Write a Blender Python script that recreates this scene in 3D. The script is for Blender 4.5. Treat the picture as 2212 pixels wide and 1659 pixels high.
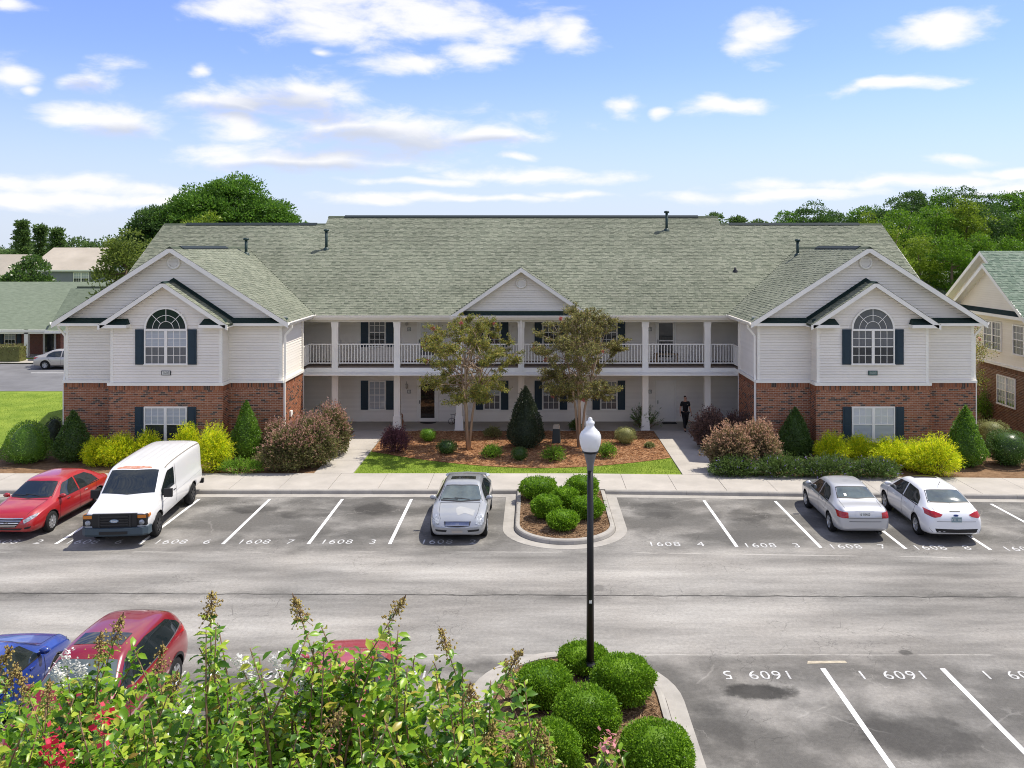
import bpy, bmesh, math, random
import numpy as np
from mathutils import Vector, Matrix
from mathutils.bvhtree import BVHTree
from mathutils.geometry import tessellate_polygon

scene = bpy.context.scene
for o in list(bpy.data.objects): bpy.data.objects.remove(o)
COL = scene.collection
PI = math.pi
R = math.radians
rnd = random.Random(11)
rng = np.random.default_rng(7)

# ------------------------------------------------------------------ camera
CAM_H = 9.2; FPX = 1900.0; VPX = 1152.0; HOR = 534.0     # photo measured at 2212 x 1659
cam_d = bpy.data.cameras.new('camera')
cam = bpy.data.objects.new('camera', cam_d); COL.objects.link(cam)
cam.location = (0, 0, CAM_H); cam.rotation_euler = (R(90), 0, 0)
cam_d.sensor_width = 36.0; cam_d.lens = 36.0 * FPX / 2212.0
cam_d.shift_x = -(VPX - 1106.0) / 2212.0
cam_d.shift_y = -(829.5 - HOR) / 2212.0
cam_d.clip_start = 0.1; cam_d.clip_end = 6000
scene.camera = cam
scene.render.resolution_x = 1024; scene.render.resolution_y = 768

# ------------------------------------------------------------------ sun, sky, exposure
SUN_TO = Vector((0.50, 0.26, 1.0)).normalized()
sun_d = bpy.data.lights.new('sun', 'SUN'); sun_d.energy = 2.4; sun_d.angle = R(0.55); sun_d.color = (1.0, 0.94, 0.84)
sun = bpy.data.objects.new('sun', sun_d); COL.objects.link(sun)
sun.rotation_euler = (-SUN_TO).to_track_quat('-Z', 'Y').to_euler()
sun.location = (30, 20, 60)
vs = scene.view_settings
vs.view_transform = 'Standard'; vs.look = 'None'; vs.exposure = 1.28; vs.gamma = 1.0
scene.render.engine = 'CYCLES'
scene.cycles.use_denoising = True
scene.cycles.denoising_prefilter = 'NONE'
scene.cycles.max_bounces = 6; scene.cycles.transparent_max_bounces = 6
scene.cycles.pixel_filter_type = 'BLACKMAN_HARRIS'; scene.cycles.filter_width = 1.05
scene.cycles.caustics_reflective = False; scene.cycles.caustics_refractive = False

world = bpy.data.worlds.new('World'); scene.world = world; world.use_nodes = True
def build_sky():
    nt = world.node_tree; N = nt.nodes; L = nt.links
    bg = N['Background']
    sky = N.new('ShaderNodeTexSky'); sky.sky_type = 'NISHITA'; sky.sun_disc = False
    sky.sun_elevation = math.asin(SUN_TO.z); sky.sun_rotation = math.atan2(SUN_TO.x, SUN_TO.y)
    sky.altitude = 0; sky.air_density = 1.0; sky.dust_density = 0.15; sky.ozone_density = 2.2
    tc = N.new('ShaderNodeTexCoord')
    sep = N.new('ShaderNodeSeparateXYZ'); L.new(tc.outputs['Generated'], sep.inputs[0])
    def mth(op, a, b=None, c=None, clamp=False):
        n = N.new('ShaderNodeMath'); n.operation = op; n.use_clamp = clamp
        for i, v in enumerate((a, b, c)):
            if v is None: continue
            if isinstance(v, (int, float)): n.inputs[i].default_value = v
            else: L.new(v, n.inputs[i])
        return n.outputs[0]
    def noise(vec, scale, detail, rough=0.55, dist=0.0):
        n = N.new('ShaderNodeTexNoise'); n.inputs['Scale'].default_value = scale
        n.inputs['Detail'].default_value = detail; n.inputs['Roughness'].default_value = rough
        n.inputs['Distortion'].default_value = dist
        L.new(vec, n.inputs['Vector']); return n
    def vmath(op, a, b=None, c=None):
        n = N.new('ShaderNodeVectorMath'); n.operation = op
        for k, v in enumerate((a, b, c)):
            if v is None: continue
            if isinstance(v, tuple): n.inputs[k].default_value = v
            else: L.new(v, n.inputs[k])
        return n
    # azimuth and elevation of the looked-at direction
    az = mth('ARCTAN2', sep.outputs['X'], sep.outputs['Y'])
    hl = mth('SQRT', mth('MAXIMUM', mth('SUBTRACT', 1.0, mth('MULTIPLY', sep.outputs['Z'], sep.outputs['Z'])), 0.0001))
    el = mth('DIVIDE', sep.outputs['Z'], hl)
    ang = N.new('ShaderNodeCombineXYZ'); L.new(az, ang.inputs[0]); L.new(el, ang.inputs[1])
    st = vmath('MULTIPLY', ang.outputs[0], (1.0, 2.4, 1.0)).outputs[0]
    fine = noise(st, 13.0, 7, 0.60, 0.25)
    fz = mth('SUBTRACT', fine.outputs['Fac'], 0.5)
    wob = noise(st, 9.0, 2, 0.5)
    warp = vmath('MULTIPLY_ADD', vmath('SUBTRACT', wob.outputs['Color'], (0.5, 0.5, 0.5)).outputs[0], (0.085, 0.032, 0.0), ang.outputs[0]).outputs[0]
    clouds = [  # the cumulus banks: centre and half sizes (photo units)
        (820,22,300,42),(700,50,170,40),(1000,60,170,40),(1010,120,90,24),(880,132,90,20),(540,30,120,40),(640,200,170,34),(500,225,130,26),(250,262,90,34),(190,250,90,20),
        (850,280,290,40),(760,262,180,34),(1050,285,110,26),(520,270,90,22),(660,342,250,26),(218,158,52,28),(28,150,52,34),(422,148,32,14),
        (1645,72,60,42),(1625,90,50,30),(2030,62,100,32),(2060,45,70,26),(1905,188,130,12),(1345,232,48,18),(1440,236,26,10),(1560,224,56,18),(1150,381,180,13),
        (900,396,110,9),(1245,421,70,10),(150,398,240,18),(60,430,220,20),(2060,342,70,11),(2185,372,44,13),(1930,398,300,14),
        (1680,424,240,12),(30,10,50,16),(700,112,30,10),(1230,75,60,26),(80,185,22,9),(980,432,260,9),(2200,412,150,20),(1100,345,40,7),(330,430,200,14)]
    best = None; bestb = None
    for (px, py, rx, ry) in clouds:
        a0 = math.atan((px - VPX) / FPX); e0 = (HOR - py) / math.hypot(FPX, px - VPX)
        sa = rx / FPX * math.cos(a0) ** 2 * 1.12; se = ry / FPX * math.cos(a0) * 1.2
        ln = vmath('LENGTH', vmath('MULTIPLY_ADD', warp, (1/sa, 1/se, 0.0), (-a0/sa, -e0/se, 0.0)).outputs[0]).outputs['Value']
        best = ln if best is None else mth('MINIMUM', best, ln)
        if ry >= 25 and py > 150:      # the deep banks have grey undersides
            lb = vmath('LENGTH', vmath('MULTIPLY_ADD', warp, (1/sa, 1.25/se, 0.0), (-a0/sa, -e0*1.25/se+0.95, 0.0)).outputs[0]).outputs['Value']
            bestb = lb if bestb is None else mth('MINIMUM', bestb, lb)
    dens = mth('SUBTRACT', 1.0, mth('MINIMUM', best, 2.2))
    # the rest of the sky carries broken cloud, thickened there to fill the shade: a flat deck seen in perspective
    zz = mth('ADD', mth('MAXIMUM', sep.outputs['Z'], 0.0), 0.10)
    deckv = vmath('DIVIDE', tc.outputs['Generated'], N.new('ShaderNodeCombineXYZ').outputs[0])
    cz = N.new('ShaderNodeCombineXYZ'); L.new(zz, cz.inputs[0]); L.new(zz, cz.inputs[1]); cz.inputs[2].default_value = 1.0
    L.new(cz.outputs[0], deckv.inputs[1])
    deck = noise(deckv.outputs[0], 1.15, 4, 0.56, 0.0)
    view = mth('SUBTRACT', 1.0, mth('MULTIPLY', mth('SUBTRACT', mth('ABSOLUTE', az), 0.55), 4.0), clamp=True)
    hi = mth('SUBTRACT', 1.0, mth('MULTIPLY', mth('SUBTRACT', el, 0.28), 8.0), clamp=True)
    inview = mth('MULTIPLY', view, hi)
    other = mth('MULTIPLY', mth('SUBTRACT', deck.outputs['Fac'], 0.46), 5.0)
    base = N.new('ShaderNodeMix'); base.data_type = 'FLOAT'
    L.new(inview, base.inputs[0]); L.new(other, base.inputs[2]); L.new(dens, base.inputs[3])
    f = mth('ADD', base.outputs[0], mth('MULTIPLY', fz, 3.0))
    mr = N.new('ShaderNodeMapRange'); mr.interpolation_type = 'SMOOTHSTEP'
    mr.inputs[1].default_value = -0.34; mr.inputs[2].default_value = 0.85
    L.new(f, mr.inputs[0])
    fade = N.new('ShaderNodeMapRange'); fade.inputs[1].default_value = -0.01; fade.inputs[2].default_value = 0.03
    L.new(el, fade.inputs[0])
    fac = mth('MULTIPLY', mth('MULTIPLY', mr.outputs[0], fade.outputs[0]), 0.90)
    gr = N.new('ShaderNodeMapRange'); gr.interpolation_type = 'SMOOTHSTEP'; gr.inputs[1].default_value = 0.35; gr.inputs[2].default_value = 1.15
    L.new(mth('ADD', bestb, mth('MULTIPLY', fz, 0.9)), gr.inputs[0])
    cc = N.new('ShaderNodeMix'); cc.data_type = 'RGBA'
    cc.inputs[6].default_value = (*CLOUD_LO, 1); cc.inputs[7].default_value = (*CLOUD_HI, 1)
    L.new(gr.outputs[0], cc.inputs[0])
    # pale moist air low over the horizon, all round
    hz = N.new('ShaderNodeMapRange'); hz.interpolation_type = 'SMOOTHSTEP'; hz.inputs[1].default_value = -0.02; hz.inputs[2].default_value = 0.22
    hz.inputs[3].default_value = 0.88; hz.inputs[4].default_value = 0.0; L.new(el, hz.inputs[0])
    hm = N.new('ShaderNodeMix'); hm.data_type = 'RGBA'; L.new(hz.outputs[0], hm.inputs[0])
    skc = vmath('MULTIPLY', sky.outputs[0], SKY_TINT).outputs[0]
    L.new(skc, hm.inputs[6]); hm.inputs[7].default_value = (*HAZE_C, 1)
    mix = N.new('ShaderNodeMix'); mix.data_type = 'RGBA'
    L.new(fac, mix.inputs[0]); L.new(hm.outputs[2], mix.inputs[6]); L.new(cc.outputs[2], mix.inputs[7])
    L.new(mix.outputs[2], bg.inputs['Color']); bg.inputs['Strength'].default_value = SKY_S
    world.cycles.sampling_method = 'MANUAL'; world.cycles.sample_map_resolution = 256
SKY_S = 0.15
SKY_TINT = (0.38, 0.385, 0.57)
CLOUD_LO = (1.85, 1.95, 2.2); CLOUD_HI = (2.95, 2.9, 2.84); HAZE_C = (1.85, 2.12, 2.5)
build_sky()

# ------------------------------------------------------------------ helpers
def tag(o, label=None, cat=None, group=None, kind=None):
    if label: o['label'] = label
    if cat: o['category'] = cat
    if group: o['group'] = group
    if kind: o['kind'] = kind
    return o
def link(o, parent=None):
    COL.objects.link(o)
    if parent is not None: o.parent = parent
    return o
def empty(name, loc=(0, 0, 0), rz=0.0):
    o = bpy.data.objects.new(name, None); o.location = loc; o.rotation_euler = (0, 0, rz)
    o.empty_display_size = 0.3
    return link(o)
def thing(name, label, cat, loc=(0, 0, 0), rz=0.0, group=None):
    return tag(empty(name, loc, rz), label, cat, group)

MATS = {}
def mat(name, col, rough=0.6, spec=0.4, metal=0.0, col2=None, island=False, noise=None, bump=None, coat=0.0,
        transl=0.0, stretch=(1, 1, 1), transm=0.0, emis=0.0, ramp=None, sheen=0.0):
    """procedural principled material; island: col..col2 per loose piece; noise=(scale, amount) brightness mottling"""
    if name in MATS: return MATS[name]
    m = bpy.data.materials.new(name); m.use_nodes = True
    nt = m.node_tree; N = nt.nodes; L = nt.links
    b = N['Principled BSDF']
    b.inputs['Roughness'].default_value = rough
    b.inputs['Specular IOR Level'].default_value = spec
    b.inputs['Metallic'].default_value = metal
    if coat: b.inputs['Coat Weight'].default_value = coat; b.inputs['Coat Roughness'].default_value = 0.04
    if transm: b.inputs['Transmission Weight'].default_value = transm
    if emis:
        b.inputs['Emission Color'].default_value = (*col, 1); b.inputs['Emission Strength'].default_value = emis
    out = None
    tc = None
    def coords():
        nonlocal tc
        if tc is None:
            t = N.new('ShaderNodeTexCoord'); mp = N.new('ShaderNodeMapping')
            mp.inputs['Scale'].default_value = stretch
            L.new(t.outputs['Object'], mp.inputs[0]); tc = mp.outputs[0]
        return tc
    rgb = N.new('ShaderNodeRGB'); rgb.outputs[0].default_value = (*col, 1); out = rgb.outputs[0]
    if col2 is not None or ramp is not None:
        if island:
            g = N.new('ShaderNodeNewGeometry'); oi = N.new('ShaderNodeObjectInfo')
            ad = N.new('ShaderNodeMath'); ad.operation = 'ADD'
            L.new(g.outputs['Random Per Island'], ad.inputs[0]); L.new(oi.outputs['Random'], ad.inputs[1])
            fr = N.new('ShaderNodeMath'); fr.operation = 'FRACT'; L.new(ad.outputs[0], fr.inputs[0])
            fac = fr.outputs[0]
        else:
            nz = N.new('ShaderNodeTexNoise'); nz.inputs['Scale'].default_value = noise[0] if noise else 1.0
            nz.inputs['Detail'].default_value = 5; nz.inputs['Roughness'].default_value = 0.6
            L.new(coords(), nz.inputs['Vector'])
            mr = N.new('ShaderNodeMapRange'); mr.inputs[1].default_value = 0.32; mr.inputs[2].default_value = 0.68
            L.new(nz.outputs['Fac'], mr.inputs[0]); fac = mr.outputs[0]
        if ramp is not None:
            cr = N.new('ShaderNodeValToRGB'); e = cr.color_ramp.elements
            e[0].position = ramp[0][0]; e[0].color = (*ramp[0][1], 1)
            e[1].position = ramp[-1][0]; e[1].color = (*ramp[-1][1], 1)
            for p, c in ramp[1:-1]:
                k = e.new(p); k.color = (*c, 1)
            L.new(fac, cr.inputs[0]); out = cr.outputs[0]
        else:
            mx = N.new('ShaderNodeMix'); mx.data_type = 'RGBA'
            L.new(fac, mx.inputs[0]); mx.inputs[6].default_value = (*col, 1); mx.inputs[7].default_value = (*col2, 1)
            out = mx.outputs[2]
    if noise and (island or (col2 is None and ramp is None)):
        nz = N.new('ShaderNodeTexNoise'); nz.inputs['Scale'].default_value = noise[0]
        nz.inputs['Detail'].default_value = 6; nz.inputs['Roughness'].default_value = 0.62
        L.new(coords(), nz.inputs['Vector'])
        mr = N.new('ShaderNodeMapRange'); mr.inputs[1].default_value = 0.25; mr.inputs[2].default_value = 0.75
        mr.inputs[3].default_value = 1 - noise[1]; mr.inputs[4].default_value = 1 + noise[1]
        L.new(nz.outputs['Fac'], mr.inputs[0])
        mx = N.new('ShaderNodeMix'); mx.data_type = 'RGBA'; mx.blend_type = 'MULTIPLY'; mx.inputs[0].default_value = 1
        L.new(out, mx.inputs[6]); L.new(mr.outputs[0], mx.inputs[7]); out = mx.outputs[2]
    L.new(out, b.inputs['Base Color'])
    if bump:
        nz = N.new('ShaderNodeTexNoise'); nz.inputs['Scale'].default_value = bump[0]; nz.inputs['Detail'].default_value = 4
        L.new(coords(), nz.inputs['Vector'])
        bp = N.new('ShaderNodeBump'); bp.inputs['Strength'].default_value = bump[1]; bp.inputs['Distance'].default_value = 0.02
        L.new(nz.outputs['Fac'], bp.inputs['Height']); L.new(bp.outputs[0], b.inputs['Normal'])
    if transl:
        tr = N.new('ShaderNodeBsdfTranslucent'); L.new(out, tr.inputs['Color'])
        ms = N.new('ShaderNodeMixShader'); ms.inputs[0].default_value = transl
        L.new(b.outputs[0], ms.inputs[1]); L.new(tr.outputs[0], ms.inputs[2])
        L.new(ms.outputs[0], N['Material Output'].inputs['Surface'])
    MATS[name] = m
    return m

class MB:
    def __init__(s): s.v = []; s.f = []; s.m = []; s.sm = []
    def add(s, verts, faces, mi=0, smooth=False):
        b = len(s.v); s.v.extend(tuple(p) for p in verts)
        for f in faces: s.f.append(tuple(b + i for i in f)); s.m.append(mi); s.sm.append(smooth)
        return s
    def box(s, x0, x1, y0, y1, z0, z1, mi=0):
        v = [(x0,y0,z0),(x1,y0,z0),(x1,y1,z0),(x0,y1,z0),(x0,y0,z1),(x1,y0,z1),(x1,y1,z1),(x0,y1,z1)]
        return s.add(v, [(3,2,1,0),(4,5,6,7),(0,1,5,4),(1,2,6,5),(2,3,7,6),(3,0,4,7)], mi)
    def quad(s, a, b, c, d, mi=0): return s.add([a, b, c, d], [(0,1,2,3)], mi)
    def prism(s, poly, axis, a0, a1, mi=0):
        """extrude a 2D polygon along an axis; poly in the other two axes order (x: y,z; y: x,z; z: x,y)"""
        n = len(poly)
        def P(p, a): return (a, p[0], p[1]) if axis == 'x' else (p[0], a, p[1]) if axis == 'y' else (p[0], p[1], a)
        v = [P(p, a0) for p in poly] + [P(p, a1) for p in poly]
        f = [(i, (i+1) % n, n + (i+1) % n, n + i) for i in range(n)]
        f += [tuple(range(n-1, -1, -1)), tuple(range(n, 2*n))]
        return s.add(v, f, mi)
    def bar(s, p, q, w, h, up=(0, 0, 1), mi=0):
        p = Vector(p); q = Vector(q); d = (q - p).normalized(); up = Vector(up)
        a = d.cross(up).normalized() * (w / 2); b = a.cross(d).normalized() * (h / 2)
        v = [p-a-b, p+a-b, p+a+b, p-a+b, q-a-b, q+a-b, q+a+b, q-a+b]
        return s.add(v, [(0,1,2,3),(7,6,5,4),(0,4,5,1),(1,5,6,2),(2,6,7,3),(3,7,4,0)], mi)
    def tube(s, pts, rad, n=8, mi=0, cap=True, smooth=True):
        pts = [Vector(p) for p in pts]
        if isinstance(rad, (int, float)): rad = [rad] * len(pts)
        base = len(s.v); prev = None
        for i, p in enumerate(pts):
            d = (pts[min(i+1, len(pts)-1)] - pts[max(i-1, 0)])
            d = d.normalized() if d.length > 1e-9 else Vector((0,0,1))
            ref = Vector((0,0,1)) if abs(d.z) < 0.9 else Vector((1,0,0))
            a = d.cross(ref).normalized() if prev is None else (prev - d * prev.dot(d)).normalized()
            prev = a; b = d.cross(a)
            for k in range(n):
                t = 2*PI*k/n; s.v.append(tuple(p + (a*math.cos(t) + b*math.sin(t)) * rad[i]))
        for i in range(len(pts)-1):
            for k in range(n):
                s.f.append((base+i*n+k, base+i*n+(k+1)%n, base+(i+1)*n+(k+1)%n, base+(i+1)*n+k)); s.m.append(mi); s.sm.append(smooth)
        if cap:
            s.f.append(tuple(base+k for k in range(n-1,-1,-1))); s.m.append(mi); s.sm.append(False)
            e = base+(len(pts)-1)*n
            s.f.append(tuple(e+k for k in range(n))); s.m.append(mi); s.sm.append(False)
        return s
    def lathe(s, prof, n=20, c=(0,0,0), axis='z', mi=0, smooth=True):
        base = len(s.v)
        for (r, h) in prof:
            for k in range(n):
                t = 2*PI*k/n; a, b = r*math.cos(t), r*math.sin(t)
                p = (a, b, h) if axis == 'z' else (h, a, b) if axis == 'x' else (a, h, b)
                s.v.append((p[0]+c[0], p[1]+c[1], p[2]+c[2]))
        for i in range(len(prof)-1):
            for k in range(n):
                s.f.append((base+i*n+k, base+i*n+(k+1)%n, base+(i+1)*n+(k+1)%n, base+(i+1)*n+k)); s.m.append(mi); s.sm.append(smooth)
        return s
    def mesh(s, name, mats):
        me = bpy.data.meshes.new(name); me.from_pydata(s.v, [], s.f)
        if not isinstance(mats, (list, tuple)): mats = [mats]
        for m in mats: me.materials.append(m)
        me.polygons.foreach_set('material_index', s.m); me.polygons.foreach_set('use_smooth', s.sm)
        me.update(); return me
    def build(s, name, mats, parent=None, kind=None):
        o = bpy.data.objects.new(name, s.mesh(name, mats)); link(o, parent)
        if kind: o['kind'] = kind
        return o

def inst(name, me, parent, loc=(0,0,0), rot=(0,0,0), scale=(1,1,1)):
    o = bpy.data.objects.new(name, me); o.location = loc; o.rotation_euler = rot; o.scale = scale
    return link(o, parent)
def np_mesh(name, V, Q, mats, mi=None, smooth=False):
    """numpy quads/tris -> mesh"""
    me = bpy.data.meshes.new(name); k = Q.shape[1]
    me.vertices.add(len(V)); me.vertices.foreach_set('co', np.ascontiguousarray(V, dtype=np.float32).ravel())
    me.loops.add(Q.size); me.loops.foreach_set('vertex_index', np.ascontiguousarray(Q, dtype=np.int32).ravel())
    me.polygons.add(len(Q)); me.polygons.foreach_set('loop_start', np.arange(0, Q.size, k, dtype=np.int32))
    if not isinstance(mats, (list, tuple)): mats = [mats]
    for m in mats: me.materials.append(m)
    if mi is not None: me.polygons.foreach_set('material_index', np.ascontiguousarray(mi, dtype=np.int32))
    me.polygons.foreach_set('use_smooth', np.full(len(Q), smooth, dtype=bool))
    me.update(calc_edges=True); return me
def text_mesh(s, size, m, extrude=0.0, spacing=1.0):
    c = bpy.data.curves.new('t', 'FONT'); c.body = s; c.size = size; c.extrude = extrude
    c.align_x = 'CENTER'; c.align_y = 'CENTER'; c.space_character = spacing; c.resolution_u = 3
    o = bpy.data.objects.new('t', c); COL.objects.link(o)
    dg = bpy.context.evaluated_depsgraph_get()
    me = bpy.data.meshes.new_from_object(o.evaluated_get(dg))
    bpy.data.objects.remove(o); bpy.data.curves.remove(c)
    me.materials.clear(); me.materials.append(m); return me
def unit(a): return a / np.maximum(np.linalg.norm(a, axis=-1, keepdims=True), 1e-9)
def leaf_arrays(P, T, length, width, fold=0.0, r=None):
    """diamond leaves at P along T; returns verts, quads"""
    r = r or rng
    n = len(P); T = unit(T)
    A = unit(np.cross(T, unit(r.normal(size=(n, 3)))))
    length = np.broadcast_to(np.asarray(length, float), (n,))[:, None]; width = np.broadcast_to(np.asarray(width, float), (n,))[:, None]
    mid = P + T * length * 0.45
    V = np.stack([P, mid + A * width * 0.5, P + T * length, mid - A * width * 0.5], 1).reshape(-1, 3)
    return V, np.arange(n * 4).reshape(n, 4)

# ------------------------------------------------------------------ materials
WHITE = mat('white_vinyl_trim', (0.86, 0.83, 0.76), 0.45, noise=(1.2, 0.05))
FASC = mat('white_fascia', (0.86, 0.83, 0.75), 0.5, noise=(0.8, 0.07))
SIDING = mat('beige_lap_siding', (0.80, 0.75, 0.665), 0.55, 0.3, col2=(0.85, 0.80, 0.715), island=True, noise=(0.5, 0.08))
SIDING_R = mat('cream_lap_siding', (0.84, 0.775, 0.64), 0.55, 0.3, col2=(0.87, 0.81, 0.68), island=True, noise=(0.7, 0.05))
BRICK = mat('red_brick', (0.3, 0.1, 0.06), 0.85, 0.2, island=True, noise=(9, 0.22), ramp=[(0.0, (0.255, 0.095, 0.048)), (0.3, (0.34, 0.132, 0.064)),
      (0.55, (0.275, 0.105, 0.056)), (0.74, (0.40, 0.18, 0.10)), (0.83, (0.17, 0.08, 0.055)), (0.89, (0.06, 0.05, 0.042)), (1.0, (0.13, 0.08, 0.06))])
MORTAR = mat('mortar', (0.58, 0.49, 0.39), 0.9, 0.1, noise=(5, 0.12))
SHING = mat('weathered_green_shingle', (0.1, 0.1, 0.1), 0.92, 0.15, island=True, noise=(0.28, 0.20), ramp=[(0.0, (0.130, 0.145, 0.106)), (0.22, (0.168, 0.183, 0.134)),
      (0.5, (0.194, 0.207, 0.153)), (0.75, (0.215, 0.226, 0.170)), (0.9, (0.148, 0.163, 0.120)), (1.0, (0.238, 0.246, 0.188))])
SHING_T = mat('teal_green_shingle', (0.1, 0.1, 0.1), 0.92, 0.15, island=True, noise=(0.5, 0.12), ramp=[(0.0, (0.115, 0.16, 0.12)), (0.5, (0.165, 0.215, 0.16)), (1.0, (0.21, 0.255, 0.2))])
SHBASE = mat('roof_underlay', (0.07, 0.085, 0.06), 0.95, 0.1, noise=(2, 0.2))
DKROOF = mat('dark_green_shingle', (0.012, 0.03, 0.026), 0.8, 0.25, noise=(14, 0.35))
SHUT = mat('navy_teal_shutter', (0.014, 0.035, 0.052), 0.5, 0.4, noise=(3, 0.12))
GLASSD = mat('window_glass_dark', (0.03, 0.036, 0.04), 0.04, 0.8, noise=(1.5, 0.4))
GLASSM = mat('window_glass_screen', (0.13, 0.135, 0.14), 0.12, 0.6, noise=(1.1, 0.25))
GLASSB = mat('window_glass_blind', (0.42, 0.45, 0.48), 0.06, 0.7, noise=(0.9, 0.14), stretch=(1, 1, 6))
GLASSW = mat('window_glass_white_blind', (0.60, 0.61, 0.62), 0.06, 0.7, noise=(1.5, 0.08), stretch=(1, 1, 8))
GLASSA = mat('arch_glass_dark', (0.008, 0.022, 0.022), 0.05, 0.6)
BLACK = mat('black_paint', (0.012, 0.012, 0.013), 0.4, 0.4)
DKMETAL = mat('dark_metal', (0.03, 0.035, 0.035), 0.45, 0.5)
VENTG = mat('green_vent_pipe', (0.015, 0.04, 0.036), 0.5, 0.4)
CONC = mat('concrete', (0.40, 0.37, 0.325), 0.9, 0.2, noise=(0.9, 0.16), bump=(40, 0.15))
CONC2 = mat('kerb_concrete', (0.34, 0.32, 0.285), 0.9, 0.2, noise=(1.7, 0.2), bump=(30, 0.15))
PORCHC = mat('porch_concrete', (0.36, 0.34, 0.31), 0.85, 0.2, noise=(0.8, 0.12))
PAINT = mat('road_paint', (0.74, 0.74, 0.73), 0.75, 0.2, noise=(2.2, 0.13))
PAINTN = mat('worn_number_paint', (0.46, 0.46, 0.45), 0.8, 0.2, noise=(7.0, 0.75))
BARK = mat('grey_brown_bark', (0.16, 0.115, 0.08), 0.9, 0.2, col2=(0.27, 0.20, 0.14), noise=(6, 0.3), stretch=(1, 1, 0.25))
BARKM = mat('myrtle_bark', (0.30, 0.20, 0.13), 0.75, 0.3, col2=(0.42, 0.32, 0.23), noise=(5, 0.3), stretch=(1, 1, 0.2))
BARKP = mat('pine_bark', (0.10, 0.07, 0.05), 0.95, 0.1, noise=(4, 0.3))
# ------------------------------------------------------------------ ground, road, kerbs, pavement
def yo(x): return -0.042 * max(0.0, x - 1.5)          # the kerb line swings gently towards the road on the right

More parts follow.
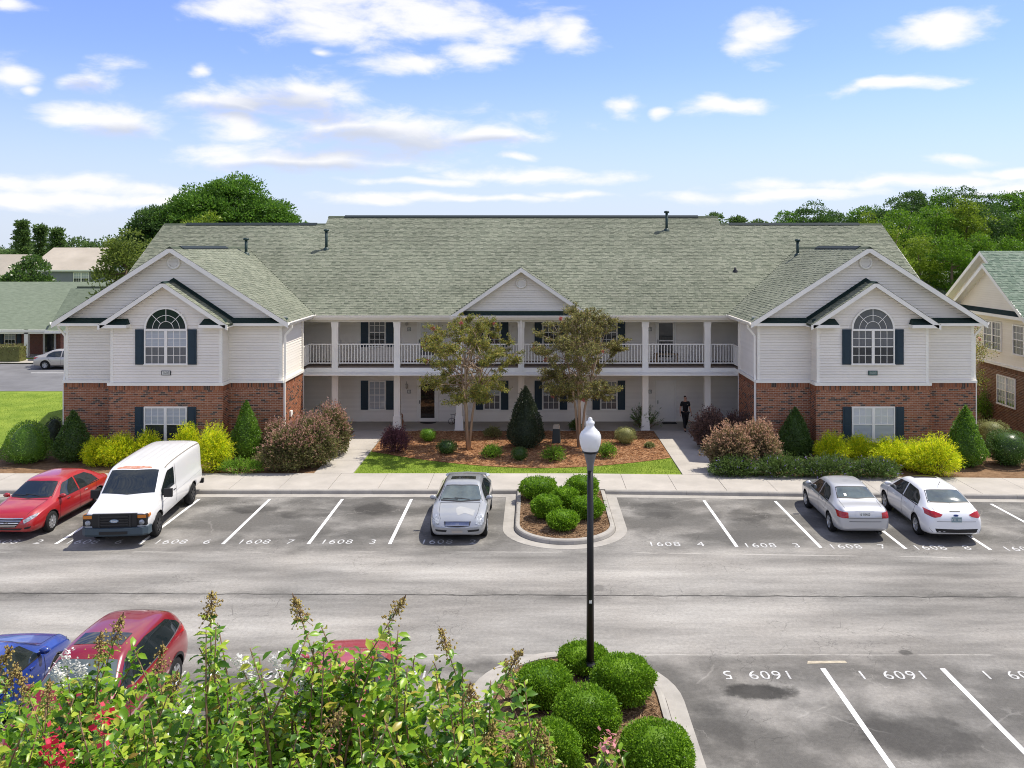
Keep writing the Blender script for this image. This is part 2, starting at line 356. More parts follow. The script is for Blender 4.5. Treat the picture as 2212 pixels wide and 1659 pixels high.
def asphalt_mat():
    m = bpy.data.materials.new('worn_asphalt'); m.use_nodes = True
    nt = m.node_tree; N = nt.nodes; L = nt.links; b = N['Principled BSDF']
    b.inputs['Roughness'].default_value = 0.88; b.inputs['Specular IOR Level'].default_value = 0.25
    tc = N.new('ShaderNodeTexCoord'); sep = N.new('ShaderNodeSeparateXYZ'); L.new(tc.outputs['Object'], sep.inputs[0])
    X, Y = sep.outputs['X'], sep.outputs['Y']
    def mth(op, a, b=None, c=None, clamp=False):
        n = N.new('ShaderNodeMath'); n.operation = op; n.use_clamp = clamp
        for i, v in enumerate((a, b, c)):
            if v is None: continue
            if isinstance(v, (int, float)): n.inputs[i].default_value = v
            else: L.new(v, n.inputs[i])
        return n.outputs[0]
    def nz(scale, detail=5, st=(1,1,1), rough=0.6, off=(0,0,0), dist=0.0):
        mp = N.new('ShaderNodeMapping'); mp.inputs['Scale'].default_value = st; mp.inputs['Location'].default_value = off
        L.new(tc.outputs['Object'], mp.inputs[0])
        n = N.new('ShaderNodeTexNoise'); n.inputs['Scale'].default_value = scale; n.inputs['Detail'].default_value = detail
        n.inputs['Roughness'].default_value = rough; n.inputs['Distortion'].default_value = dist
        L.new(mp.outputs[0], n.inputs['Vector']); return n.outputs['Fac']
    def sstep(v, a, b):
        n = N.new('ShaderNodeMapRange'); n.interpolation_type = 'SMOOTHSTEP'
        n.inputs[1].default_value = a; n.inputs[2].default_value = b; L.new(v, n.inputs[0]); return n.outputs[0]
    wob = mth('MULTIPLY', mth('SUBTRACT', nz(0.5, 4), 0.5), 2.6)
    Yw = mth('ADD', Y, wob)
    stall = mth('ADD', sstep(Yw, 26.0, 27.8), sstep(mth('MULTIPLY', Yw, -1.0), -20.4, -18.9))      # oil-darkened stalls
    streak = nz(0.42, 6, (0.32, 1.5, 1), 0.6)
    patch = nz(0.6, 6, (0.8, 1.0, 1), 0.55, (7, 3, 0), 0.15)
    fine = nz(11, 5, rough=.7); vfine = nz(70, 3, rough=.75)
    lane = mth('MULTIPLY_ADD', mth('SUBTRACT', streak, 0.5), 0.62, 0.235)
    dark = mth('MULTIPLY_ADD', sstep(patch, 0.42, 0.72), 0.16, 0.088)
    mixv = N.new('ShaderNodeMix'); mixv.data_type = 'FLOAT'
    L.new(mth('MULTIPLY', stall, 0.9, clamp=True), mixv.inputs[0]); L.new(lane, mixv.inputs[2]); L.new(dark, mixv.inputs[3])
    v = mixv.outputs[0]
    v = mth('MULTIPLY', v, mth('MULTIPLY_ADD', mth('SUBTRACT', fine, 0.5), 0.8, 1.0))
    v = mth('MULTIPLY', v, mth('MULTIPLY_ADD', mth('SUBTRACT', vfine, 0.5), 1.1, 1.0))
    # long paving seam with tar and ragged cracks
    cw = mth('MULTIPLY', mth('SUBTRACT', nz(1.3, 4), 0.5), 0.22)
    yc = mth('ADD', mth('ADD', Y, cw), mth('MULTIPLY', X, 0.010))
    dcrack = mth('ABSOLUTE', mth('SUBTRACT', yc, 23.25))
    seam = mth('SUBTRACT', 1.0, sstep(dcrack, 0.012, 0.05))
    sw = N.new('ShaderNodeTexVoronoi'); sw.feature = 'DISTANCE_TO_EDGE'; sw.inputs['Scale'].default_value = 1.6
    dn = nz(2.5, 4); cmb = N.new('ShaderNodeVectorMath'); cmb.operation = 'MULTIPLY_ADD'
    L.new(dn, cmb.inputs[0]); cmb.inputs[1].default_value = (0.9, 0.9, 0.9); L.new(tc.outputs['Object'], cmb.inputs[2])
    L.new(cmb.outputs[0], sw.inputs['Vector'])
    cell = mth('SUBTRACT', 1.0, sstep(sw.outputs['Distance'], 0.0, 0.02))
    cmask = mth('MULTIPLY', sstep(nz(0.35, 3, off=(3, 1, 0)), 0.52, 0.62), 0.6)
    near_seam = mth('SUBTRACT', 1.0, sstep(dcrack, 0.1, 0.8))
    cracks = mth('MULTIPLY', cell, mth('MAXIMUM', cmask, mth('MULTIPLY', near_seam, 0.6)))
    halo = mth('MULTIPLY', mth('SUBTRACT', 1.0, sstep(dcrack, 0.05, 0.45)), mth('MULTIPLY', sstep(nz(1.1, 4), 0.4, 0.65), 0.35))
    dk = mth('MAXIMUM', mth('MULTIPLY', seam, 0.85), mth('MAXIMUM', mth('MULTIPLY', cracks, 0.7), halo))
    # pale filled hairlines across the stalls
    sw2 = N.new('ShaderNodeTexVoronoi'); sw2.feature = 'DISTANCE_TO_EDGE'; sw2.inputs['Scale'].default_value = 0.42
    cmb2 = N.new('ShaderNodeVectorMath'); cmb2.operation = 'MULTIPLY_ADD'
    L.new(nz(1.2, 5), cmb2.inputs[0]); cmb2.inputs[1].default_value = (1.3, 1.3, 1.3); L.new(tc.outputs['Object'], cmb2.inputs[2])
    L.new(cmb2.outputs[0], sw2.inputs['Vector'])
    pale = mth('MULTIPLY', mth('SUBTRACT', 1.0, sstep(sw2.outputs['Distance'], 0.0, 0.015)), mth('MULTIPLY', stall, mth('MULTIPLY', sstep(nz(0.6, 3, off=(9, 2, 0)), 0.48, 0.62), 0.2)))
    # paving joint where the stalls begin
    j = mth('ABSOLUTE', mth('SUBTRACT', mth('ADD', mth('ADD', Y, mth('MULTIPLY', cw, 0.4)), mth('MULTIPLY', mth('MAXIMUM', mth('SUBTRACT', X, 1.5), 0.0), 0.042)), 26.55))
    joint = mth('MULTIPLY', mth('SUBTRACT', 1.0, sstep(j, 0.01, 0.05)), sstep(nz(0.7, 3), 0.45, 0.55))
    j2 = mth('ABSOLUTE', mth('SUBTRACT', mth('ADD', Y, mth('MULTIPLY', cw, 0.4)), 19.85))
    joint = mth('MAXIMUM', joint, mth('MULTIPLY', mth('SUBTRACT', 1.0, sstep(j2, 0.008, 0.035)), sstep(nz(0.8, 3), 0.42, 0.52)))
    # oil spills
    def spill(x0, y0, rx, ry, amt):
        w = mth('MULTIPLY', mth('SUBTRACT', spn, 0.5), 1.5)
        d = mth('SQRT', mth('ADD', mth('POWER', mth('DIVIDE', mth('SUBTRACT', X, x0), rx), 2.0), mth('POWER', mth('DIVIDE', mth('SUBTRACT', Y, y0), ry), 2.0)))
        return mth('MULTIPLY', mth('SUBTRACT', 1.0, sstep(mth('ADD', d, w), 0.65, 1.1)), amt)
    spn = nz(1.6, 6, rough=0.65)
    oil = None
    for s in ((4.68, 18.22, 0.82, 0.36, 0.85), (1.75, 23.75, 0.2, 0.25, 0.35), (8.45, 19.95, 0.16, 0.14, 0.6), (-1.1, 19.2, 0.9, 0.3, 0.3),
              (-9.9, 30.9, 1.0, 0.5, 0.55), (-7.9, 30.4, 1.1, 0.6, 0.45), (-5.6, 30.9, 0.8, 0.8, 0.5), (4.2, 30.8, 0.9, 1.0, 0.4), (7.4, 30.2, 0.8, 0.9, 0.4),
              (-16.6, 24.9, 0.22, 0.7, 0.5), (7.3, 16.6, 1.2, 0.9, 0.45), (3.5, 16.6, 0.6, 1.2, 0.35)):
        q = spill(*s); oil = q if oil is None else mth('MAXIMUM', oil, q)
    v = mth('MULTIPLY', v, mth('SUBTRACT', 1.0, mth('MULTIPLY', mth('MAXIMUM', dk, oil), 0.9)))
    v = mth('MULTIPLY_ADD', mth('MAXIMUM', pale, mth('MULTIPLY', joint, 0.45)), 0.28, v)
    v = mth('MAXIMUM', v, 0.022)
    tint = N.new('ShaderNodeMix'); tint.data_type = 'RGBA'
    L.new(nz(0.3, 3, off=(5, 5, 0)), tint.inputs[0]); tint.inputs[6].default_value = (1.02, 1.0, 0.93, 1); tint.inputs[7].default_value = (1.08, 1.0, 0.88, 1)
    mu = N.new('ShaderNodeVectorMath'); mu.operation = 'SCALE'
    L.new(tint.outputs[2], mu.inputs[0]); L.new(v, mu.inputs['Scale']); L.new(mu.outputs[0], b.inputs['Base Color'])
    bp = N.new('ShaderNodeBump'); bp.inputs['Strength'].default_value = 0.25; bp.inputs['Distance'].default_value = 0.02
    L.new(mth('SUBTRACT', vfine, mth('MULTIPLY', dk, 1.5)), bp.inputs['Height']); L.new(bp.outputs[0], b.inputs['Normal'])
    return m
ASPH = asphalt_mat()
GRASS = mat('lawn_grass', (0.12, 0.19, 0.018), 0.9, 0.15, col2=(0.23, 0.30, 0.04), noise=(0.7, 0.3), bump=(60, 0.5))
FARG = mat('far_ground', (0.05, 0.085, 0.025), 0.95, 0.1, col2=(0.09, 0.12, 0.04), noise=(0.05, 0.3))
MULCH = mat('pine_straw_mulch', (0.19, 0.085, 0.035), 0.95, 0.1, col2=(0.37, 0.20, 0.10), noise=(3.5, 0.5), bump=(45, 0.8))
MULCHB = mat('brown_mulch', (0.13, 0.075, 0.04), 0.95, 0.1, col2=(0.26, 0.165, 0.095), noise=(4.5, 0.5), bump=(45, 0.8))

def sheet(name, poly, z, m, kind='structure', parent=None):
    b = MB(); b.add([(x, y, z) for x, y in poly], [tuple(range(len(poly)))])
    return b.build(name, m, parent, kind)
g = sheet('ground', [(-3000, -2000), (3000, -2000), (3000, 5000), (-3000, 5000)], -0.06, FARG)
road = sheet('parking_lot', [(-60, -30), (60, -30), (60, 33), (-60, 33)], 0.0, ASPH)
# painted stall lines and stall numbers
def pline(x0, y0, x1, y1, w=0.105):
    b = MB(); d = Vector((x1-x0, y1-y0, 0)).normalized(); n = Vector((-d.y, d.x, 0)) * w/2
    a = Vector((x0, y0, 0.004)); c = Vector((x1, y1, 0.004)); pts = []
    k = 9
    lp = []; rp = []
    for i in range(k+1):
        p = a.lerp(c, i/k); j1 = rnd.uniform(-.006, .006); j2 = rnd.uniform(-.006, .006)
        lp.append(p + n*(1+j1*8)); rp.append(p - n*(1+j2*8))
    v = lp + rp
    b.add(v, [(i, k+1+i, k+2+i, i+1) for i in range(k)])
    return b.build('stall_line', PAINT, road)
for x in (-17.4, -14.8, -12.2, -9.62, -6.97, -4.45): pline(x, 27.25, x, 32.12)
for x, xt in ((6.25, 6.2), (8.8, 8.76), (11.36, 11.3), (13.9, 13.85), (16.5, 16.4), (19.1, 19.0)): pline(x, 27.2+yo(x)*0.9, xt, 32.15+yo(x))
for x in (6.32, 8.93, 11.55, 14.1, -4.3, -6.9, -9.5, -12.1): pline(x, 19.2, x+0.03, 13.9, 0.115)
NUM = {}
def number(txt, x, y, rot=0.0, s=1.0):
    if txt not in NUM: NUM[txt] = text_mesh(txt, 0.56, PAINTN, 0, 1.12)
    o = inst('stall_number', NUM[txt], road, (x, y, 0.0045), (0, 0, rot), (0.84*s, 1.0*s, 1)); return o
for txt, x in (('1608   2', -16.2), ('1608   6', -13.7), ('1608   6', -10.95), ('1608   7', -8.35), ('1608   3', -5.77), ('1608   2', -2.65)): number(txt, x, 27.45)
for txt, x in (('1608   4', 4.42), ('1608   3', 7.35), ('1608   7', 9.95), ('1608   8', 12.5), ('1608   1', 15.2)): number(txt, x, 27.35+yo(x)*0.95)
for txt, x in (('1609  5', 4.83), ('1609  1', 7.72), ('1609  1', 10.4), ('1609  2', -3.0), ('1609  2', -5.6), ('1609  4', -8.2)): number(txt, x, 18.93, PI, 0.95)
# wheel scuffs of bare kerb paint near stall end
b = MB(); b.add([(6.05, 19.42, .005), (6.95, 19.46, .005), (6.93, 19.56, .005), (6.1, 19.55, .005)], [(0,1,2,3)]); b.build('paint_smear', mat('old_tan_paint', (0.42, 0.37, 0.28), 0.9, 0.1, noise=(8, 0.3)), road)

# kerbs and gutters: path on the ground, profile swept
def sweep(path, prof, closed=False):
    """prof: (offset to the left of travel, z); returns MB"""
    b = MB(); P = [Vector((p[0], p[1], 0)) for p in path]; n = len(P); k = len(prof)
    for i in range(n):
        d = (P[min(i+1, n-1)] - P[max(i-1, 0)]).normalized(); nn = Vector((-d.y, d.x, 0))
        if 0 < i < n-1:
            d1 = (P[i]-P[i-1]).normalized(); d2 = (P[i+1]-P[i]).normalized(); c = max(0.5, math.sqrt((1 + d1.dot(d2)) / 2)); nn = nn / c
        for (o, z) in prof: b.v.append(tuple(P[i] + nn*o + Vector((0, 0, z))))
    for i in range(n-1):
        for j in range(k-1):
            b.f.append((i*k+j, i*k+j+1, (i+1)*k+j+1, (i+1)*k+j)); b.m.append(0); b.sm.append(False)
    b.f.append(tuple(range(k-1, -1, -1))); b.m.append(0); b.sm.append(False)
    b.f.append(tuple((n-1)*k+j for j in range(k))); b.m.append(0); b.sm.append(False)
    return b
KPROF = [(0.0, -0.04), (0.0, 0.02), (0.02, 0.11), (0.05, 0.145), (0.09, 0.155), (0.17, 0.155), (0.17, -0.04)]
GPROF = [(-0.38, -0.03), (-0.38, 0.006), (-0.02, 0.012), (0.0, -0.03)]
kerb = None
def kerb_run(path, gutter=True, step=3.0):
    global kerb
    if gutter:
        o = sweep(path, GPROF).build('gutter', CONC2, kerb)
        if kerb is None: kerb = o; o.name = 'kerb'; o['kind'] = 'structure'
    # cut into cast sections
    P = [Vector((p[0], p[1], 0)) for p in path]; cur = [P[0]]; acc = 0.0
    for a, c in zip(P[:-1], P[1:]):
        L_ = (c-a).length; pos = 0.0
        while acc + (L_ - pos) >= step:
            pos += step - acc; q = a.lerp(c, pos/L_); cur.append(q)
            d = (cur[-1]-cur[-2]).normalized()*0.006
            sweep([cur[0]] + cur[1:-1] + [q-d], KPROF).build('kerb_section', CONC2, kerb)
            cur = [q]; acc = 0.0
        acc += L_ - pos
        if (c - cur[-1]).length > 1e-4: cur.append(c)
    if len(cur) > 1: sweep(cur, KPROF).build('kerb_section', CONC2, kerb)
def u_path(x0, x1, ya, yb, n=22):
    """U-shaped island nose pointing towards -y"""
    r = (x1-x0)/2; cx = (x0+x1)/2; p = [(x0, ya)]
    for i in range(n+1):
        t = PI + PI*i/n; p.append((cx + r*math.cos(t), yb + r + r*1.0*math.sin(t)))
    p.append((x1, ya)); return p
kerb_run([(-45, 32.75), (-30, 32.75), (-15, 32.75), (-0.62, 32.75)])
kerb_run([(p[0], p[1]) for p in u_path(-0.62, 2.68, 32.75, 27.15)])
kerb_run([(2.68, 32.72), (10, 32.75+yo(10)), (20, 32.75+yo(20)), (45, 32.75+yo(45))])
# near island (only its nose is in view): travel order keeps the bed on the left
nose = [(x, 2*0 + 19.65 - (y - 27.15)) for x, y in u_path(-0.98, 2.68, 34.0, 27.15)][::-1]
kerb_run(nose)
sheet('island_bed', [(-0.5, 32.9)] + [(p[0]*1.0, p[1]) for p in u_path(-0.46, 2.52, 32.9, 27.3)] + [(2.5, 32.9)], 0.11, MULCHB)
sheet('island_bed', [(x, 19.5 - (y - 27.3)) for x, y in u_path(-0.82, 2.52, 34.0, 27.3)][::-1], 0.11, MULCHB)

# pavement slabs along the kerb
pav = sheet('pavement', [(-45, 32.85), (1.5, 32.85), (45, 32.85+yo(45)), (45, 35.2+yo(45)), (1.5, 35.2), (-45, 35.2)], 0.118, mat('slab_joint', (0.16, 0.14, 0.12), 0.95, 0.1))
xs = [-30.0]
while xs[-1] < 26: xs.append(xs[-1] + 1.86)
for a, c in zip(xs[:-1], xs[1:]):
    g_ = 0.008; b = MB(); dz = rnd.uniform(-.002, .002)
    ya0, yc0 = 32.925+yo(a), 32.925+yo(c); ya1, yc1 = 35.2+yo(a), 35.2+yo(c)
    v = [(a+g_, ya0, .10), (c-g_, yc0, .10), (c-g_, yc1, .10), (a+g_, ya1, .10), (a+g_, ya0, .152+dz), (c-g_, yc0, .152+dz), (c-g_, yc1, .152+dz), (a+g_, ya1, .152+dz)]
    b.add(v, [(3,2,1,0),(4,5,6,7),(0,1,5,4),(1,2,6,5),(2,3,7,6),(3,0,4,7)]); b.build('paving_slab', CONC, pav)
def walkway(x0, x1, y0, y1, n):
    p = sheet('walkway', [(x0, y0), (x1, y0), (x1, y1), (x0, y1)], 0.135, MATS['slab_joint'])
    for i in range(n):
        a = y0 + (y1-y0)*i/n; c = y0 + (y1-y0)*(i+1)/n
        MB().box(x0, x1, a+.007, c-.007, .10, .154+rnd.uniform(-.002, .002)).build('paving_slab', CONC, p)
walkway(-8.78, -7.22, 35.21, 43.38, 4)
walkway(5.95, 7.62, 35.0, 43.38, 5)
# yard: lawn sheet behind the pavement, planting beds on top
sheet('lawn', [(-90, 35.2), (1.5, 35.2), (45, 35.2+yo(45)), (90, 33.0), (90, 54.5), (-90, 54.5)], 0.11, GRASS)
sheet('lawn_beyond', [(-160, 54.5), (160, 54.5), (160, 140), (-160, 140)], 0.10, GRASS)
def curve_edge(n=24):
    pts = []
    for i in range(n+1):
        x = -7.2 + 13.13*i/n; t = (x - 0.3)/6.6
        pts.append((x, 36.15 + 2.35*abs(t)**1.8))
    return pts
sheet('pine_straw_bed', curve_edge() + [(5.93, 43.4), (-7.2, 43.4)], 0.128, MULCH)
sheet('shrub_bed', [(-21.9, 35.3), (-8.8, 35.3), (-8.8, 43.4), (-11.3, 43.4), (-11.3, 39.2), (-24.2, 39.5), (-24.0, 37.0)], 0.124, MULCHB)
sheet('shrub_bed', [(7.64, 35.0), (19.2, 34.5), (20.3, 35.9), (24.5, 36.4), (27, 52), (22.5, 50), (19.8, 39.2), (9.9, 39.2), (9.9, 43.4), (7.64, 43.4)], 0.124, MULCHB)
sheet('back_parking_lot', [(-60, 55.5), (-22.5, 55.5), (-22.5, 68.5), (-60, 68.5)], 0.115, mat('grey_asphalt', (0.16, 0.16, 0.165), 0.9, 0.2, noise=(0.5, 0.25)))
sheet('back_pavement', [(-60, 68.5), (-20, 68.5), (-20, 70.8), (-60, 70.8)], 0.2, CONC)
bl = bpy.data.objects['back_parking_lot']
for (x0, y0, x1, y1) in ((-41.5, 60.5, -37.2, 60.5), (-36.3, 63.5, -33.0, 65.3), (-42, 56.5, -36.5, 56.6)):
    b = MB(); b.box(x0, x1, min(y0, y1), min(y0, y1)+.13, .116, .12); b.build('stall_line', PAINT, bl)

# short grass blades and loose pine straw lying on the beds
def blades(name, poly_fn, n, h, m, zb):
    P = poly_fn(n); n = len(P)
    T = np.stack([rng.normal(0, .35, n), rng.normal(0, .35, n), np.ones(n)], 1)
    V, Q = leaf_arrays(P, T, rng.uniform(h*.5, h, n), 0.012)
    o = bpy.data.objects.new(name, np_mesh(name, V, Q, m)); link(o); return o
GBL = mat('grass_blade', (0.11, 0.20, 0.015), 0.7, 0.2, col2=(0.25, 0.35, 0.04), island=True, transl=0.25)
def bed_lawn(n):
    x = rng.uniform(-7.15, 5.9, n); y = rng.uniform(35.25, 38.7, n)
    lim = 36.12 + 2.35*np.abs((x-0.3)/6.6)**1.8; k = y < lim + rng.normal(0, .03, n)
    return np.stack([x[k], y[k], np.full(k.sum(), .11)], 1)
def side_lawn(n):
    x = rng.uniform(-34, -21.2, n); y = rng.uniform(38, 54.5, n); return np.stack([x, y, np.full(n, .11)], 1)
o = blades('grass', bed_lawn, 26000, 0.07, GBL, .11); tag(o, 'short green lawn strip between pine straw bed and pavement', 'grass', kind='stuff')
o = blades('grass', side_lawn, 26000, 0.07, GBL, .11); tag(o, 'bright green lawn left of the building', 'grass', kind='stuff')
STRAW = mat('pine_straw', (0.20, 0.085, 0.035), 0.8, 0.2, col2=(0.58, 0.35, 0.19), island=True)
STRAWB = mat('old_pine_straw', (0.14, 0.085, 0.045), 0.8, 0.2, col2=(0.36, 0.24, 0.14), island=True)
def straw(name, xs, n, m, label, z=.13):
    (x0, x1, y0, y1, fn) = xs
    x = rng.uniform(x0, x1, n); y = rng.uniform(y0, y1, n); k = fn(x, y); x, y = x[k], y[k]; n = len(x)
    a = rng.uniform(0, 2*PI, n); T = np.stack([np.cos(a), np.sin(a), rng.uniform(-.05, .35, n)], 1)
    V, Q = leaf_arrays(np.stack([x, y, np.full(n, z)], 1), T, rng.uniform(.1, .22, n), 0.02)
    o = bpy.data.objects.new(name, np_mesh(name, V, Q, m)); link(o); tag(o, label, 'pine straw', kind='stuff')
straw('pine_straw', (-7.2, 5.9, 36.1, 43.4, lambda x, y: y > 36.2 + 2.35*np.abs((x-0.3)/6.6)**1.8), 24000, STRAW, 'orange-brown pine straw spread under the centre shrubs')
straw('pine_straw', (-.45, 2.5, 27.4, 32.8, lambda x, y: (y > 28.9) | ((x-1.03)**2 + (y-28.9)**2 < 2.1)), 6000, STRAWB, 'faded pine straw on the kerbed island in front of the building', .115)
straw('pine_straw', (-.8, 2.5, 12.8, 19.4, lambda x, y: (y < 17.8) | ((x-.85)**2 + (y-17.8)**2 < 2.5)), 9000, STRAWB, 'faded pine straw on the island round the lamp post', .115)
# ------------------------------------------------------------------ building kit
class Pieces:
    """alike small pieces: the largest become single objects, the rest one joined 'stuff' part"""
    def __init__(s, name, mats, limit=300): s.name = name; s.mats = mats; s.limit = limit; s.items = []; s.base = {}
    def add(s, prio, verts, faces, M=None, key=None): s.items.append((prio, verts, faces, M, key))
    def finish(s, parent, joined):
        s.items.sort(key=lambda t: -t[0]); shared = {}
        for (p, v, f, M, key) in s.items[:s.limit]:
            if key is None: o = MB().add(v, f).build(s.name, s.mats, parent)
            else:
                if key not in shared: shared[key] = MB().add(v, f).mesh(s.name, s.mats)
                o = bpy.data.objects.new(s.name, shared[key]); link(o, parent); o.matrix_basis = M
        rest = s.items[s.limit:]
        if rest:
            V = []; F = []; b = 0
            for (p, v, f, M, key) in rest:
                V.extend([tuple(M @ Vector(q)) for q in v] if M is not None else v)
                F.extend([tuple(b + i for i in q) for q in f]); b += len(v)
            me = bpy.data.meshes.new(joined); me.from_pydata(V, [], F); me.materials.append(s.mats); me.update()
            o = bpy.data.objects.new(joined, me); link(o, parent); o['kind'] = 'stuff'

BV = [(0,0,0),(1,0,0),(1,1,0),(0,1,0),(0,0,1),(1,0,1),(1,1,1),(0,1,1)]
BF = [(4,5,6,7),(0,1,5,4),(1,2,6,5),(3,0,4,7),(0,3,2,1)]         # no hidden back face (+y side)
SV = [(0,0,0),(1,0,0),(0,0,1),(1,0,1),(0,1,.3),(1,1,.3)]
SF = [(2,3,5,4),(0,1,3,2),(1,5,3),(0,2,4)]
def frame(O, u, v, w):
    """matrix with columns u, v, w at O"""
    return Matrix(((u[0], v[0], w[0], O[0]), (u[1], v[1], w[1], O[1]), (u[2], v[2], w[2], O[2]), (0, 0, 0, 1)))

def brick_wall(P, back, O, u, n, width, z0, z1, opens=(), prio=0.0, soldier=True):
    """O: wall corner at z=0, u along the wall, n outward; opens: (u0,u1,z0,z1)"""
    O = Vector(O); u = Vector(u); n = Vector(n); h = 0.0765; L_ = 0.215; d = 0.05
    back.add([tuple(O + u*a - n*0.011 + Vector((0,0,z))) for a, z in ((0,z0),(width,z0),(width,z1),(0,z1))], [(0,1,2,3)])
    def put(a, c, za, zb, p):
        M = frame(O + u*a + Vector((0,0,za)) + n*rnd.uniform(-.002, .003), u*(c-a), -n*d, Vector((0,0,zb-za)))
        P.add(p + rnd.random()*.3, BV, BF, M, 'b')
    ztop = z1 - (0.205 if soldier else 0)
    rows = int((ztop - z0)/h)
    for r in range(rows+1):
        za = ztop - (r+1)*h + .016; zb = za + h - .016
        if za < z0 - .05: break
        a = -(L_/2 if r % 2 else 0)
        while a < width:
            c = a + L_ - .016; aa, cc = max(a, 0), min(c, width); ok = cc - aa > .02
            for (o0, o1, p0, p1) in opens:
                if zb > p0 and za < p1 and cc > o0 and aa < o1:
                    if aa < o0 - .02: cc = o0
                    elif cc > o1 + .02: aa = o1
                    else: ok = False
            if ok and cc - aa > .02: put(aa, cc, za, zb, prio + (0.2 if za > 1.3 else 0))
            a += L_
    if soldier:
        a = 0
        while a < width - .03:
            put(a, min(a+.062, width), z1-.2, z1-.004, prio+1); a += .0735

def siding(P, O, u, n, zs, rng_fn, prio=0.0, e=0.118):
    """lap boards from zs[0] to zs[1]; rng_fn(z) -> list of (u0,u1)"""
    O = Vector(O); u = Vector(u); n = Vector(n); z = zs[0]
    while z < zs[1] - 1e-4:
        zt = min(z + e, zs[1]); lo = rng_fn(z); hi = rng_fn(zt)
        for (a, c), (a2, c2) in zip(lo, hi):
            if c - a < .01: continue
            if c2 < a2: a2 = c2 = (a+c)/2
            k = Vector((0, 0, 1))
            zq = z + .011
            v = [O+u*a+k*zq, O+u*c+k*zq, O+u*a+n*.034+k*zq, O+u*c+n*.034+k*zq, O+u*a2+n*.004+k*zt, O+u*c2+n*.004+k*zt]
            P.add(prio + (c-a)*.3, [tuple(q) for q in v], [(2,3,5,4),(0,1,3,2),(1,5,3),(0,2,4)])
        z = zt

def shingles(P, O, u, v, n, length, rng_fn, prio=0.0, e=0.15):
    O = Vector(O); u = Vector(u).normalized(); v = Vector(v).normalized(); n = Vector(n).normalized()
    r = 0
    while r*e < length - .03:
        d = r*e
        for (a, c) in rng_fn(d + e*.3):
            x = a + rnd.uniform(-.25, 0)
            while x < c:
                w = rnd.choice((.12, .15, .18, .22, .26)); x0, x1 = max(x, a), min(x + w, c)
                if x1 - x0 > .02:
                    t = rnd.choice((.012, .013, .02, .024))
                    M = frame(O + u*x0 + v*d + n*.004, u*(x1-x0-.006), v*min(e*1.06, length-d), n*t)
                    P.add(prio + (x1-x0), SV, SF, M, 's')
                x += w
        r += 1

UNIT = {}
def unit_box(m):
    if m.name not in UNIT:
        UNIT[m.name] = MB().box(-.5, .5, -.5, .5, -.5, .5).mesh('pane', m)
    return UNIT[m.name]
def pane(parent, m, x0, x1, z0, z1, y):
    return inst('pane', unit_box(m), parent, ((x0+x1)/2, y, (z0+z1)/2), (rnd.uniform(-.006, .006), 0, rnd.uniform(-.006, .006)), (x1-x0, .006, z1-z0))
def shutter(parent, x0, x1, z0, z1, y):
    o = MB().box(x0, x1, y-.035, y, z0, z1).build('shutter', SHUT, parent)
    zm = (z0+z1)/2
    for a, c in ((z0+.07, zm-.04), (zm+.04, z1-.07)):
        b = MB(); b.box(x0+.07, x1-.07, y-.047, y-.033, a, c); b.box(x0+.1, x1-.1, y-.052, y-.046, a+.03, c-.03); b.build('panel', SHUT, o)
def window(parent, xc, y, z0, z1, w, ns=1, cols=3, rows=2, up=None, lo=None, shut=True, sw=.37, lowgrid=True, label=None):
    up = up or GLASSB; lo = lo or GLASSM
    f = MB(); x0, x1 = xc-w/2, xc+w/2; t = .055
    f.box(x0, x0+t, y-.055, y+.02, z0, z1); f.box(x1-t, x1, y-.055, y+.02, z0, z1)
    f.box(x0+t, x1-t, y-.055, y+.02, z1-t, z1); f.box(x0-.02, x1+.02, y-.075, y+.02, z0-.045, z0)
    f.box(x0+t, x1-t, y-.055, y+.02, z0, z0+.03)
    if ns == 2: f.box(xc-.06, xc+.06, y-.057, y+.02, z0+.03, z1-t)
    o = f.build('window', WHITE, parent)
    if label: o['label'] = label
    spans = [(x0+t, x1-t)] if ns == 1 else [(x0+t, xc-.06), (xc+.06, x1-t)]
    zm = (z0+z1)/2; mu = MB()
    for (a, c) in spans:
        mu.box(a, c, y-.045, y-.005, zm-.022, zm+.022)
        for (p, q, m, g) in ((zm+.022, z1-t, up, True), (z0+.03, zm-.022, lo, lowgrid)):
            nc, nr = (cols, rows) if g else (1, 1)
            for i in range(nc):
                for j in range(nr):
                    pane(o, m, a+(c-a)*i/nc+.004, a+(c-a)*(i+1)/nc-.004, p+(q-p)*j/nr+.004, p+(q-p)*(j+1)/nr-.004, y-.012)
            for i in range(1, nc): xx = a+(c-a)*i/nc; mu.box(xx-.011, xx+.011, y-.026, y-.008, p, q)
            for j in range(1, nr): zz = p+(q-p)*j/nr; mu.box(a, c, y-.0255, y-.0085, zz-.011, zz+.011)
    mu.build('muntin_grid', WHITE, o)
    if shut:
        shutter(parent, x0-sw-.025, x0-.025, z0-.02, z1, y); shutter(parent, x1+.025, x1+sw+.025, z0-.02, z1, y)
    return o
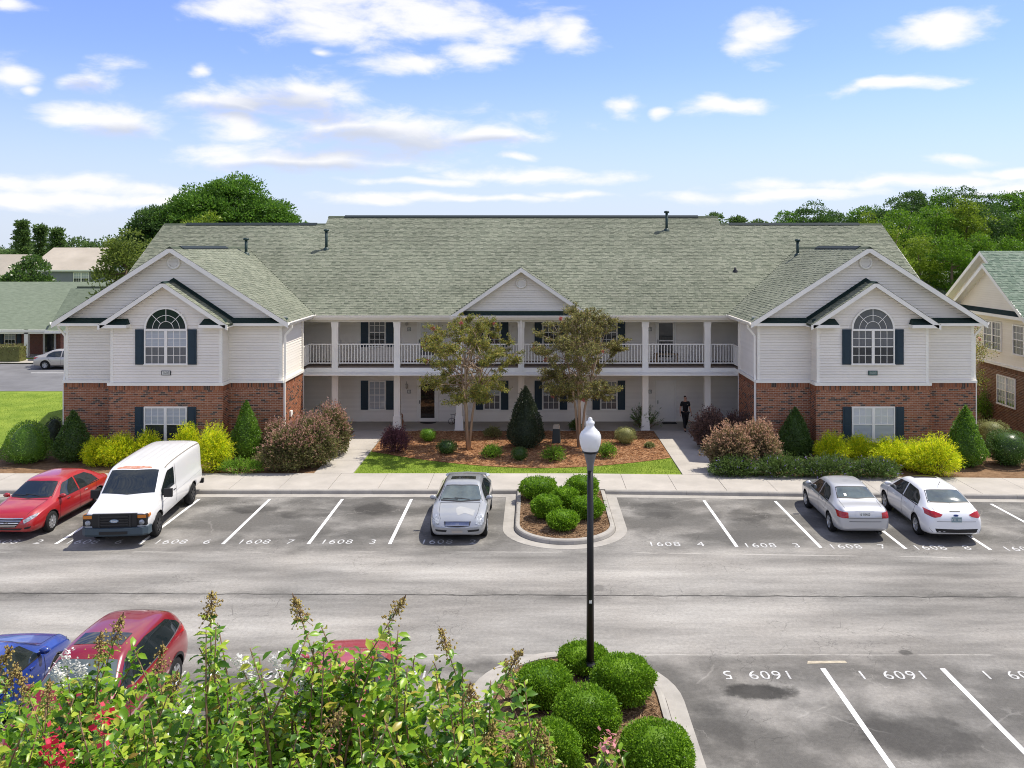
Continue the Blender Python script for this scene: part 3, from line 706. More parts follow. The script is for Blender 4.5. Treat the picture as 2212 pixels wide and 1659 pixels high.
def arch_window(parent, xc, y, zc, r, glass):
    f = MB(); n = 24; ro, ri = r, r-.075
    P = [(math.cos(PI*i/n), math.sin(PI*i/n)) for i in range(n+1)]
    for i in range(n):
        (c0, s0), (c1, s1) = P[i], P[i+1]
        v = [(xc+ro*c0, y-.06, zc+ro*s0), (xc+ro*c1, y-.06, zc+ro*s1), (xc+ri*c1, y-.06, zc+ri*s1), (xc+ri*c0, y-.06, zc+ri*s0),
             (xc+ro*c0, y+.02, zc+ro*s0), (xc+ro*c1, y+.02, zc+ro*s1), (xc+ri*c1, y+.02, zc+ri*s1), (xc+ri*c0, y+.02, zc+ri*s0)]
        f.add(v, [(0,1,2,3),(0,4,5,1),(2,6,7,3),(7,6,5,4)])
    f.box(xc-ro, xc+ro, y-.062, y+.02, zc-.09, zc)
    o = f.build('arched_window', WHITE, parent)
    mu = MB(); rings = [.37*ri, .68*ri]
    for rr in rings:
        mu.tube([(xc+rr*math.cos(PI*i/16), y-.02, zc+rr*math.sin(PI*i/16)) for i in range(17)], .013, 6)
    for k in (1, 2, 3):
        a = PI*k/4; mu.bar((xc+rings[0]*math.cos(a), y-.02, zc+rings[0]*math.sin(a)), (xc+ri*math.cos(a), y-.02, zc+ri*math.sin(a)), .022, .022, up=(0, 1, 0))
    mu.build('muntin_grid', WHITE, o)
    def sector(r0, r1, a0, a1):
        m = 8; v = [(xc+r1*math.cos(a0+(a1-a0)*i/m), zc+r1*math.sin(a0+(a1-a0)*i/m)) for i in range(m+1)]
        v += [(xc+r0*math.cos(a1-(a1-a0)*i/m), zc+r0*math.sin(a1-(a1-a0)*i/m)) for i in range(m+1)] if r0 > 0 else []
        MB().prism(v, 'y', y-.014, y-.008).build('pane', glass, o)
    sector(0, rings[0]-.004, 0, PI)
    for k in range(4):
        sector(rings[0]+.004, rings[1]-.004, PI*k/4+.01, PI*(k+1)/4-.01); sector(rings[1]+.004, ri, PI*k/4+.01, PI*(k+1)/4-.01)
def round_vent(parent, xc, y, zc, r):
    b = MB(); b.lathe([(r*.72, -.0), (r*.72, -.05), (r, -.05), (r, .02)], 24, (xc, y, zc), 'y')
    o = b.build('gable_vent', WHITE, parent)
    for i in range(7):
        z = -r*.6 + i*r*.2; w = math.sqrt(max(.001, (r*.72)**2 - z*z)); l = MB()
        l.add([(xc-w, y-.02, zc+z), (xc+w, y-.02, zc+z), (xc+w, y-.005, zc+z+r*.17), (xc-w, y-.005, zc+z+r*.17)], [(0,1,2,3)]); l.build('louvre', WHITE, o)
def downspout(parent, x, y, ztop, zb, dx=0.0, dy=0.0, jog=True):
    b = MB(); p = [(x+dx, y+dy, ztop+.12), (x+dx, y+dy, ztop), (x, y, ztop-.35)]
    if jog: p += [(x, y, 3.55), (x, y-.1, 3.2), (x, y-.1, zb)]
    else: p += [(x, y, zb)]
    for a, c in zip(p[:-1], p[1:]): b.bar(a, c, .085, .07, up=(0, 1, .01))
    b.build('downspout', WHITE, parent)
def gutter(parent, p, q, n):
    """open half gutter from p to q, n outward"""
    b = MB(); p = Vector(p); q = Vector(q); n = Vector(n); k = Vector((0,0,1))
    pr = [(0, .0), (0, -.12), (.07, -.12), (.12, -.03), (.12, .0), (.105, .0), (.06, -.10), (.012, -.10), (.012, 0)]
    v = [tuple(a + n*o + k*z) for a in (p, q) for o, z in pr]; m = len(pr)
    b.add(v, [(i, i+1, m+i+1, m+i) for i in range(m-1)] + [tuple(range(m)), tuple(range(2*m-1, m-1, -1))])
    b.build('gutter', WHITE, parent)
def rake(parent, pts, y0, h=.2, t=.04, nm='rake_board'):
    """white fascia boards under a gable edge: pts (x,z) of the roof line"""
    for (x0, z0), (x1, z1) in zip(pts[:-1], pts[1:]):
        MB().prism([(x0, z0), (x1, z1), (x1, z1-h), (x0, z0-h)], 'y', y0-t, y0).build(nm, FASC, parent)
def vent_pipe(parent, x, y, z, h=1.0):
    b = MB(); b.tube([(x, y, z-.25), (x, y, z+h)], .075, 10); b.lathe([(.11, 0), (.15, .02), (.15, .1), (.10, .13), (.0, .14)], 12, (x, y, z+h-.03))
    b.lathe([(.2, -.12), (.16, .03), (.08, .1)], 12, (x, y, z)); b.build('vent_pipe', VENTG, parent)

def wing(E, brk, sid, shg, bback, ox, oy, inner, sidm, lower=None, arched=True, bayroof=None, upper=None, arch=None, plaque='light', roof_end=None, blen=9.9, num='1608', inn_len=3.34, prio=1.0):
    """front wing with a projecting bay; ox,oy the middle of its front wall line; inner = side (+1/-1) of the porch"""
    W = 4.77; BW = 2.4; by = oy-.8; zb = 3.2; e = Vector
    U = (1, 0, 0); F = (0, -1, 0)
    wz = (.78, 2.28)
    # brick storey, 8 cm proud of the siding
    brick_wall(brk, bback, (ox-BW-.08, by-.08, 0), U, F, 2*BW+.16, .1, zb, [(BW+.08-.95, BW+.08+.95, wz[0]-.05, wz[1]+.01)], prio+.5)
    brick_wall(brk, bback, (ox-W-.08, oy-.08, 0), U, F, W-BW, .1, zb, (), prio)
    brick_wall(brk, bback, (ox+BW+.08, oy-.08, 0), U, F, W-BW, .1, zb, (), prio)
    for s in (-1, 1):
        brick_wall(brk, bback, (ox+s*(BW+.08), (by-.08) if s > 0 else oy-.08, 0), (0, s, 0), (s, 0, 0), .8, .1, zb, (), prio-.4)
        ln = inn_len if s == inner else blen
        brick_wall(brk, bback, (ox+s*(W+.08), (oy-.08) if s > 0 else oy+ln, 0), (0, s, 0), (s, 0, 0), ln+.08, .1, zb, (), prio-.4 if s == inner else -1)
        # siding on the sides
        siding(sid, (ox+s*W, oy if s > 0 else oy+ln, 0), (0, s, 0), (s, 0, 0), (zb+.12, 5.78), lambda z, l=ln: [(0, l)], 0.2 if s == inner else -2)
        siding(sid, (ox+s*BW, by if s > 0 else oy, 0), (0, s, 0), (s, 0, 0), (zb+.12, 5.78), lambda z: [(0, .8)], -.5)
    siding(sid, (ox-BW, by, 0), U, F, (zb+.12, 7.6), lambda z: [(max(0, (z-5.95)/.67), 2*BW-max(0, (z-5.95)/.67))], 1)
    siding(sid, (ox-W, oy, 0), U, F, (zb+.12, 5.9), lambda z: [(0, W-BW)], .7)
    siding(sid, (ox+BW, oy, 0), U, F, (zb+.12, 5.9), lambda z: [(0, W-BW)], .7)
    siding(sid, (ox-W, oy, 0), U, F, (5.9, 9.0), lambda z: [(max(0, (z-6.0)/.64), 2*W-max(0, (z-6.0)/.64))], 1)
    # solid core behind the cladding
    c = MB(); c.box(ox-W+.01, ox+W-.01, oy+.005, oy+inn_len-.02, 0, 5.78); c.box(ox-BW+.01, ox+BW-.01, by+.005, oy, 0, 5.78)
    c.prism([(ox-W+.02, 5.78), (ox+W-.02, 5.78), (ox, 9.0)], 'y', oy+.005, oy+.3); c.prism([(ox-BW+.02, 5.7), (ox+BW-.02, 5.7), (ox, 7.5)], 'y', by+.005, oy)
    c.build('wall_core', sidm, E)
    # water table band
    t = MB(); t.box(ox-BW-.12, ox+BW+.12, by-.14, by, zb, zb+.12)
    t.box(ox-W-.12, ox-BW-.121, oy-.14, oy, zb, zb+.118); t.box(ox+BW+.121, ox+W+.12, oy-.14, oy, zb, zb+.118)
    for s in (-1, 1):
        a, c_ = sorted((ox+s*BW, ox+s*(BW+.14))); t.box(a, c_, by+.001, oy-.001, zb+.001, zb+.119)
        a, c_ = sorted((ox+s*W, ox+s*(W+.14))); t.box(a, c_, oy+.001, oy+(inn_len if s == inner else blen), zb+.001, zb+.117)
    t.build('trim_band', FASC, E)
    # corner boards
    for x, y in ((ox-BW, by), (ox+BW, by), (ox-W, oy), (ox+W, oy)):
        s = 1 if x > ox else -1; b = MB()
        a, c_ = sorted((x+s*.025, x-s*.10)); b.box(a, c_, y-.028, y+.02, zb+.12, 5.8); a, c_ = sorted((x+s*.026, x)); b.box(a, c_, y+.02, y+.1, zb+.12, 5.8)
        b.build('corner_board', FASC, E)
    for s in (-1, 1): MB().box(ox+s*BW+(.0 if s > 0 else -.03), ox+s*BW+(.03 if s > 0 else 0), oy-.03, oy-.001, zb+.12, 5.75).build('corner_trim', FASC, E)
    # main gable roof
    zr = 9.2; ze = 5.9; eo = 5.16; sl = (zr-ze)/eo; yf = oy-.45
    ridge_end = roof_end if roof_end is not None else oy+9.85
    r = MB()
    for s in (-1, 1):
        p0 = (ox, zr); p1 = (ox+s*eo, ze)
        r.prism([p0, p1, (p1[0], p1[1]-.1), (p0[0], p0[1]-.1)] if s > 0 else [p1, p0, (p0[0], p0[1]-.1), (p1[0], p1[1]-.1)], 'y', yf-.03, ridge_end)
    roof = r.build('wing_roof', SHBASE, E)
    L_ = math.hypot(eo, zr-ze)
    for s in (-1, 1):
        v = e((-s*eo, 0, zr-ze)).normalized(); n = e((s*(zr-ze), 0, eo)).normalized()
        def rg(d, s=s, v=v):
            z = ze + v.z*d
            yend = ridge_end if roof_end is not None else min(ridge_end, oy + 4.1 + (z-5.85)/.588 + .02)
            ln = yend - (yf-.05)
            return [(0, ln)] if s > 0 else [(ridge_end-(yf-.05)-ln, ridge_end-(yf-.05))]
        if s > 0: shingles(shg, (ox+eo, yf-.05, ze), (0, 1, 0), v, n, L_, rg, .2 if s == inner else -.5)
        else: shingles(shg, (ox-eo, ridge_end, ze), (0, -1, 0), v, n, L_, rg, .2 if s == inner else -.5)
    MB().prism([(ox-.16, zr-.07), (ox, zr+.035), (ox+.16, zr-.07)], 'y', yf-.05, ridge_end).build('ridge_cap', SHBASE, E)
    MB().prism([(ox-.2, zr-.06), (ox, zr+.07), (ox+.2, zr-.06)], 'y', oy+.6, min(oy+6.5, ridge_end-.5)).build('ridge_vent', mat('ridge_vent_dark', (0.02, 0.03, 0.035), 0.8, 0.2), E)
    rake(E, [(ox-eo-.03, ze-.02), (ox, zr-.0), (ox+eo+.03, ze-.02)], yf, .23)
    # soffit boards under the gable overhang
    for s in (-1, 1):
        x1 = ox+s*eo
        MB().add([(ox, yf, zr-.14), (x1, yf, ze-.14), (x1, oy, ze-.14), (ox, oy, zr-.14)], [(0,1,2,3)]).build('soffit', FASC, E)
    # pent roofs and returns at the eave line
    xb = 2.76
    for s in (-1, 1):
        a, c_ = sorted((ox+s*(eo-.08), ox+s*(xb-.15)))
        p = MB(); p.add([(a, yf-.01, 5.90), (c_, yf-.01, 5.90), (c_, oy+.0, 6.08), (a, oy+.0, 6.08)], [(0,1,2,3)])
        p.add([(a, yf-.01, 5.905), (c_, yf-.01, 5.905), (c_, yf-.01, 5.87), (a, yf-.01, 5.87)], [(3,2,1,0)]); p.build('pent_roof', DKROOF, E)
        q = MB(); q.box(a, c_, yf, oy-.001, 5.74, 5.868); q.box(a+.05, c_-.05, oy-.03, oy-.018, 6.085, 6.13); q.build('eave_box', FASC, E)
        a, c_ = sorted((ox+s*(xb-.06), ox+s*(BW-.85)))
        y2 = by-.42; p = MB()
        p.add([(a+.02, y2, 5.86), (c_-.02, y2, 5.86), (c_-.1, by-.02, 6.1), (a+.1, by-.02, 6.1)], [(0,1,2,3)])
        p.add([(a+.02, y2, 5.86), (a+.1, by-.02, 6.1), (a+.02, by-.02, 5.86)], [(0,1,2)]); p.add([(c_-.02, y2, 5.86), (c_-.02, by-.02, 5.86), (c_-.1, by-.02, 6.1)], [(0,1,2)])
        p.build('return_roof', DKROOF, E)
        MB().box(a, c_, y2-.02, by-.001, 5.72, 5.857).build('eave_return', FASC, E)
    # bay gable roof
    za, zb2 = 7.70, 5.86; y2 = by-.4; r2 = MB()
    for s in (-1, 1):
        p0 = (ox, za); p1 = (ox+s*xb, zb2)
        r2.prism([p0, p1, (p1[0], p1[1]-.08), (p0[0], p0[1]-.08)] if s > 0 else [p1, p0, (p0[0], p0[1]-.08), (p1[0], p1[1]-.08)], 'y', y2-.03, oy-.001)
    r2.build('bay_roof', SHBASE, E)
    L2 = math.hypot(xb, za-zb2)
    for s in (-1, 1):
        v = e((-s*xb, 0, za-zb2)).normalized(); n = e((s*(za-zb2), 0, xb)).normalized(); ln = oy-.003-(y2-.05)
        if s > 0: shingles(shg, (ox+xb, y2-.05, zb2), (0, 1, 0), v, n, L2, lambda d: [(0, ln)], -.2)
        else: shingles(shg, (ox-xb, oy-.003, zb2), (0, -1, 0), v, n, L2, lambda d: [(0, ln)], -.2)
        # dark strip painted in for the gable's shadow where the bay roof meets the wall
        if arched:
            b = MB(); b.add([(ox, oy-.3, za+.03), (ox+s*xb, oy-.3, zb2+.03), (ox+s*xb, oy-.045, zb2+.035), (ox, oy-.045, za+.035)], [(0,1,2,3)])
            b.add([(ox, oy-.045, za+.03), (ox+s*xb, oy-.045, zb2+.03), (ox+s*xb, oy-.045, zb2+.15), (ox, oy-.045, za+.15)], [(0,1,2,3)]); b.build('gable_shadow_strip', DKROOF, E)
        MB().add([(ox, y2, za-.12), (ox+s*xb, y2, zb2-.12), (ox+s*xb, by, zb2-.12), (ox, by, za-.12)], [(0,1,2,3)]).build('soffit', FASC, E)
        MB().box(*sorted((ox+s*xb, ox+s*(BW+.03))), by, oy, 5.72, 5.78).build('soffit', FASC, E)
    MB().prism([(ox-.13, za-.06), (ox, za+.035), (ox+.13, za-.06)], 'y', y2-.05, oy-.025).build('ridge_cap', DKROOF, E)
    rake(E, [(ox-xb-.03, zb2-.02), (ox, za-.0), (ox+xb+.03, zb2-.02)], y2, .21)
    round_vent(E, ox, oy-.03, 8.52, .30)
    window(E, ox, by-.04, 4.13, 5.64, 1.87, 2, 3, 2, *(upper or (GLASSB, GLASSM)))
    if arched: arch_window(E, ox, by-.04, 5.66, .935, arch or GLASSA)
    window(E, ox, by-.085, wz[0], wz[1], 1.86, 2, 3, 2, *(lower or (GLASSB, GLASSM)), lowgrid=False)
    # number plaque
    p = MB().box(ox-.205, ox+.205, by-.05, by-.015, 3.645, 3.845).build('number_plaque', BLACK if plaque == 'light' else mat('plaque_frame_green', (0.03, 0.06, 0.06), 0.4), E)
    MB().box(ox-.175, ox+.175, by-.056, by-.05, 3.672, 3.818).build('plaque_face', mat('plaque_cream', (0.66, 0.66, 0.6), 0.5) if plaque == 'light' else mat('plaque_green', (0.10, 0.17, 0.15), 0.4), p)
    inst('plaque_number', text_mesh(num, .165, mat('plaque_ink', (0.05, 0.05, 0.05), 0.5) if plaque == 'light' else mat('plaque_ink_pale', (0.35, 0.38, 0.36), 0.5)), p, (ox, by-.059, 3.742), (PI/2, 0, 0), (.92, 1, 1))
    # gutters along the side eaves and downspouts
    ge = {inner: (oy+4.1 - .0), -inner: oy+blen}
    for s in (-1, 1):
        gutter(E, (ox+s*eo, yf, ze-.0), (ox+s*eo, ge[s], ze-.0), (s, 0, 0))
        a, c_ = sorted((ox+s*eo, ox+s*W)); MB().box(a, c_, yf+.02, ge[s], 5.73, 5.77).build('soffit', FASC, E)
        downspout(E, ox+s*(W+.12), oy+.12, 5.62, .15, s*.3, .0)

def apartment_main():
    E = thing('apartment_building', 'long two-storey brick and beige siding apartment building with green roof and white porch columns', 'building', (-.6, 39.0, 0))
    brk = Pieces('brick', BRICK); sid = Pieces('siding_board', SIDING); shg = Pieces('shingle', SHING)
    bback = MB(); bback2 = MB()
    wing(E, brk, sid, shg, bback, -15.33, 0, 1, SIDING, lower=(GLASSB, GLASSD), upper=(GLASSB, GLASSM), arch=GLASSA)
    wing(E, brk, sid, shg, bback2, 15.33, 0, -1, SIDING, lower=(GLASSW, GLASSB), upper=(GLASSM, GLASSD), arch=GLASSM, plaque='dark')
    # ---- porch
    yb = 6.6; yc = 4.6; hw = 10.56                    # back wall, column line, half width (local)
    MB().box(-13, 13, 4.42, yb+.05, .0, .155).build('porch_slab', PORCHC, E)
    siding(sid, (-13, yb, 0), (1, 0, 0), (0, -1, 0), (.16, 3.0), lambda z: [(0, 26)], 1.5)
    siding(sid, (-13, yb, 0), (1, 0, 0), (0, -1, 0), (3.3, 5.66), lambda z: [(0, 26)], 1.5)
    MB().box(-13, 13, yb+.004, yb+.2, 0, 5.7).build('porch_wall', SIDING, E)
    for s in (-1, 1):      # breezeway ends
        b = MB(); b.box(*sorted((s*10.6, s*12.6)), 3.32, 3.4, .1, 5.7); b.box(*sorted((s*12.5, s*12.6)), 3.4, yb, .1, 5.7); b.build('breezeway_wall', SIDING, E)
        MB().box(*sorted((s*(hw), s*(hw-.1))), 3.30, 3.38, .15, 5.7).build('corner_board', FASC, E)
    # deck, beam, ceilings
    d = MB(); d.box(-hw, hw, yc-.06, yb, 3.24, 3.31); d.box(-12.5, -hw, 3.4, yb, 3.24, 3.308); d.box(hw, 12.5, 3.4, yb, 3.24, 3.308); d.build('balcony_deck', mat('deck_brown', (0.16, 0.12, 0.09), 0.8), E)
    bm = MB(); bm.box(-hw, hw, yc-.13, yc+.1, 2.98, 3.238)
    for s in (-1, 1): bm.box(*sorted((s*(hw-.0), s*(hw+.18))), 3.4, yc+.1, 2.981, 3.237)
    bm.build('deck_beam', FASC, E)
    MB().box(-12.5, 12.5, 3.42, yb, 3.0, 3.05).build('porch_ceiling', FASC, E)
    MB().box(-12.5, 12.5, 4.2, yb, 5.62, 5.68).build('porch_ceiling', FASC, E)
    fr = MB(); fr.box(-hw-.2, hw+.2, yc-.16, yc+.12, 5.5, 5.66); fr.build('frieze_beam', mat('frieze_cream', (0.68, 0.65, 0.56), 0.5, noise=(1, .05)), E)
    MB().box(-hw-.2, hw+.2, 4.12, yc-.161, 5.66, 5.7).build('soffit', FASC, E)
    cols = [-9.21 + 3.07*i for i in range(7)]
    for i, x in enumerate(cols):
        w = .15; b = MB(); b.box(x-w, x+w, yc-w, yc+w, .155, 5.5); o = b.build('column', WHITE, E)
        b = MB(); b.add([(x-.215, yc-.215, .156), (x+.215, yc-.215, .156), (x+.215, yc+.215, .156), (x-.215, yc+.215, .156), (x-.18, yc-.18, .82), (x+.18, yc-.18, .82), (x+.18, yc+.18, .82), (x-.18, yc+.18, .82)],
              [(0,1,5,4),(1,2,6,5),(2,3,7,6),(3,0,4,7),(4,5,6,7)])
        b.box(x-.2, x+.2, yc-.2, yc+.2, .82, .86); b.box(x-.23, x+.23, yc-.23, yc+.23, .156, .2); b.build('column_base', WHITE, o)
        b = MB(); b.box(x-.17, x+.17, yc-.17, yc+.17, 5.24, 5.5); b.box(x-.185, x+.185, yc-.185, yc+.185, 5.44, 5.498); b.build('capital', WHITE, o)
    downspout(E, cols[3], yc-.22, 5.5, .16, 0, -.1, jog=False)
    # railings with single balusters
    bal = MB().box(-.017, .017, -.017, .017, 0, .86).mesh('baluster', WHITE)
    def railing(p, q, n):
        p = Vector((*p, 0)); q = Vector((*q, 0)); d = (q-p)
        b = MB(); b.bar(p+Vector((0,0,4.39)), q+Vector((0,0,4.39)), .075, .05); b.bar(p+Vector((0,0,3.46)), q+Vector((0,0,3.46)), .05, .05)
        o = b.build('railing', WHITE, E, 'x'); del o['kind']; a = math.atan2(d.y, d.x)
        for i in range(n): inst('baluster', bal, o, p + d*((i+.5)/n) + Vector((0,0,3.49)), (0, 0, a))
    for i in range(6): railing((cols[i]+.15, yc), (cols[i+1]-.15, yc), 19)
    railing((-hw+.05, yc), (cols[0]-.15, yc), 8); railing((cols[6]+.15, yc), (hw-.05, yc), 8)
    railing((-hw+.05, 3.4), (-hw+.05, yc), 9); railing((hw-.05, 3.4), (hw-.05, yc), 9)
    # porch windows and doors on both floors
    X = lambda px: (px-1152)*45.6/1900+.6
    wins = [815, 1063, 1190, 1315]
    for px in wins:
        up = [GLASSB, GLASSM][px in (1315,)]
        window(E, X(px), yb-.02, .80, 2.29, .88, 1, 3, 2, up, GLASSM if px != 815 else GLASSB, sw=.38)
        window(E, X(px), yb-.02, 4.06, 5.52, .88, 1, 3, 2, GLASSM, GLASSD, sw=.38)
    def door(px, z0, style, lab):
        x = X(px); w = .46; y = yb-.02; o = MB()
        o.box(x-w-.08, x-w, y-.05, y, z0, z0+2.15); o.box(x+w, x+w+.08, y-.05, y, z0, z0+2.15); o.box(x-w, x+w, y-.05, y, z0+2.07, z0+2.15)
        o = o.build('door', WHITE, E); o['label'] = lab
        if style == 'panel':
            MB().box(x-w+.01, x+w-.01, y-.03, y, z0+.02, z0+2.06).build('door_leaf', WHITE, o)
            for (a, c, p, q) in ((-.36, -.04, .2, .85), (.04, .36, .2, .85), (-.36, -.04, 1.0, 1.55), (.04, .36, 1.0, 1.55), (-.36, -.04, 1.66, 1.93), (.04, .36, 1.66, 1.93)):
                MB().box(x+a, x+c, y-.036, y-.029, z0+p, z0+q).build('door_panel', WHITE, o)
        else:
            f = MB(); f.box(x-w+.01, x-w+.1, y-.045, y-.005, z0+.02, z0+2.06); f.box(x+w-.1, x+w-.01, y-.045, y-.005, z0+.02, z0+2.06)
            f.box(x-w+.1, x+w-.1, y-.045, y-.005, z0+1.96, z0+2.06); f.box(x-w+.1, x+w-.1, y-.045, y-.005, z0+.02, z0+(.2 if style != 'half' else .3))
            if style in ('half', 'dark'): f.box(x-w+.1, x+w-.1, y-.045, y-.005, z0+1.02, z0+1.08)
            f.build('door_leaf', WHITE, o)
            gm = {'full': GLASSR, 'half': GLASSW, 'dark': GLASSD}[style]
            if style == 'full': pane(o, gm, x-w+.1, x+w-.1, z0+.2, z0+1.96, y-.02)
            else: pane(o, gm, x-w+.1, x+w-.1, z0+1.08, z0+1.96, y-.02); pane(o, GLASSD if style == 'dark' else GLASSM, x-w+.1, x+w-.1, z0+.2, z0+1.02, y-.02)
        MB().box(x-w+.03, x-w+.06, y-.09, y-.045, z0+.95, z0+1.12).build('door_handle', DKMETAL, o)
        MB().box(x-w-.1, x+w+.1, y-.12, y-.0, z0-.0, z0+.02).build('sill', CONC2, o)
    GLASSR = mat('storm_door_glass', (0.03, 0.026, 0.02), 0.02, 0.9)
    door(924, .155, 'full', 'white storm door with a full mirror-like glass pane'); door(924, 3.31, 'half', 'white upper door with pale curtained glass')
    door(1438, .155, 'panel', 'plain white panelled door'); door(1438, 3.31, 'dark', 'white storm door with dark glass')
    for px, z, t in ((884, 1.72, '2'), (884, 4.95, '6'), (1404, 1.72, '3'), (1404, 4.95, '7')):
        o = MB().box(X(px)-.09, X(px)+.09, yb-.045, yb-.02, z-.09, z+.09).build('unit_plaque', DKMETAL, E)
        MB().box(X(px)-.07, X(px)+.07, yb-.05, yb-.045, z-.07, z+.07).build('plaque_face', mat('plaque_cream', (0.66, 0.66, 0.6), 0.5), o)
        inst('plaque_number', text_mesh(t, .13, BLACK), o, (X(px), yb-.053, z), (PI/2, 0, 0))
    for px, z in ((879, 2.05), (1397, 2.05), (879, 5.3), (1397, 5.3)):
        x = X(px); b = MB(); b.tube([(x, yb-.03, z+.15), (x, yb-.12, z+.2), (x, yb-.14, z+.1)], .015, 6)
        b.lathe([(.02, .12), (.07, .06), (.05, 0), (.055, -.14), (.02, -.18)], 8, (x, yb-.14, z)); b.build('wall_lantern', mat('lantern_glass', (0.45, 0.43, 0.38), 0.2), E)
    # ---- main roof
    sl = .588; ye = 4.1; ze = 5.85; yr = 12.86; zr = ze + sl*(yr-ye); yr2 = 12.08; zr2 = ze + sl*(yr2-ye)
    cw = 11.45; ew = 20.8; r = MB()
    def slab(x0, x1, y0, z0, y1, z1, t=.1):
        r.add([(x0,y0,z0),(x1,y0,z0),(x1,y1,z1),(x0,y1,z1),(x0,y0,z0-t),(x1,y0,z0-t),(x1,y1,z1-t),(x0,y1,z1-t)], [(0,1,2,3),(7,6,5,4),(0,4,5,1),(1,5,6,2),(2,6,7,3),(3,7,4,0)])
    slab(-cw, cw, ye, ze, yr, zr); slab(-cw, cw, yr, zr, yr+8.6, zr-8.6*sl)
    for s in (-1, 1):
        a, c = sorted((s*cw, s*ew))
        slab(a, c, ye+.4, ze+.4*sl, yr2, zr2); slab(a, c, yr2, zr2, yr2+8, zr2-8*sl)
    roof = r.build('main_roof', SHBASE, E)
    b = MB(); b.box(-13, 13, yb+.2, 20.5, 0, 5.7); b.box(-20.1, -13, 3.4, 19, 0, 5.75); b.box(13, 20.1, 3.4, 19, 0, 5.75)
    for s in (-1, 1): b.prism([(ye+.6, 5.75), (yr2+7.5, 5.75), (yr2, zr2-.15)], 'x', s*20.1-.05, s*20.1+.05)
    for s in (-1, 1): b.prism([(yr2-.2, zr2-.3), (yr+1.2, zr2-.3), (yr, zr-.12)], 'x', s*(cw-.3)-.03, s*(cw-.3)+.03)
    b.build('rear_block', SIDING, E)
    v = Vector((0, 1, sl)).normalized(); n = Vector((0, -sl, 1)).normalized(); L_ = math.hypot(yr-ye, zr-ze); k = v.y
    def rg(d):
        y = ye + d*k; z = ze + sl*(y-ye); out = []
        g = max(0, (9.2-z)/.6395)         # half width of the wing roof at this height
        gz = max(0, (8.2-z)/.68)          # centre porch gable
        lim = cw if y > yr2 else ew+.03
        inner = (15.33 - g) if g > 0 else lim
        inner = min(inner, lim)
        if gz > 0: out += [(-inner, -gz), (gz, inner)]
        else: out += [(-inner, inner)]
        if g > 0 and 15.33+g < ew: out += [(-ew, -15.33-g), (15.33+g, ew)]
        return out
    shingles(shg, (0, ye, ze), (1, 0, 0), v, n, L_, rg, .3)
    RV = mat('ridge_vent_dark', (0.02, 0.03, 0.035), 0.8, 0.2)
    MB().prism([(yr-.17, zr-.07), (yr, zr+.04), (yr+.17, zr-.07)], 'x', -cw-.02, cw+.02).build('ridge_cap', SHBASE, E)
    MB().prism([(yr-.2, zr-.05), (yr, zr+.085), (yr+.2, zr-.05)], 'x', -10.5, 10.3).build('ridge_vent', RV, E)
    for s in (-1, 1):
        a, c = sorted((s*cw, s*ew)); MB().prism([(yr2-.17, zr2-.07), (yr2, zr2+.04), (yr2+.17, zr2-.07)], 'x', a, c).build('ridge_cap', SHBASE, E)
        a, c = sorted((s*(cw+.5), s*(ew-1.3))); MB().prism([(yr2-.2, zr2-.05), (yr2, zr2+.08), (yr2+.2, zr2-.05)], 'x', a, c).build('ridge_vent', RV, E)
        b = MB(); x = s*ew
        for (ya, za_, yb_, zb_) in ((ye+.4, ze+.4*sl, yr2, zr2), (yr2+8, zr2-8*sl, yr2, zr2)):
            b.add([(x, ya, za_-.02), (x, yb_, zb_-.02), (x, yb_, zb_-.24), (x, ya, za_-.24), (x+s*.03, ya, za_-.02), (x+s*.03, yb_, zb_-.02), (x+s*.03, yb_, zb_-.24), (x+s*.03, ya, za_-.24)],
                  [(0,1,2,3),(7,6,5,4),(0,4,5,1),(2,6,7,3),(1,5,6,2),(3,7,4,0)])
        b.build('rake_board', FASC, E)
    gutter(E, (-10.2, ye, ze), (10.2, ye, ze), (0, -1, 0))
    MB().box(-10.2, 10.2, ye, ye+.03, ze-.19, ze-.015).build('fascia_board', FASC, E)
    # ---- centre porch gable
    gx = 3.42; gz = 8.2; y0 = 4.05; r = MB(); yend = lambda z: ye + (z-ze)/sl
    for s in (-1, 1):
        v4 = [(0, y0-.03, gz), (s*gx, y0-.03, ze+.02), (s*gx, yend(ze+.02), ze+.02), (0, yend(gz), gz)]
        r.add(v4 + [(a, b_, c-.08) for a, b_, c in v4], [(0,1,2,3),(4,5,6,7),(0,1,5,4),(1,2,6,5)])
        v = Vector((-s*gx, 0, gz-ze)).normalized(); n = Vector((s*(gz-ze), 0, gx)).normalized(); ln = math.hypot(gx, gz-ze); full = yend(gz)-y0+.05
        rgx = lambda d, s=s, v=v, full=full: [(0, yend(ze+v.z*d)-y0+.05)] if s > 0 else [(full-(yend(ze+v.z*d)-y0+.05), full)]
        if s > 0: shingles(shg, (gx, y0-.05, ze), (0, 1, 0), v, n, ln, rgx, -.3)
        else: shingles(shg, (-gx, yend(gz), ze), (0, -1, 0), v, n, ln, rgx, -.3)
        MB().add([(0, y0, gz-.13), (s*gx, y0, ze-.1), (s*gx, yc-.05, ze-.1), (0, yc-.05, gz-.13)], [(0,1,2,3)]).build('soffit', FASC, E)
    r.build('porch_gable_roof', SHBASE, E)
    siding(sid, (-3.0, yc-.1, 0), (1, 0, 0), (0, -1, 0), (6.0, 8.05), lambda z: [(max(0, (z-6.12)/.68), 6.0-max(0, (z-6.12)/.68))], 1)
    MB().prism([(-3.1, 5.9), (3.1, 5.9), (0, 8.05)], 'y', yc-.095, yc+.2).build('gable_wall', SIDING, E)
    rake(E, [(-gx-.03, ze-.0), (0, gz), (gx+.03, ze-.0)], y0, .22)
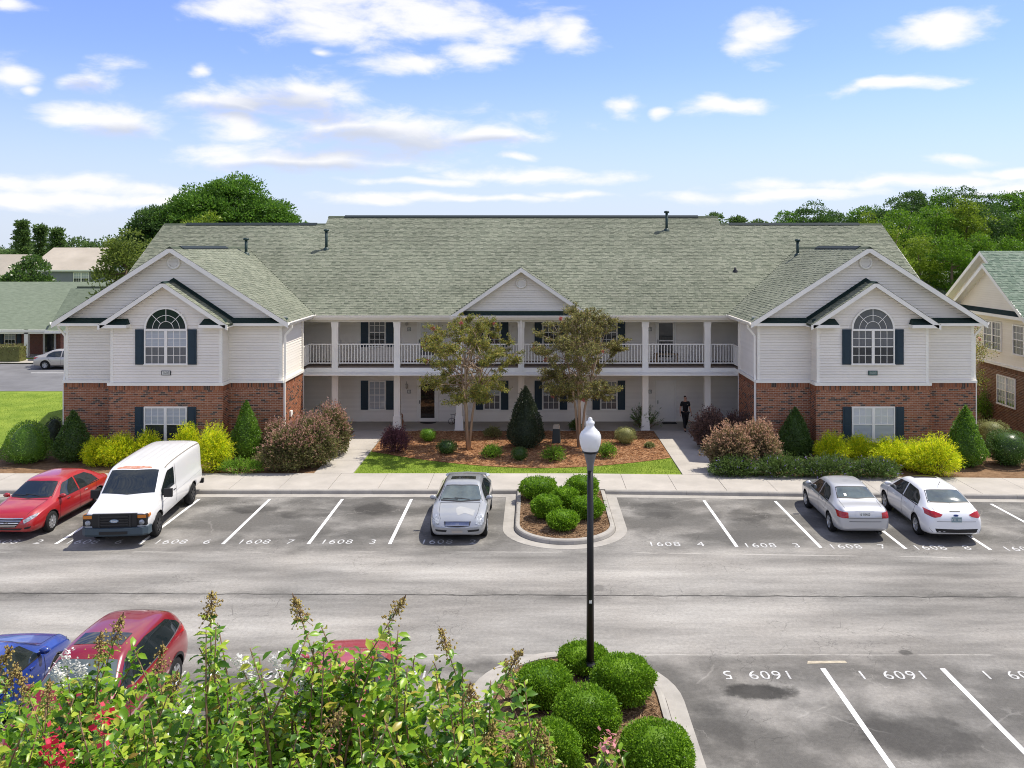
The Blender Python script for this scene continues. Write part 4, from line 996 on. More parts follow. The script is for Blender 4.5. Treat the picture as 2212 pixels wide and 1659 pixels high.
    MB().add([(-gx+.1, y0-.0, 5.875), (gx-.1, y0-.0, 5.875), (gx-.3, yc-.1, 6.06), (-gx+.3, yc-.1, 6.06)], [(0,1,2,3)]).build('pent_roof', DKROOF, E)
    MB().box(-gx+.35, gx-.35, yc-.14, yc-.115, 6.06, 6.12).build('trim_board', FASC, E)
    round_vent(E, 0, yc-.125, 7.42, .27)
    # ---- vents on the roof: x, height on the plane
    for (px, py) in ((705, 538), (1440, 497)):
        s_ = (py-534)/1900; Y = (9.2 - (5.85 - .588*43.1)) / (.588 + s_); vent_pipe(E, (px-1152)*Y/1900+.6, Y-39, 9.2 - s_*Y, 1.0)
    for s, px in ((-1, 531.6), (1, 1723)):
        dx = .55 if s < 0 else -.65; x = s*15.33+dx; z = 9.2-abs(dx)*.64; Y = (x-.6)*1900/(px-1152); vent_pipe(E, x, Y-39, z, .75)
    x, Y = 11.3, 46.6
    b = MB(); zz = ze + sl*(Y-43.1); b.lathe([(.16, -.1), (.12, .05), (.06, .12), (.05, .22), (.0, .23)], 10, (x, Y-39, zz)); b.build('roof_jack', BLACK, E)
    # small meter box on the inner wall
    MB().box(-10.48, -10.40, .95, 1.25, 1.5, 1.75).build('meter_box', WHITE, E)
    bback.build('brick_backing', MORTAR, E); bback2.build('brick_backing', MORTAR, E)
    # finish pieces under their own parts
    hb = bpy.data.objects
    def host(n): return next(o for o in E.children if o.name.split('.')[0] == n)
    brk.finish(host('brick_backing'), 'brickwork'); sid.finish(host('porch_wall'), 'lap_siding'); shg.finish(host('main_roof'), 'shingle_courses')
    return E
apartment_main()

# ------------------------------------------------------------------ neighbouring buildings
def neighbour_right():
    E = thing('apartment_building', 'cream gabled brick apartment wing at the right edge of the photo', 'building', (23.7, 45.6, 0), R(-90))
    brk = Pieces('brick', mat('brown_brick', (0.2, 0.1, 0.06), 0.85, 0.2, island=True, noise=(9, .2), ramp=[(0, (0.15, 0.075, 0.045)), (0.5, (0.21, 0.11, 0.065)), (0.85, (0.25, 0.14, 0.09)), (1, (0.09, 0.06, 0.045))]), 120)
    sid = Pieces('siding_board', SIDING_R, 150); shg = Pieces('shingle', SHING_T, 150); bb = MB()
    U = (1, 0, 0); F = (0, -1, 0); ln = 15.0
    brick_wall(brk, bb, (-3.5, -.08, 0), U, F, 7.0, .1, 3.2, [(.6, .6, 0, 0)], 0)
    brick_wall(brk, bb, (-5.78, .42, 0), U, F, 2.28, .1, 3.2, (), 0)
    siding(sid, (-3.5, 0, 0), U, F, (3.3, 8.0), lambda z: [(max(0, (z-5.95)/.66), 7.0-max(0, (z-5.95)/.66))], 1)
    siding(sid, (-5.7, .5, 0), U, F, (3.3, 8.8), lambda z: [(max(0, (z-5.98)/.66), 8.9-max(0, (z-5.98)/.66))], .5)
    core = MB(); core.box(-3.48, 3.48, .006, ln, 0, 5.9); core.prism([(-3.45, 5.9), (3.45, 5.9), (0, 8.1)], 'y', .006, 2); core.box(-5.68, 3.4, .51, ln, 0, 5.88); core.prism([(-5.6, 5.9), (3.1, 5.9), (-1.25, 8.75)], 'y', .51, 3)
    core = core.build('wall_core', SIDING_R, E)
    rf = None
    for (xc, za, hw_, ze, yf) in ((0, 8.35, 3.85, 5.8, -.4), (-1.25, 9.0, 4.77, 5.85, .1)):
        r = MB()
        for s in (-1, 1):
            v4 = [(xc, yf-.03, za), (xc+s*hw_, yf-.03, ze), (xc+s*hw_, ln, ze), (xc, ln, za)]; r.add(v4 + [(a, b_, c_-.1) for a, b_, c_ in v4], [(0,1,2,3),(4,5,6,7),(0,1,5,4),(1,2,6,5)])
        o = r.build('gable_roof', SHBASE, E); rf = rf or o
        v = Vector((-hw_, 0, za-ze)).normalized(); n = Vector((za-ze, 0, hw_)).normalized()
        shingles(shg, (xc+hw_, yf-.05, ze), (0, 1, 0), v, n, math.hypot(hw_, za-ze), lambda d: [(0, 7.0)], 0)
        rake(E, [(xc-hw_-.03, ze), (xc, za), (xc+hw_+.03, ze)], yf, .22)
        for s in (-1, 1): MB().add([(xc, yf, za-.13), (xc+s*hw_, yf, ze-.12), (xc+s*hw_, yf+.5, ze-.12), (xc, yf+.5, za-.13)], [(0,1,2,3)]).build('soffit', FASC, E)
    MB().add([(-3.8, -.4, 5.84), (3.8, -.4, 5.84), (3.6, -.04, 6.04), (-3.6, -.04, 6.04)], [(0,1,2,3)]).build('pent_roof', DKROOF, E)
    MB().box(-3.8, 3.8, -.4, -.001, 5.68, 5.83).build('eave_box', FASC, E)
    MB().box(-3.6, 3.6, -.14, 0, 3.2, 3.31).build('trim_band', FASC, E); MB().box(-5.8, -3.61, .36, .5, 3.2, 3.31).build('trim_band', FASC, E)
    for x in (-3.5, 3.4): MB().box(x, x+.1, -.045, .02, 3.31, 5.68).build('corner_board', FASC, E)
    window(E, .3, -.04, 3.95, 5.4, 1.7, 2, 3, 2, GLASSM, GLASSD, shut=False); window(E, 2.75, -.04, 3.95, 5.4, 1.0, 1, 3, 2, GLASSM, GLASSD, shut=False)
    window(E, 1.7, -.09, 1.3, 2.75, 1.7, 2, 3, 2, GLASSB, GLASSD, shut=False)
    o = bb.build('brick_backing', MORTAR, E); brk.finish(o, 'brickwork'); sid.finish(core, 'lap_siding'); shg.finish(rf, 'shingle_courses')
neighbour_right()

def gable_house(name, label, loc, rz, L_, W_, ze, zr, wallm, roofm, wins=(), ov=.35, brickb=None):
    """simple ridge house: ridge along local x; front (-y) eave"""
    E = thing(name, label, 'building', loc, rz)
    b = MB(); b.box(-L_/2, L_/2, 0, W_, 0, ze)
    b.prism([(0, ze), (W_, ze), (W_/2, zr-.15)], 'x', -L_/2, L_/2); b.build('wall', wallm, E)
    r = MB(); s = (zr-ze)/(W_/2)
    for sg in (0, 1):
        y0, y1 = (-ov, W_/2) if sg == 0 else (W_+ov, W_/2); z0 = ze - s*ov
        x0, x1 = -L_/2-ov, L_/2+ov
        r.add([(x0,y0,z0+.02),(x1,y0,z0+.02),(x1,y1,zr),(x0,y1,zr),(x0,y0,z0-.1),(x1,y0,z0-.1),(x1,y1,zr-.12),(x0,y1,zr-.12)], [(0,1,2,3),(7,6,5,4),(0,4,5,1),(1,5,6,2),(2,6,7,3),(3,7,4,0)])
    r.build('roof', roofm, E)
    f = MB(); f.box(-L_/2-ov, L_/2+ov, -ov-.05, -ov-.001, ze-s*ov-.16, ze-s*ov+.03); f.build('fascia_board', FASC, E)
    for (x, z0, z1, w, ns) in wins: window(E, x, -.01, z0, z1, w, ns, 3, 2, GLASSB, GLASSD, shut=False)
    return E
TAN = mat('tan_shingle_roof', (0.36, 0.32, 0.26), 0.95, 0.1, col2=(0.46, 0.41, 0.34), noise=(0.25, .2))
GREYS = mat('grey_blue_siding', (0.20, 0.21, 0.24), 0.7, 0.2, noise=(.4, .1))
TEALR = mat('far_teal_roof', (0.135, 0.165, 0.118), 0.95, 0.1, col2=(0.195, 0.23, 0.17), noise=(2.2, .2), stretch=(1, 3, 3), bump=(6, .6))
gable_house('far_house', 'grey-blue house with long tan roof beyond the green roofed building', (-57.0, 108, 0), 0, 9.6, 12, 6.55, 9.15, GREYS, TAN, [(1.5, 4.7, 6.1, 1.9, 2)])
gable_house('far_house', 'tan roofed house end cut off by the left photo edge', (-67.5, 104, 0), 0, 9.0, 13, 3.0, 8.3, GREYS, TAN, [])
def neighbour_left():
    E = gable_house('apartment_building', 'single-storey brick building with teal green roof and small porch at left', (-46.0, 74.5, 0), 0, 24.0, 14, 3.15, 6.0, BRK_FAR, TEALR, [(1.7, .7, 2.1, .95, 1)], ov=2.0)
    # steeper roofed front wing on the right
    r = MB(); r.add([(7.1, -.5, 5.75), (17, -.5, 5.75), (17, -4.2, 2.5), (7.1, -4.2, 2.5), (17, 3.0, 5.0), (7.1, 3.0, 5.0)], [(3,2,1,0),(0,1,4,5)])
    r.build('wing_roof', TEALR, E); MB().box(7.0, 17, -4.32, -4.2, 2.34, 2.52).build('fascia_board', FASC, E)
    MB().prism([(-.5, 5.78), (-.5, 5.9), (.1, 5.78)], 'x', 7.6, 17).build('ridge_cap', DKROOF, E)
    b = MB(); b.box(8.0, 16.5, -3.8, 0, 0, 2.75); b.prism([(-3.9, 2.75), (.5, 2.75), (-.5, 5.6)], 'x', 7.3, 7.5); b.build('wing_wall', BRK_FAR, E)
    for x in (-4.6, 4.15, 7.95): MB().box(x-.16, x+.16, -1.95, -1.65, 0, 2.4).build('column', WHITE, E)
    MB().box(-12, 7.9, -1.95, -1.7, 2.05, 2.4).build('porch_beam', FASC, E)
    for sx in (.95, 2.45): shutter(E, sx-.2, sx+.2, .66, 2.12, -.01)
    o = MB().box(4.5, 5.6, -.06, 0, .1, 2.15).build('door', WHITE, E); MB().box(4.68, 5.42, -.08, -.061, .35, 2.0).build('pane', GLASSD, o)
    MB().box(-12, 8, -2.2, 0, 0, .16).build('porch_slab', CONC, E)
    return E
def brick_far():
    m = bpy.data.materials.new('far_brick'); m.use_nodes = True; nt = m.node_tree; b = nt.nodes['Principled BSDF']
    t = nt.nodes.new('ShaderNodeTexBrick'); t.inputs['Color1'].default_value = (.25, .07, .04, 1); t.inputs['Color2'].default_value = (.15, .05, .035, 1); t.inputs['Mortar'].default_value = (.36, .28, .22, 1)
    t.inputs['Scale'].default_value = 4.7; t.inputs['Mortar Size'].default_value = .02
    tc = nt.nodes.new('ShaderNodeTexCoord'); mp = nt.nodes.new('ShaderNodeMapping'); mp.inputs['Rotation'].default_value = (PI/2, 0, 0)
    nt.links.new(tc.outputs['Object'], mp.inputs[0]); nt.links.new(mp.outputs[0], t.inputs[0]); nt.links.new(t.outputs[0], b.inputs['Base Color']); b.inputs['Roughness'].default_value = .9
    return m
BRK_FAR = brick_far()
neighbour_left()
gable_house('far_building', 'low pale green roof seen between the right wing and the right edge building', (37.0, 78, 0), R(8), 16, 12, 4.0, 6.9, SIDING_R, TEALR, [])
# ------------------------------------------------------------------ vegetation
def fol(name, c1, c2, transl=0.38, rough=0.55, spec=0.3, ramp=None):
    return mat(name, c1, rough, spec, col2=c2, island=True, transl=transl, noise=(1.3, .18), ramp=ramp)
F_BOX = fol('boxwood_leaf', (0.08, 0.19, 0.010), (0.26, 0.45, 0.024))
F_HOLLY = fol('holly_leaf', (0.045, 0.10, 0.02), (0.12, 0.21, 0.04), rough=.35, spec=.5)
F_HOLLYB = fol('bright_holly_leaf', (0.07, 0.17, 0.018), (0.21, 0.36, 0.04), rough=.35, spec=.5)
F_DARK = fol('dark_evergreen_leaf', (0.035, 0.055, 0.03), (0.09, 0.115, 0.06), rough=.4)
F_GOLD = fol('golden_cypress_leaf', (0.20, 0.30, 0.008), (0.52, 0.52, 0.012), transl=.5, ramp=[(0, (0.20, 0.36, 0.014)), (.3, (0.46, 0.60, 0.014)), (.65, (0.78, 0.80, 0.02)), (1, (0.92, 0.85, 0.04))])
F_LORO = fol('loropetalum_leaf', (0.1, 0.06, 0.04), (0.2, 0.1, 0.08), ramp=[(0, (0.10, 0.085, 0.04)), (.4, (0.16, 0.17, 0.06)), (.7, (0.24, 0.25, 0.08)), (1, (0.26, 0.18, 0.11))])
F_LTIP = fol('pink_new_growth', (0.36, 0.18, 0.14), (0.56, 0.34, 0.26))
F_LTIP2 = fol('tan_new_growth', (0.46, 0.28, 0.17), (0.66, 0.40, 0.28))
F_LOROP = fol('tan_loropetalum_leaf', (0.1, 0.06, 0.04), (0.2, 0.1, 0.08), ramp=[(0, (0.13, 0.11, 0.055)), (.4, (0.22, 0.19, 0.085)), (.7, (0.32, 0.25, 0.12)), (1, (0.28, 0.16, 0.11))])
F_PURP = fol('purple_loropetalum_leaf', (0.08, 0.035, 0.05), (0.21, 0.085, 0.10))
F_BRN = fol('dusky_loropetalum_leaf', (0.10, 0.065, 0.055), (0.26, 0.155, 0.125))
F_RUEL = fol('ruellia_leaf', (0.06, 0.11, 0.025), (0.16, 0.24, 0.06))
F_FLV = mat('violet_flower', (0.33, 0.26, 0.55), 0.6, transl=.3)
F_GREEN = fol('green_shrub_leaf', (0.09, 0.22, 0.016), (0.26, 0.42, 0.04))
F_VARI = fol('variegated_leaf', (0.131, 0.160, 0.043), (0.345, 0.345, 0.138))
F_OLEA = fol('oleander_leaf', (0.05, 0.12, 0.03), (0.16, 0.27, 0.07), rough=.4)
F_MYR = fol('autumn_myrtle_leaf', (0.1, 0.1, 0.03), (0.2, 0.2, 0.05), transl=.4, ramp=[(0, (0.12, 0.10, 0.045)), (.25, (0.17, 0.18, 0.055)), (.5, (0.20, 0.25, 0.05)), (.72, (0.33, 0.33, 0.07)), (.9, (0.50, 0.42, 0.08)), (1, (0.30, 0.16, 0.07))])
F_MYRB = fol('browning_myrtle_leaf', (0.1, 0.1, 0.03), (0.2, 0.2, 0.05), transl=.35, ramp=[(0, (0.11, 0.085, 0.045)), (.3, (0.17, 0.15, 0.065)), (.55, (0.19, 0.21, 0.065)), (.8, (0.34, 0.33, 0.10)), (.92, (0.50, 0.42, 0.12)), (1, (0.28, 0.16, 0.08))])
F_PINE = fol('pine_needle', (0.05, 0.135, 0.018), (0.165, 0.31, 0.034), transl=.4)
F_PINED = fol('dark_pine_needle', (0.035, 0.085, 0.022), (0.11, 0.20, 0.04), transl=.4)
F_DEC = fol('deciduous_leaf', (0.06, 0.15, 0.012), (0.19, 0.33, 0.024), transl=.4)
F_DECY = fol('yellow_green_leaf', (0.10, 0.18, 0.014), (0.29, 0.38, 0.035), transl=.4)
F_OLIV = fol('olive_tree_leaf', (0.09, 0.14, 0.025), (0.25, 0.31, 0.055), transl=.4)
F_FAR = fol('far_tree_leaf', (0.06, 0.11, 0.035), (0.15, 0.24, 0.06), transl=.4)
TWIG = mat('twig_brown', (0.14, 0.09, 0.06), 0.85, 0.2)

def lump(a, t, k, seed):
    r = np.random.default_rng(seed); out = np.zeros_like(a)
    for i in range(9):
        f1, f2 = r.integers(1, 5+i), r.integers(1, 4+i); out += np.sin(a*f1 + t*f2*3 + r.uniform(0, 6.3)) / (1 + i*.4)
    return 1 + k*out*.5
PROF = {
 'ball': lambda t: np.maximum(1e-3, 1 - np.abs(2*t-1)**2.3)**(1/2.3),
 'cone': lambda t: np.minimum(1, (t/.2+.10)**.5) * np.maximum(1e-3, 1-t**1.55)**.86,
 'mound': lambda t: np.minimum(1, (t/.2+.15)**.5) * np.maximum(1e-3, 1-t**2.4)**.55,
 'box': lambda t: np.minimum(1, (t/.06+.1)**.5) * np.maximum(1e-3, 1-t**7)**.5,
}
def spread(n, prof, rx, ry, h, z0, k, seed):
    """points and outward normals over a turned, lumpy form"""
    r = np.random.default_rng(seed)
    t = r.uniform(0, 1, n*3); p = PROF[prof](t); keep = r.uniform(0, 1, n*3) < (p*.8+.2); t = t[keep][:n]; n = len(t)
    a = r.uniform(0, 2*PI, n); p = PROF[prof](t) * lump(a, t, k, seed)
    dp = (PROF[prof](np.minimum(t+.02, 1)) - PROF[prof](np.maximum(t-.02, 0)))/.04
    P = np.stack([np.cos(a)*p*rx, np.sin(a)*p*ry, z0 + t*h], 1)
    N_ = unit(np.stack([np.cos(a), np.sin(a), -dp*(rx/h)], 1))
    return P, N_, r
def shrub(name, label, loc, rx, ry, h, prof='ball', n=4000, leaf=.05, m=None, k=.06, up=.25, jit=.7, depth=.12, asp=.5, group=None, cat='shrub', z0=.03, core=True, rz=0.0, extra=None):
    if name == 'boxwood': rx *= rnd.uniform(.93, 1.07); ry *= rnd.uniform(.93, 1.07)
    E = thing(name, label, cat, loc, rz, group); sd = rnd.randrange(10**6)
    P, N_, r = spread(n, prof, rx, ry, h, z0, k, sd); n = len(P)
    P = P - N_ * (r.uniform(0, 1, n)**1.5 * depth)[:, None]
    T = N_ + r.normal(0, jit, (n, 3)) + np.array([0, 0, up])
    stray = r.uniform(0, 1, n) < .03; P[stray] += N_[stray]*r.uniform(.3, 1.3, (stray.sum(), 1))*leaf*1.1
    V, Q = leaf_arrays(P, T, r.uniform(.6, 1.15, n)*leaf, r.uniform(.7, 1.1, n)*leaf*asp, r=r)
    ms = [m]; mi = None
    if extra:                                   # (material, share) of flowers among the leaves
        ms = [m, extra[0]]; mi = (r.uniform(0, 1, n) < extra[1]).astype(int)
    link(bpy.data.objects.new('foliage', np_mesh('foliage', V, Q, ms, mi)), E)
    if core:
        b = MB(); prf = [(0.001, z0)] + [(float(PROF[prof](np.array([t]))[0]), t) for t in np.linspace(.02, .97, 9)]
        for i, (q, t) in enumerate(prf[1:]):
            prf[i+1] = (q*.76, z0 + t*h*.92)
        prf.append((.001, z0+.9*h)); b.lathe(prf, 14, smooth=True)
        b.v = [(x*rx, y*ry, z) for x, y, z in b.v]; b.build('inner_growth', m, E)
    b = MB(); b.tube([(0, 0, -.03), (.01, .01, z0+h*.3)], [.03+rx*.02, .015], 6); b.build('stem', TWIG, E)
    return E
def place(px, yb, yt, w, zg=.13, back=.7, dp=1.0):
    """shrub measured on the photo: centre column, foot row, top row, width -> location, rx, ry, h"""
    Yb = (CAM_H-zg)*FPX/(yb-HOR); rx = w/2*Yb/FPX; ry = rx*dp; Yc = Yb + ry*back
    X = (px-VPX)*Yc/FPX; zt = CAM_H - (yt-HOR)*(Yc+ry*.15)/FPX
    return (X, Yc, zg-.01), rx*Yc/Yb, ry, max(.2, zt-zg)
def sprays(name, label, loc, rx, ry, h, n, m, leaf=.06, per=16, rise=1.0, thin=.5, cat='shrub', group=None, droop=.35, core=.5, extra=None, tip_m=None):
    """arching loose shrub: many leafy shoots from the base"""
    E = thing(name, label, cat, loc, 0, group); r = np.random.default_rng(rnd.randrange(10**6))
    a = r.uniform(0, 2*PI, n); q = np.sqrt(r.uniform(.02, 1, n)); zt = np.sqrt(np.maximum(.04, 1 - q**2.2*.82)) * h * r.uniform(.62, 1.12, n)
    q2 = q*(1+.16*np.sin(a*3+r.uniform(0, 6))+.12*np.sin(a*5+r.uniform(0, 6)))*r.uniform(.8, 1.18, n); tip = np.stack([np.cos(a)*q2*rx, np.sin(a)*q2*ry, zt], 1); base = tip*np.array([.25, .25, 0]) + np.array([0, 0, .05])
    ctrl = base*.45 + tip*.55 + np.array([0, 0, 1.])*(h*droop*q)[:, None]
    s = np.linspace(.35, 1, per)[None, :, None]
    C = (1-s)**2*base[:, None] + 2*s*(1-s)*ctrl[:, None] + s**2*tip[:, None]
    D = 2*(1-s)*(ctrl-base)[:, None] + 2*s*(tip-ctrl)[:, None]
    P = (C + r.normal(0, .025, C.shape)).reshape(-1, 3); T = unit(D.reshape(-1, 3)) + r.normal(0, .55, (n*per, 3))
    V, Q = leaf_arrays(P, T, r.uniform(.6, 1.2, len(P))*leaf, leaf*thin, r=r)
    if core:
        nf = int(n*per*.45); P2, N2, r2 = spread(nf, 'mound', rx*.9, ry*.9, h*.88, .02, .12, int(r.integers(1e6))); P2 = P2 - N2*(r2.uniform(0, 1, len(P2))**1.3*.35*min(rx, ry))[:, None]
        V2, Q2 = leaf_arrays(P2, N2*.7 + r2.normal(0, .6, P2.shape) + np.array([0, 0, .35]), r2.uniform(.7, 1.25, len(P2))*leaf*1.1, leaf*thin*1.1, r=r2)
        Q = np.concatenate([Q, Q2+len(V)]); V = np.concatenate([V, V2])
    ms, mi = m, None
    if tip_m:
        ms = [m, tip_m]; mi = np.zeros(len(Q), int); w_ = np.tile(np.arange(per) >= per*.78, n); hi_ = np.repeat(zt > h*.55, per); mi[:n*per] = (w_ & (hi_ | (r.uniform(0, 1, n*per) < .25)) & (r.uniform(0, 1, n*per) < .8)).astype(int)
    if extra: ms = [m, extra[0]]; mi = (r.uniform(0, 1, len(Q)) < extra[1]).astype(int)
    link(bpy.data.objects.new('foliage', np_mesh('foliage', V, Q, ms, mi)), E)
    b = MB()
    for i in range(0, n, max(1, n//40)):
        b.tube([base[i], (base[i]+ctrl[i])/2*.5 + C[i, per//3]*.5, C[i, per//2], tip[i]*.97], [.012, .009, .007, .003], 4)
    b.build('stems', TWIG, E)
    return E
ISL = 'clipped boxwoods on the kerbed islands'
for px, yb, yt, w, lab in ((1164, 1084, 1031, 78, 'clipped round boxwood at the back left of the far kerbed island'), (1258, 1082, 1028, 72, 'clipped round boxwood at the back right of the far island behind the lamp post'),
        (1221, 1104, 1053, 54, 'small clipped boxwood in the middle of the far island'), (1181, 1126, 1070, 66, 'clipped round boxwood at the left of the far island row'),
        (1270, 1126, 1073, 64, 'clipped round boxwood beside the lamp post on the far island right'), (1216, 1150, 1104, 66, 'foremost boxwood of the far island with bare twigs')):
    l, rx, ry, h = place(px, yb, yt, w, .12)
    shrub('boxwood', lab, l, rx, ry, h, 'ball', 5500, .075, F_BOX, .12, .35, .75, .12, group=ISL)
for px, yb, yt, w, lab in ((1262, 1462, 1396, 108, 'round clipped boxwood behind the lamp post base on the near island'), (1345, 1540, 1418, 124, 'large clipped boxwood right of the lamp post on the near island'),
        (1174, 1544, 1437, 128, 'clipped boxwood left of the lamp post on the near island'), (1264, 1640, 1486, 150, 'biggest clipped boxwood directly in front of the lamp post'),
        (1192, 1740, 1556, 122, 'clipped boxwood at the bottom edge half hidden by crape myrtle leaves'), (1417, 1740, 1562, 160, 'clipped boxwood at the bottom edge beside the near island kerb')):
    l, rx, ry, h = place(px, yb, yt, w, .12)
    shrub('boxwood', lab, l, rx, ry, h, 'ball', 15000, .06, F_BOX, .11, .35, .85, depth=.12, group=ISL)
# --- centre bed
def ball(px, yb, yt, w, m, lab, n=3000, leaf=.05, prof='ball', **kw):
    l, rx, ry, h = place(px, yb, yt, w); return shrub(kw.pop('nm', 'shrub'), lab, l, rx, ry, h, prof, n, leaf, m, **kw)
ball(1135, 974, 834, 86, F_DARK, 'tall dark pear-shaped evergreen in front of the centre porch', 9500, .085, 'cone', nm='evergreen_shrub', k=.11)
l, rx, ry, h = place(853, 982, 917, 66); sprays('loropetalum', 'dark purple loropetalum at the left end of the pine straw bed', l, rx*1.0, ry, h, 420, F_PURP, .06, 14)
ball(925, 956, 926, 34, F_GREEN, 'small round light green shrub near the second porch column', 1600, nm='small_shrub')
ball(965, 984, 950, 44, F_HOLLY, 'small dark round shrub left of the front walk tree trunk', 2000, nm='small_shrub')
ball(1122, 998, 966, 36, F_HOLLY, 'small round shrub in front of the tall dark evergreen', 1600, nm='small_shrub')
ball(1351, 962, 922, 48, F_VARI, 'round pale variegated shrub right of the lamp globe', 2200, nm='small_shrub')
for px, yb, yt, w, m, lab in ((1064, 948, 920, 42, F_VARI, 'small yellow-green leafy shrub at the porch edge'), (1062, 992, 958, 46, F_GREEN, 'bright green feathery shrub left of the tall dark evergreen'),
        (1197, 1000, 960, 54, F_GREEN, 'bright green feathery shrub in front of the cable pedestal'), (1310, 992, 953, 48, F_GREEN, 'bright green feathery shrub behind the lamp globe'),
        (1245, 932, 905, 34, F_HOLLY, 'leafy green shrub at the foot of the right tree'), (1403, 968, 957, 20, F_VARI, 'tiny pale seedling in the pine straw')):
    l, rx, ry, h = place(px, yb, yt, w); sprays('small_shrub', lab, l, rx, ry, h, 130, m, .07, 10, core=.45)
l, rx, ry, h = place(1392, 932, 878, 76); sprays('oleander', 'upright oleander with long pointed leaves left of the white door', l, rx, ry, h, 70, F_OLEA, .2, 10, thin=.16, droop=.1, core=0)
# --- left wing bed
ball(158, 1003, 887, 82, F_HOLLY, 'dark conical holly at the outer corner of the left wing', 7000, .085, 'cone', nm='holly', jit=.85, asp=.6, k=.11)
ball(60, 1006, 908, 104, F_HOLLYB, 'big round glossy shrub at the left edge by the lawn', 8000, .07, 'mound', nm='round_shrub', k=.09)
ball(118, 965, 900, 50, F_DARK, 'dark shrub behind the conical holly on the left', 2500, .06, 'mound', nm='round_shrub')
ball(532, 996, 866, 74, F_HOLLYB, 'bright green conical holly beside the yellow cypress on the left wing', 7000, .085, 'cone', nm='holly', jit=.85, asp=.6, k=.11)
def gold(px, yb, yt, w, lab, n=600, dp=1.0):
    l, rx, ry, h = place(px, yb, yt, w, dp=dp); return sprays('golden_cypress', lab, l, rx, ry, h, n, F_GOLD, .11, 14, thin=.2, droop=.25, core=.55, group='golden cypress shrubs along the wings')
gold(212, 1010, 945, 62, 'low yellow cypress nearest the red sedan'); gold(258, 1012, 936, 88, 'wide yellow cypress behind the white van roof'); gold(318, 1008, 932, 70, 'yellow cypress under the left wing window behind the van')
gold(405, 1005, 915, 60, 'yellow cypress right of the left wing window'); gold(462, 1024, 916, 74, 'tall peaked yellow cypress behind the van rear')
for px, yb, yt, w, dp, nn, lab in ((622, 1024, 915, 112, .8, 620, 'low front loropetalum of the dusty red clump left of the walkway'), (668, 1016, 892, 120, .9, 800, 'large middle loropetalum of the dusty red clump left of the walkway'), (716, 990, 872, 88, 1.1, 620, 'reddish loropetalum of the clump beside the left inner brick wall'), (600, 992, 905, 70, .9, 380, 'rear loropetalum of the clump next to the bright conical holly')):
    l, rx, ry, h = place(px, yb, yt, w, dp=dp); sprays('loropetalum', lab, l, rx, ry, h, nn, F_LORO, .095, 20, droop=.22, core=.52, tip_m=F_LTIP, group='loropetalum clump left of the walkway')
l, rx, ry, h = place(737, 905, 852, 26); sprays('climbing_plant', 'small green climber at the first porch column', l, rx, ry, h, 60, F_HOLLYB, .07, 8, core=0)
l, rx, ry, h = place(520, 1026, 988, 110, dp=.5); sprays('ground_cover', 'low light green ground cover at the pavement edge', l, rx, ry, h, 300, F_GREEN, .07, 8, core=.5)
l, rx, ry, h = place(565, 1010, 978, 50); sprays('ground_cover', 'pale green perennial below the bright conical holly', l, rx, ry, h, 130, F_VARI, .08, 8, core=.5)
# --- right wing bed
for px, yb, yt, w, dp, nn, m, lab in ((1535, 975, 882, 76, 1.2, 520, F_BRN, 'dusky brown loropetalum nearest the walking person'), (1590, 970, 890, 80, 1.1, 420, F_BRN, 'dusky brown loropetalum behind the tan one at the inner brick wall'), (1580, 1024, 915, 104, .9, 760, F_LOROP, 'tan and pink loropetalum at the corner of the right walkway'), (1640, 1020, 908, 100, .9, 760, F_LOROP, 'tan and pink loropetalum beside the egg-shaped holly')):
    l, rx, ry, h = place(px, yb, yt, w, dp=dp); sprays('loropetalum', lab, l, rx, ry, h, nn, m, .095, 20, droop=.22, core=.52, tip_m=F_LTIP2 if m is F_LOROP else None, group='loropetalum clump right of the walkway')
ball(1718, 995, 880, 82, F_HOLLY, 'dark egg-shaped holly beside the right wing bay', 7500, .085, 'cone', nm='holly', jit=.85, asp=.6, k=.09)
ball(2086, 1014, 877, 86, F_HOLLYB, 'bright conical holly at the outer corner of the right wing', 8500, .085, 'cone', nm='holly', jit=.85, asp=.6, k=.11)
gold(1798, 1010, 934, 78, 'yellow cypress at the left end of the right wing row'); gold(1858, 1006, 940, 72, 'darker yellow cypress under the right wing window left shutter'); gold(1928, 1016, 946, 108, 'wide yellow cypress under the right wing window', 800); gold(1985, 1026, 950, 90, 'yellow cypress between the right window and the holly')
gold(2025, 1034, 938, 96, 'tall peaked yellow cypress at the right end of the row')
for px, yb, yt, w, lab in ((1588, 1033, 985, 112, 'violet-flowered ground cover at the right walkway corner'), (1690, 1035, 980, 130, 'violet-flowered ground cover in front of the egg-shaped holly'), (1790, 1037, 982, 130, 'violet-flowered ground cover behind the silver sedan'), (1885, 1037, 988, 120, 'violet-flowered ground cover behind the white sedan')):
    l, rx, ry, h = place(px, yb, yt, w, dp=.5); sprays('ground_cover', lab, l, rx*1.08, ry, h, 420, F_RUEL, .12, 12, thin=.25, droop=.1, core=.5, extra=(F_FLV, .03), group='violet ground cover along the right pavement')
l, rx, ry, h = place(2135, 915, 838, 56); sprays('oleander', 'bright green oleander between the right wing and its neighbour', l, rx*1.1, ry, h, 130, F_GREEN, .17, 10, thin=.2, droop=.1, core=.5)
ball(2142, 975, 906, 74, F_VARI, 'clipped yellowish hedge right of the outer holly', 4000, .06, 'box', nm='clipped_hedge')
ball(2178, 1012, 928, 90, F_HOLLY, 'round dark green shrub at the right edge', 6000, .07, 'ball', nm='round_shrub')
ball(2178, 905, 862, 44, F_DARK, 'dark shrub below the right edge window', 2000, .08, 'mound', nm='round_shrub')
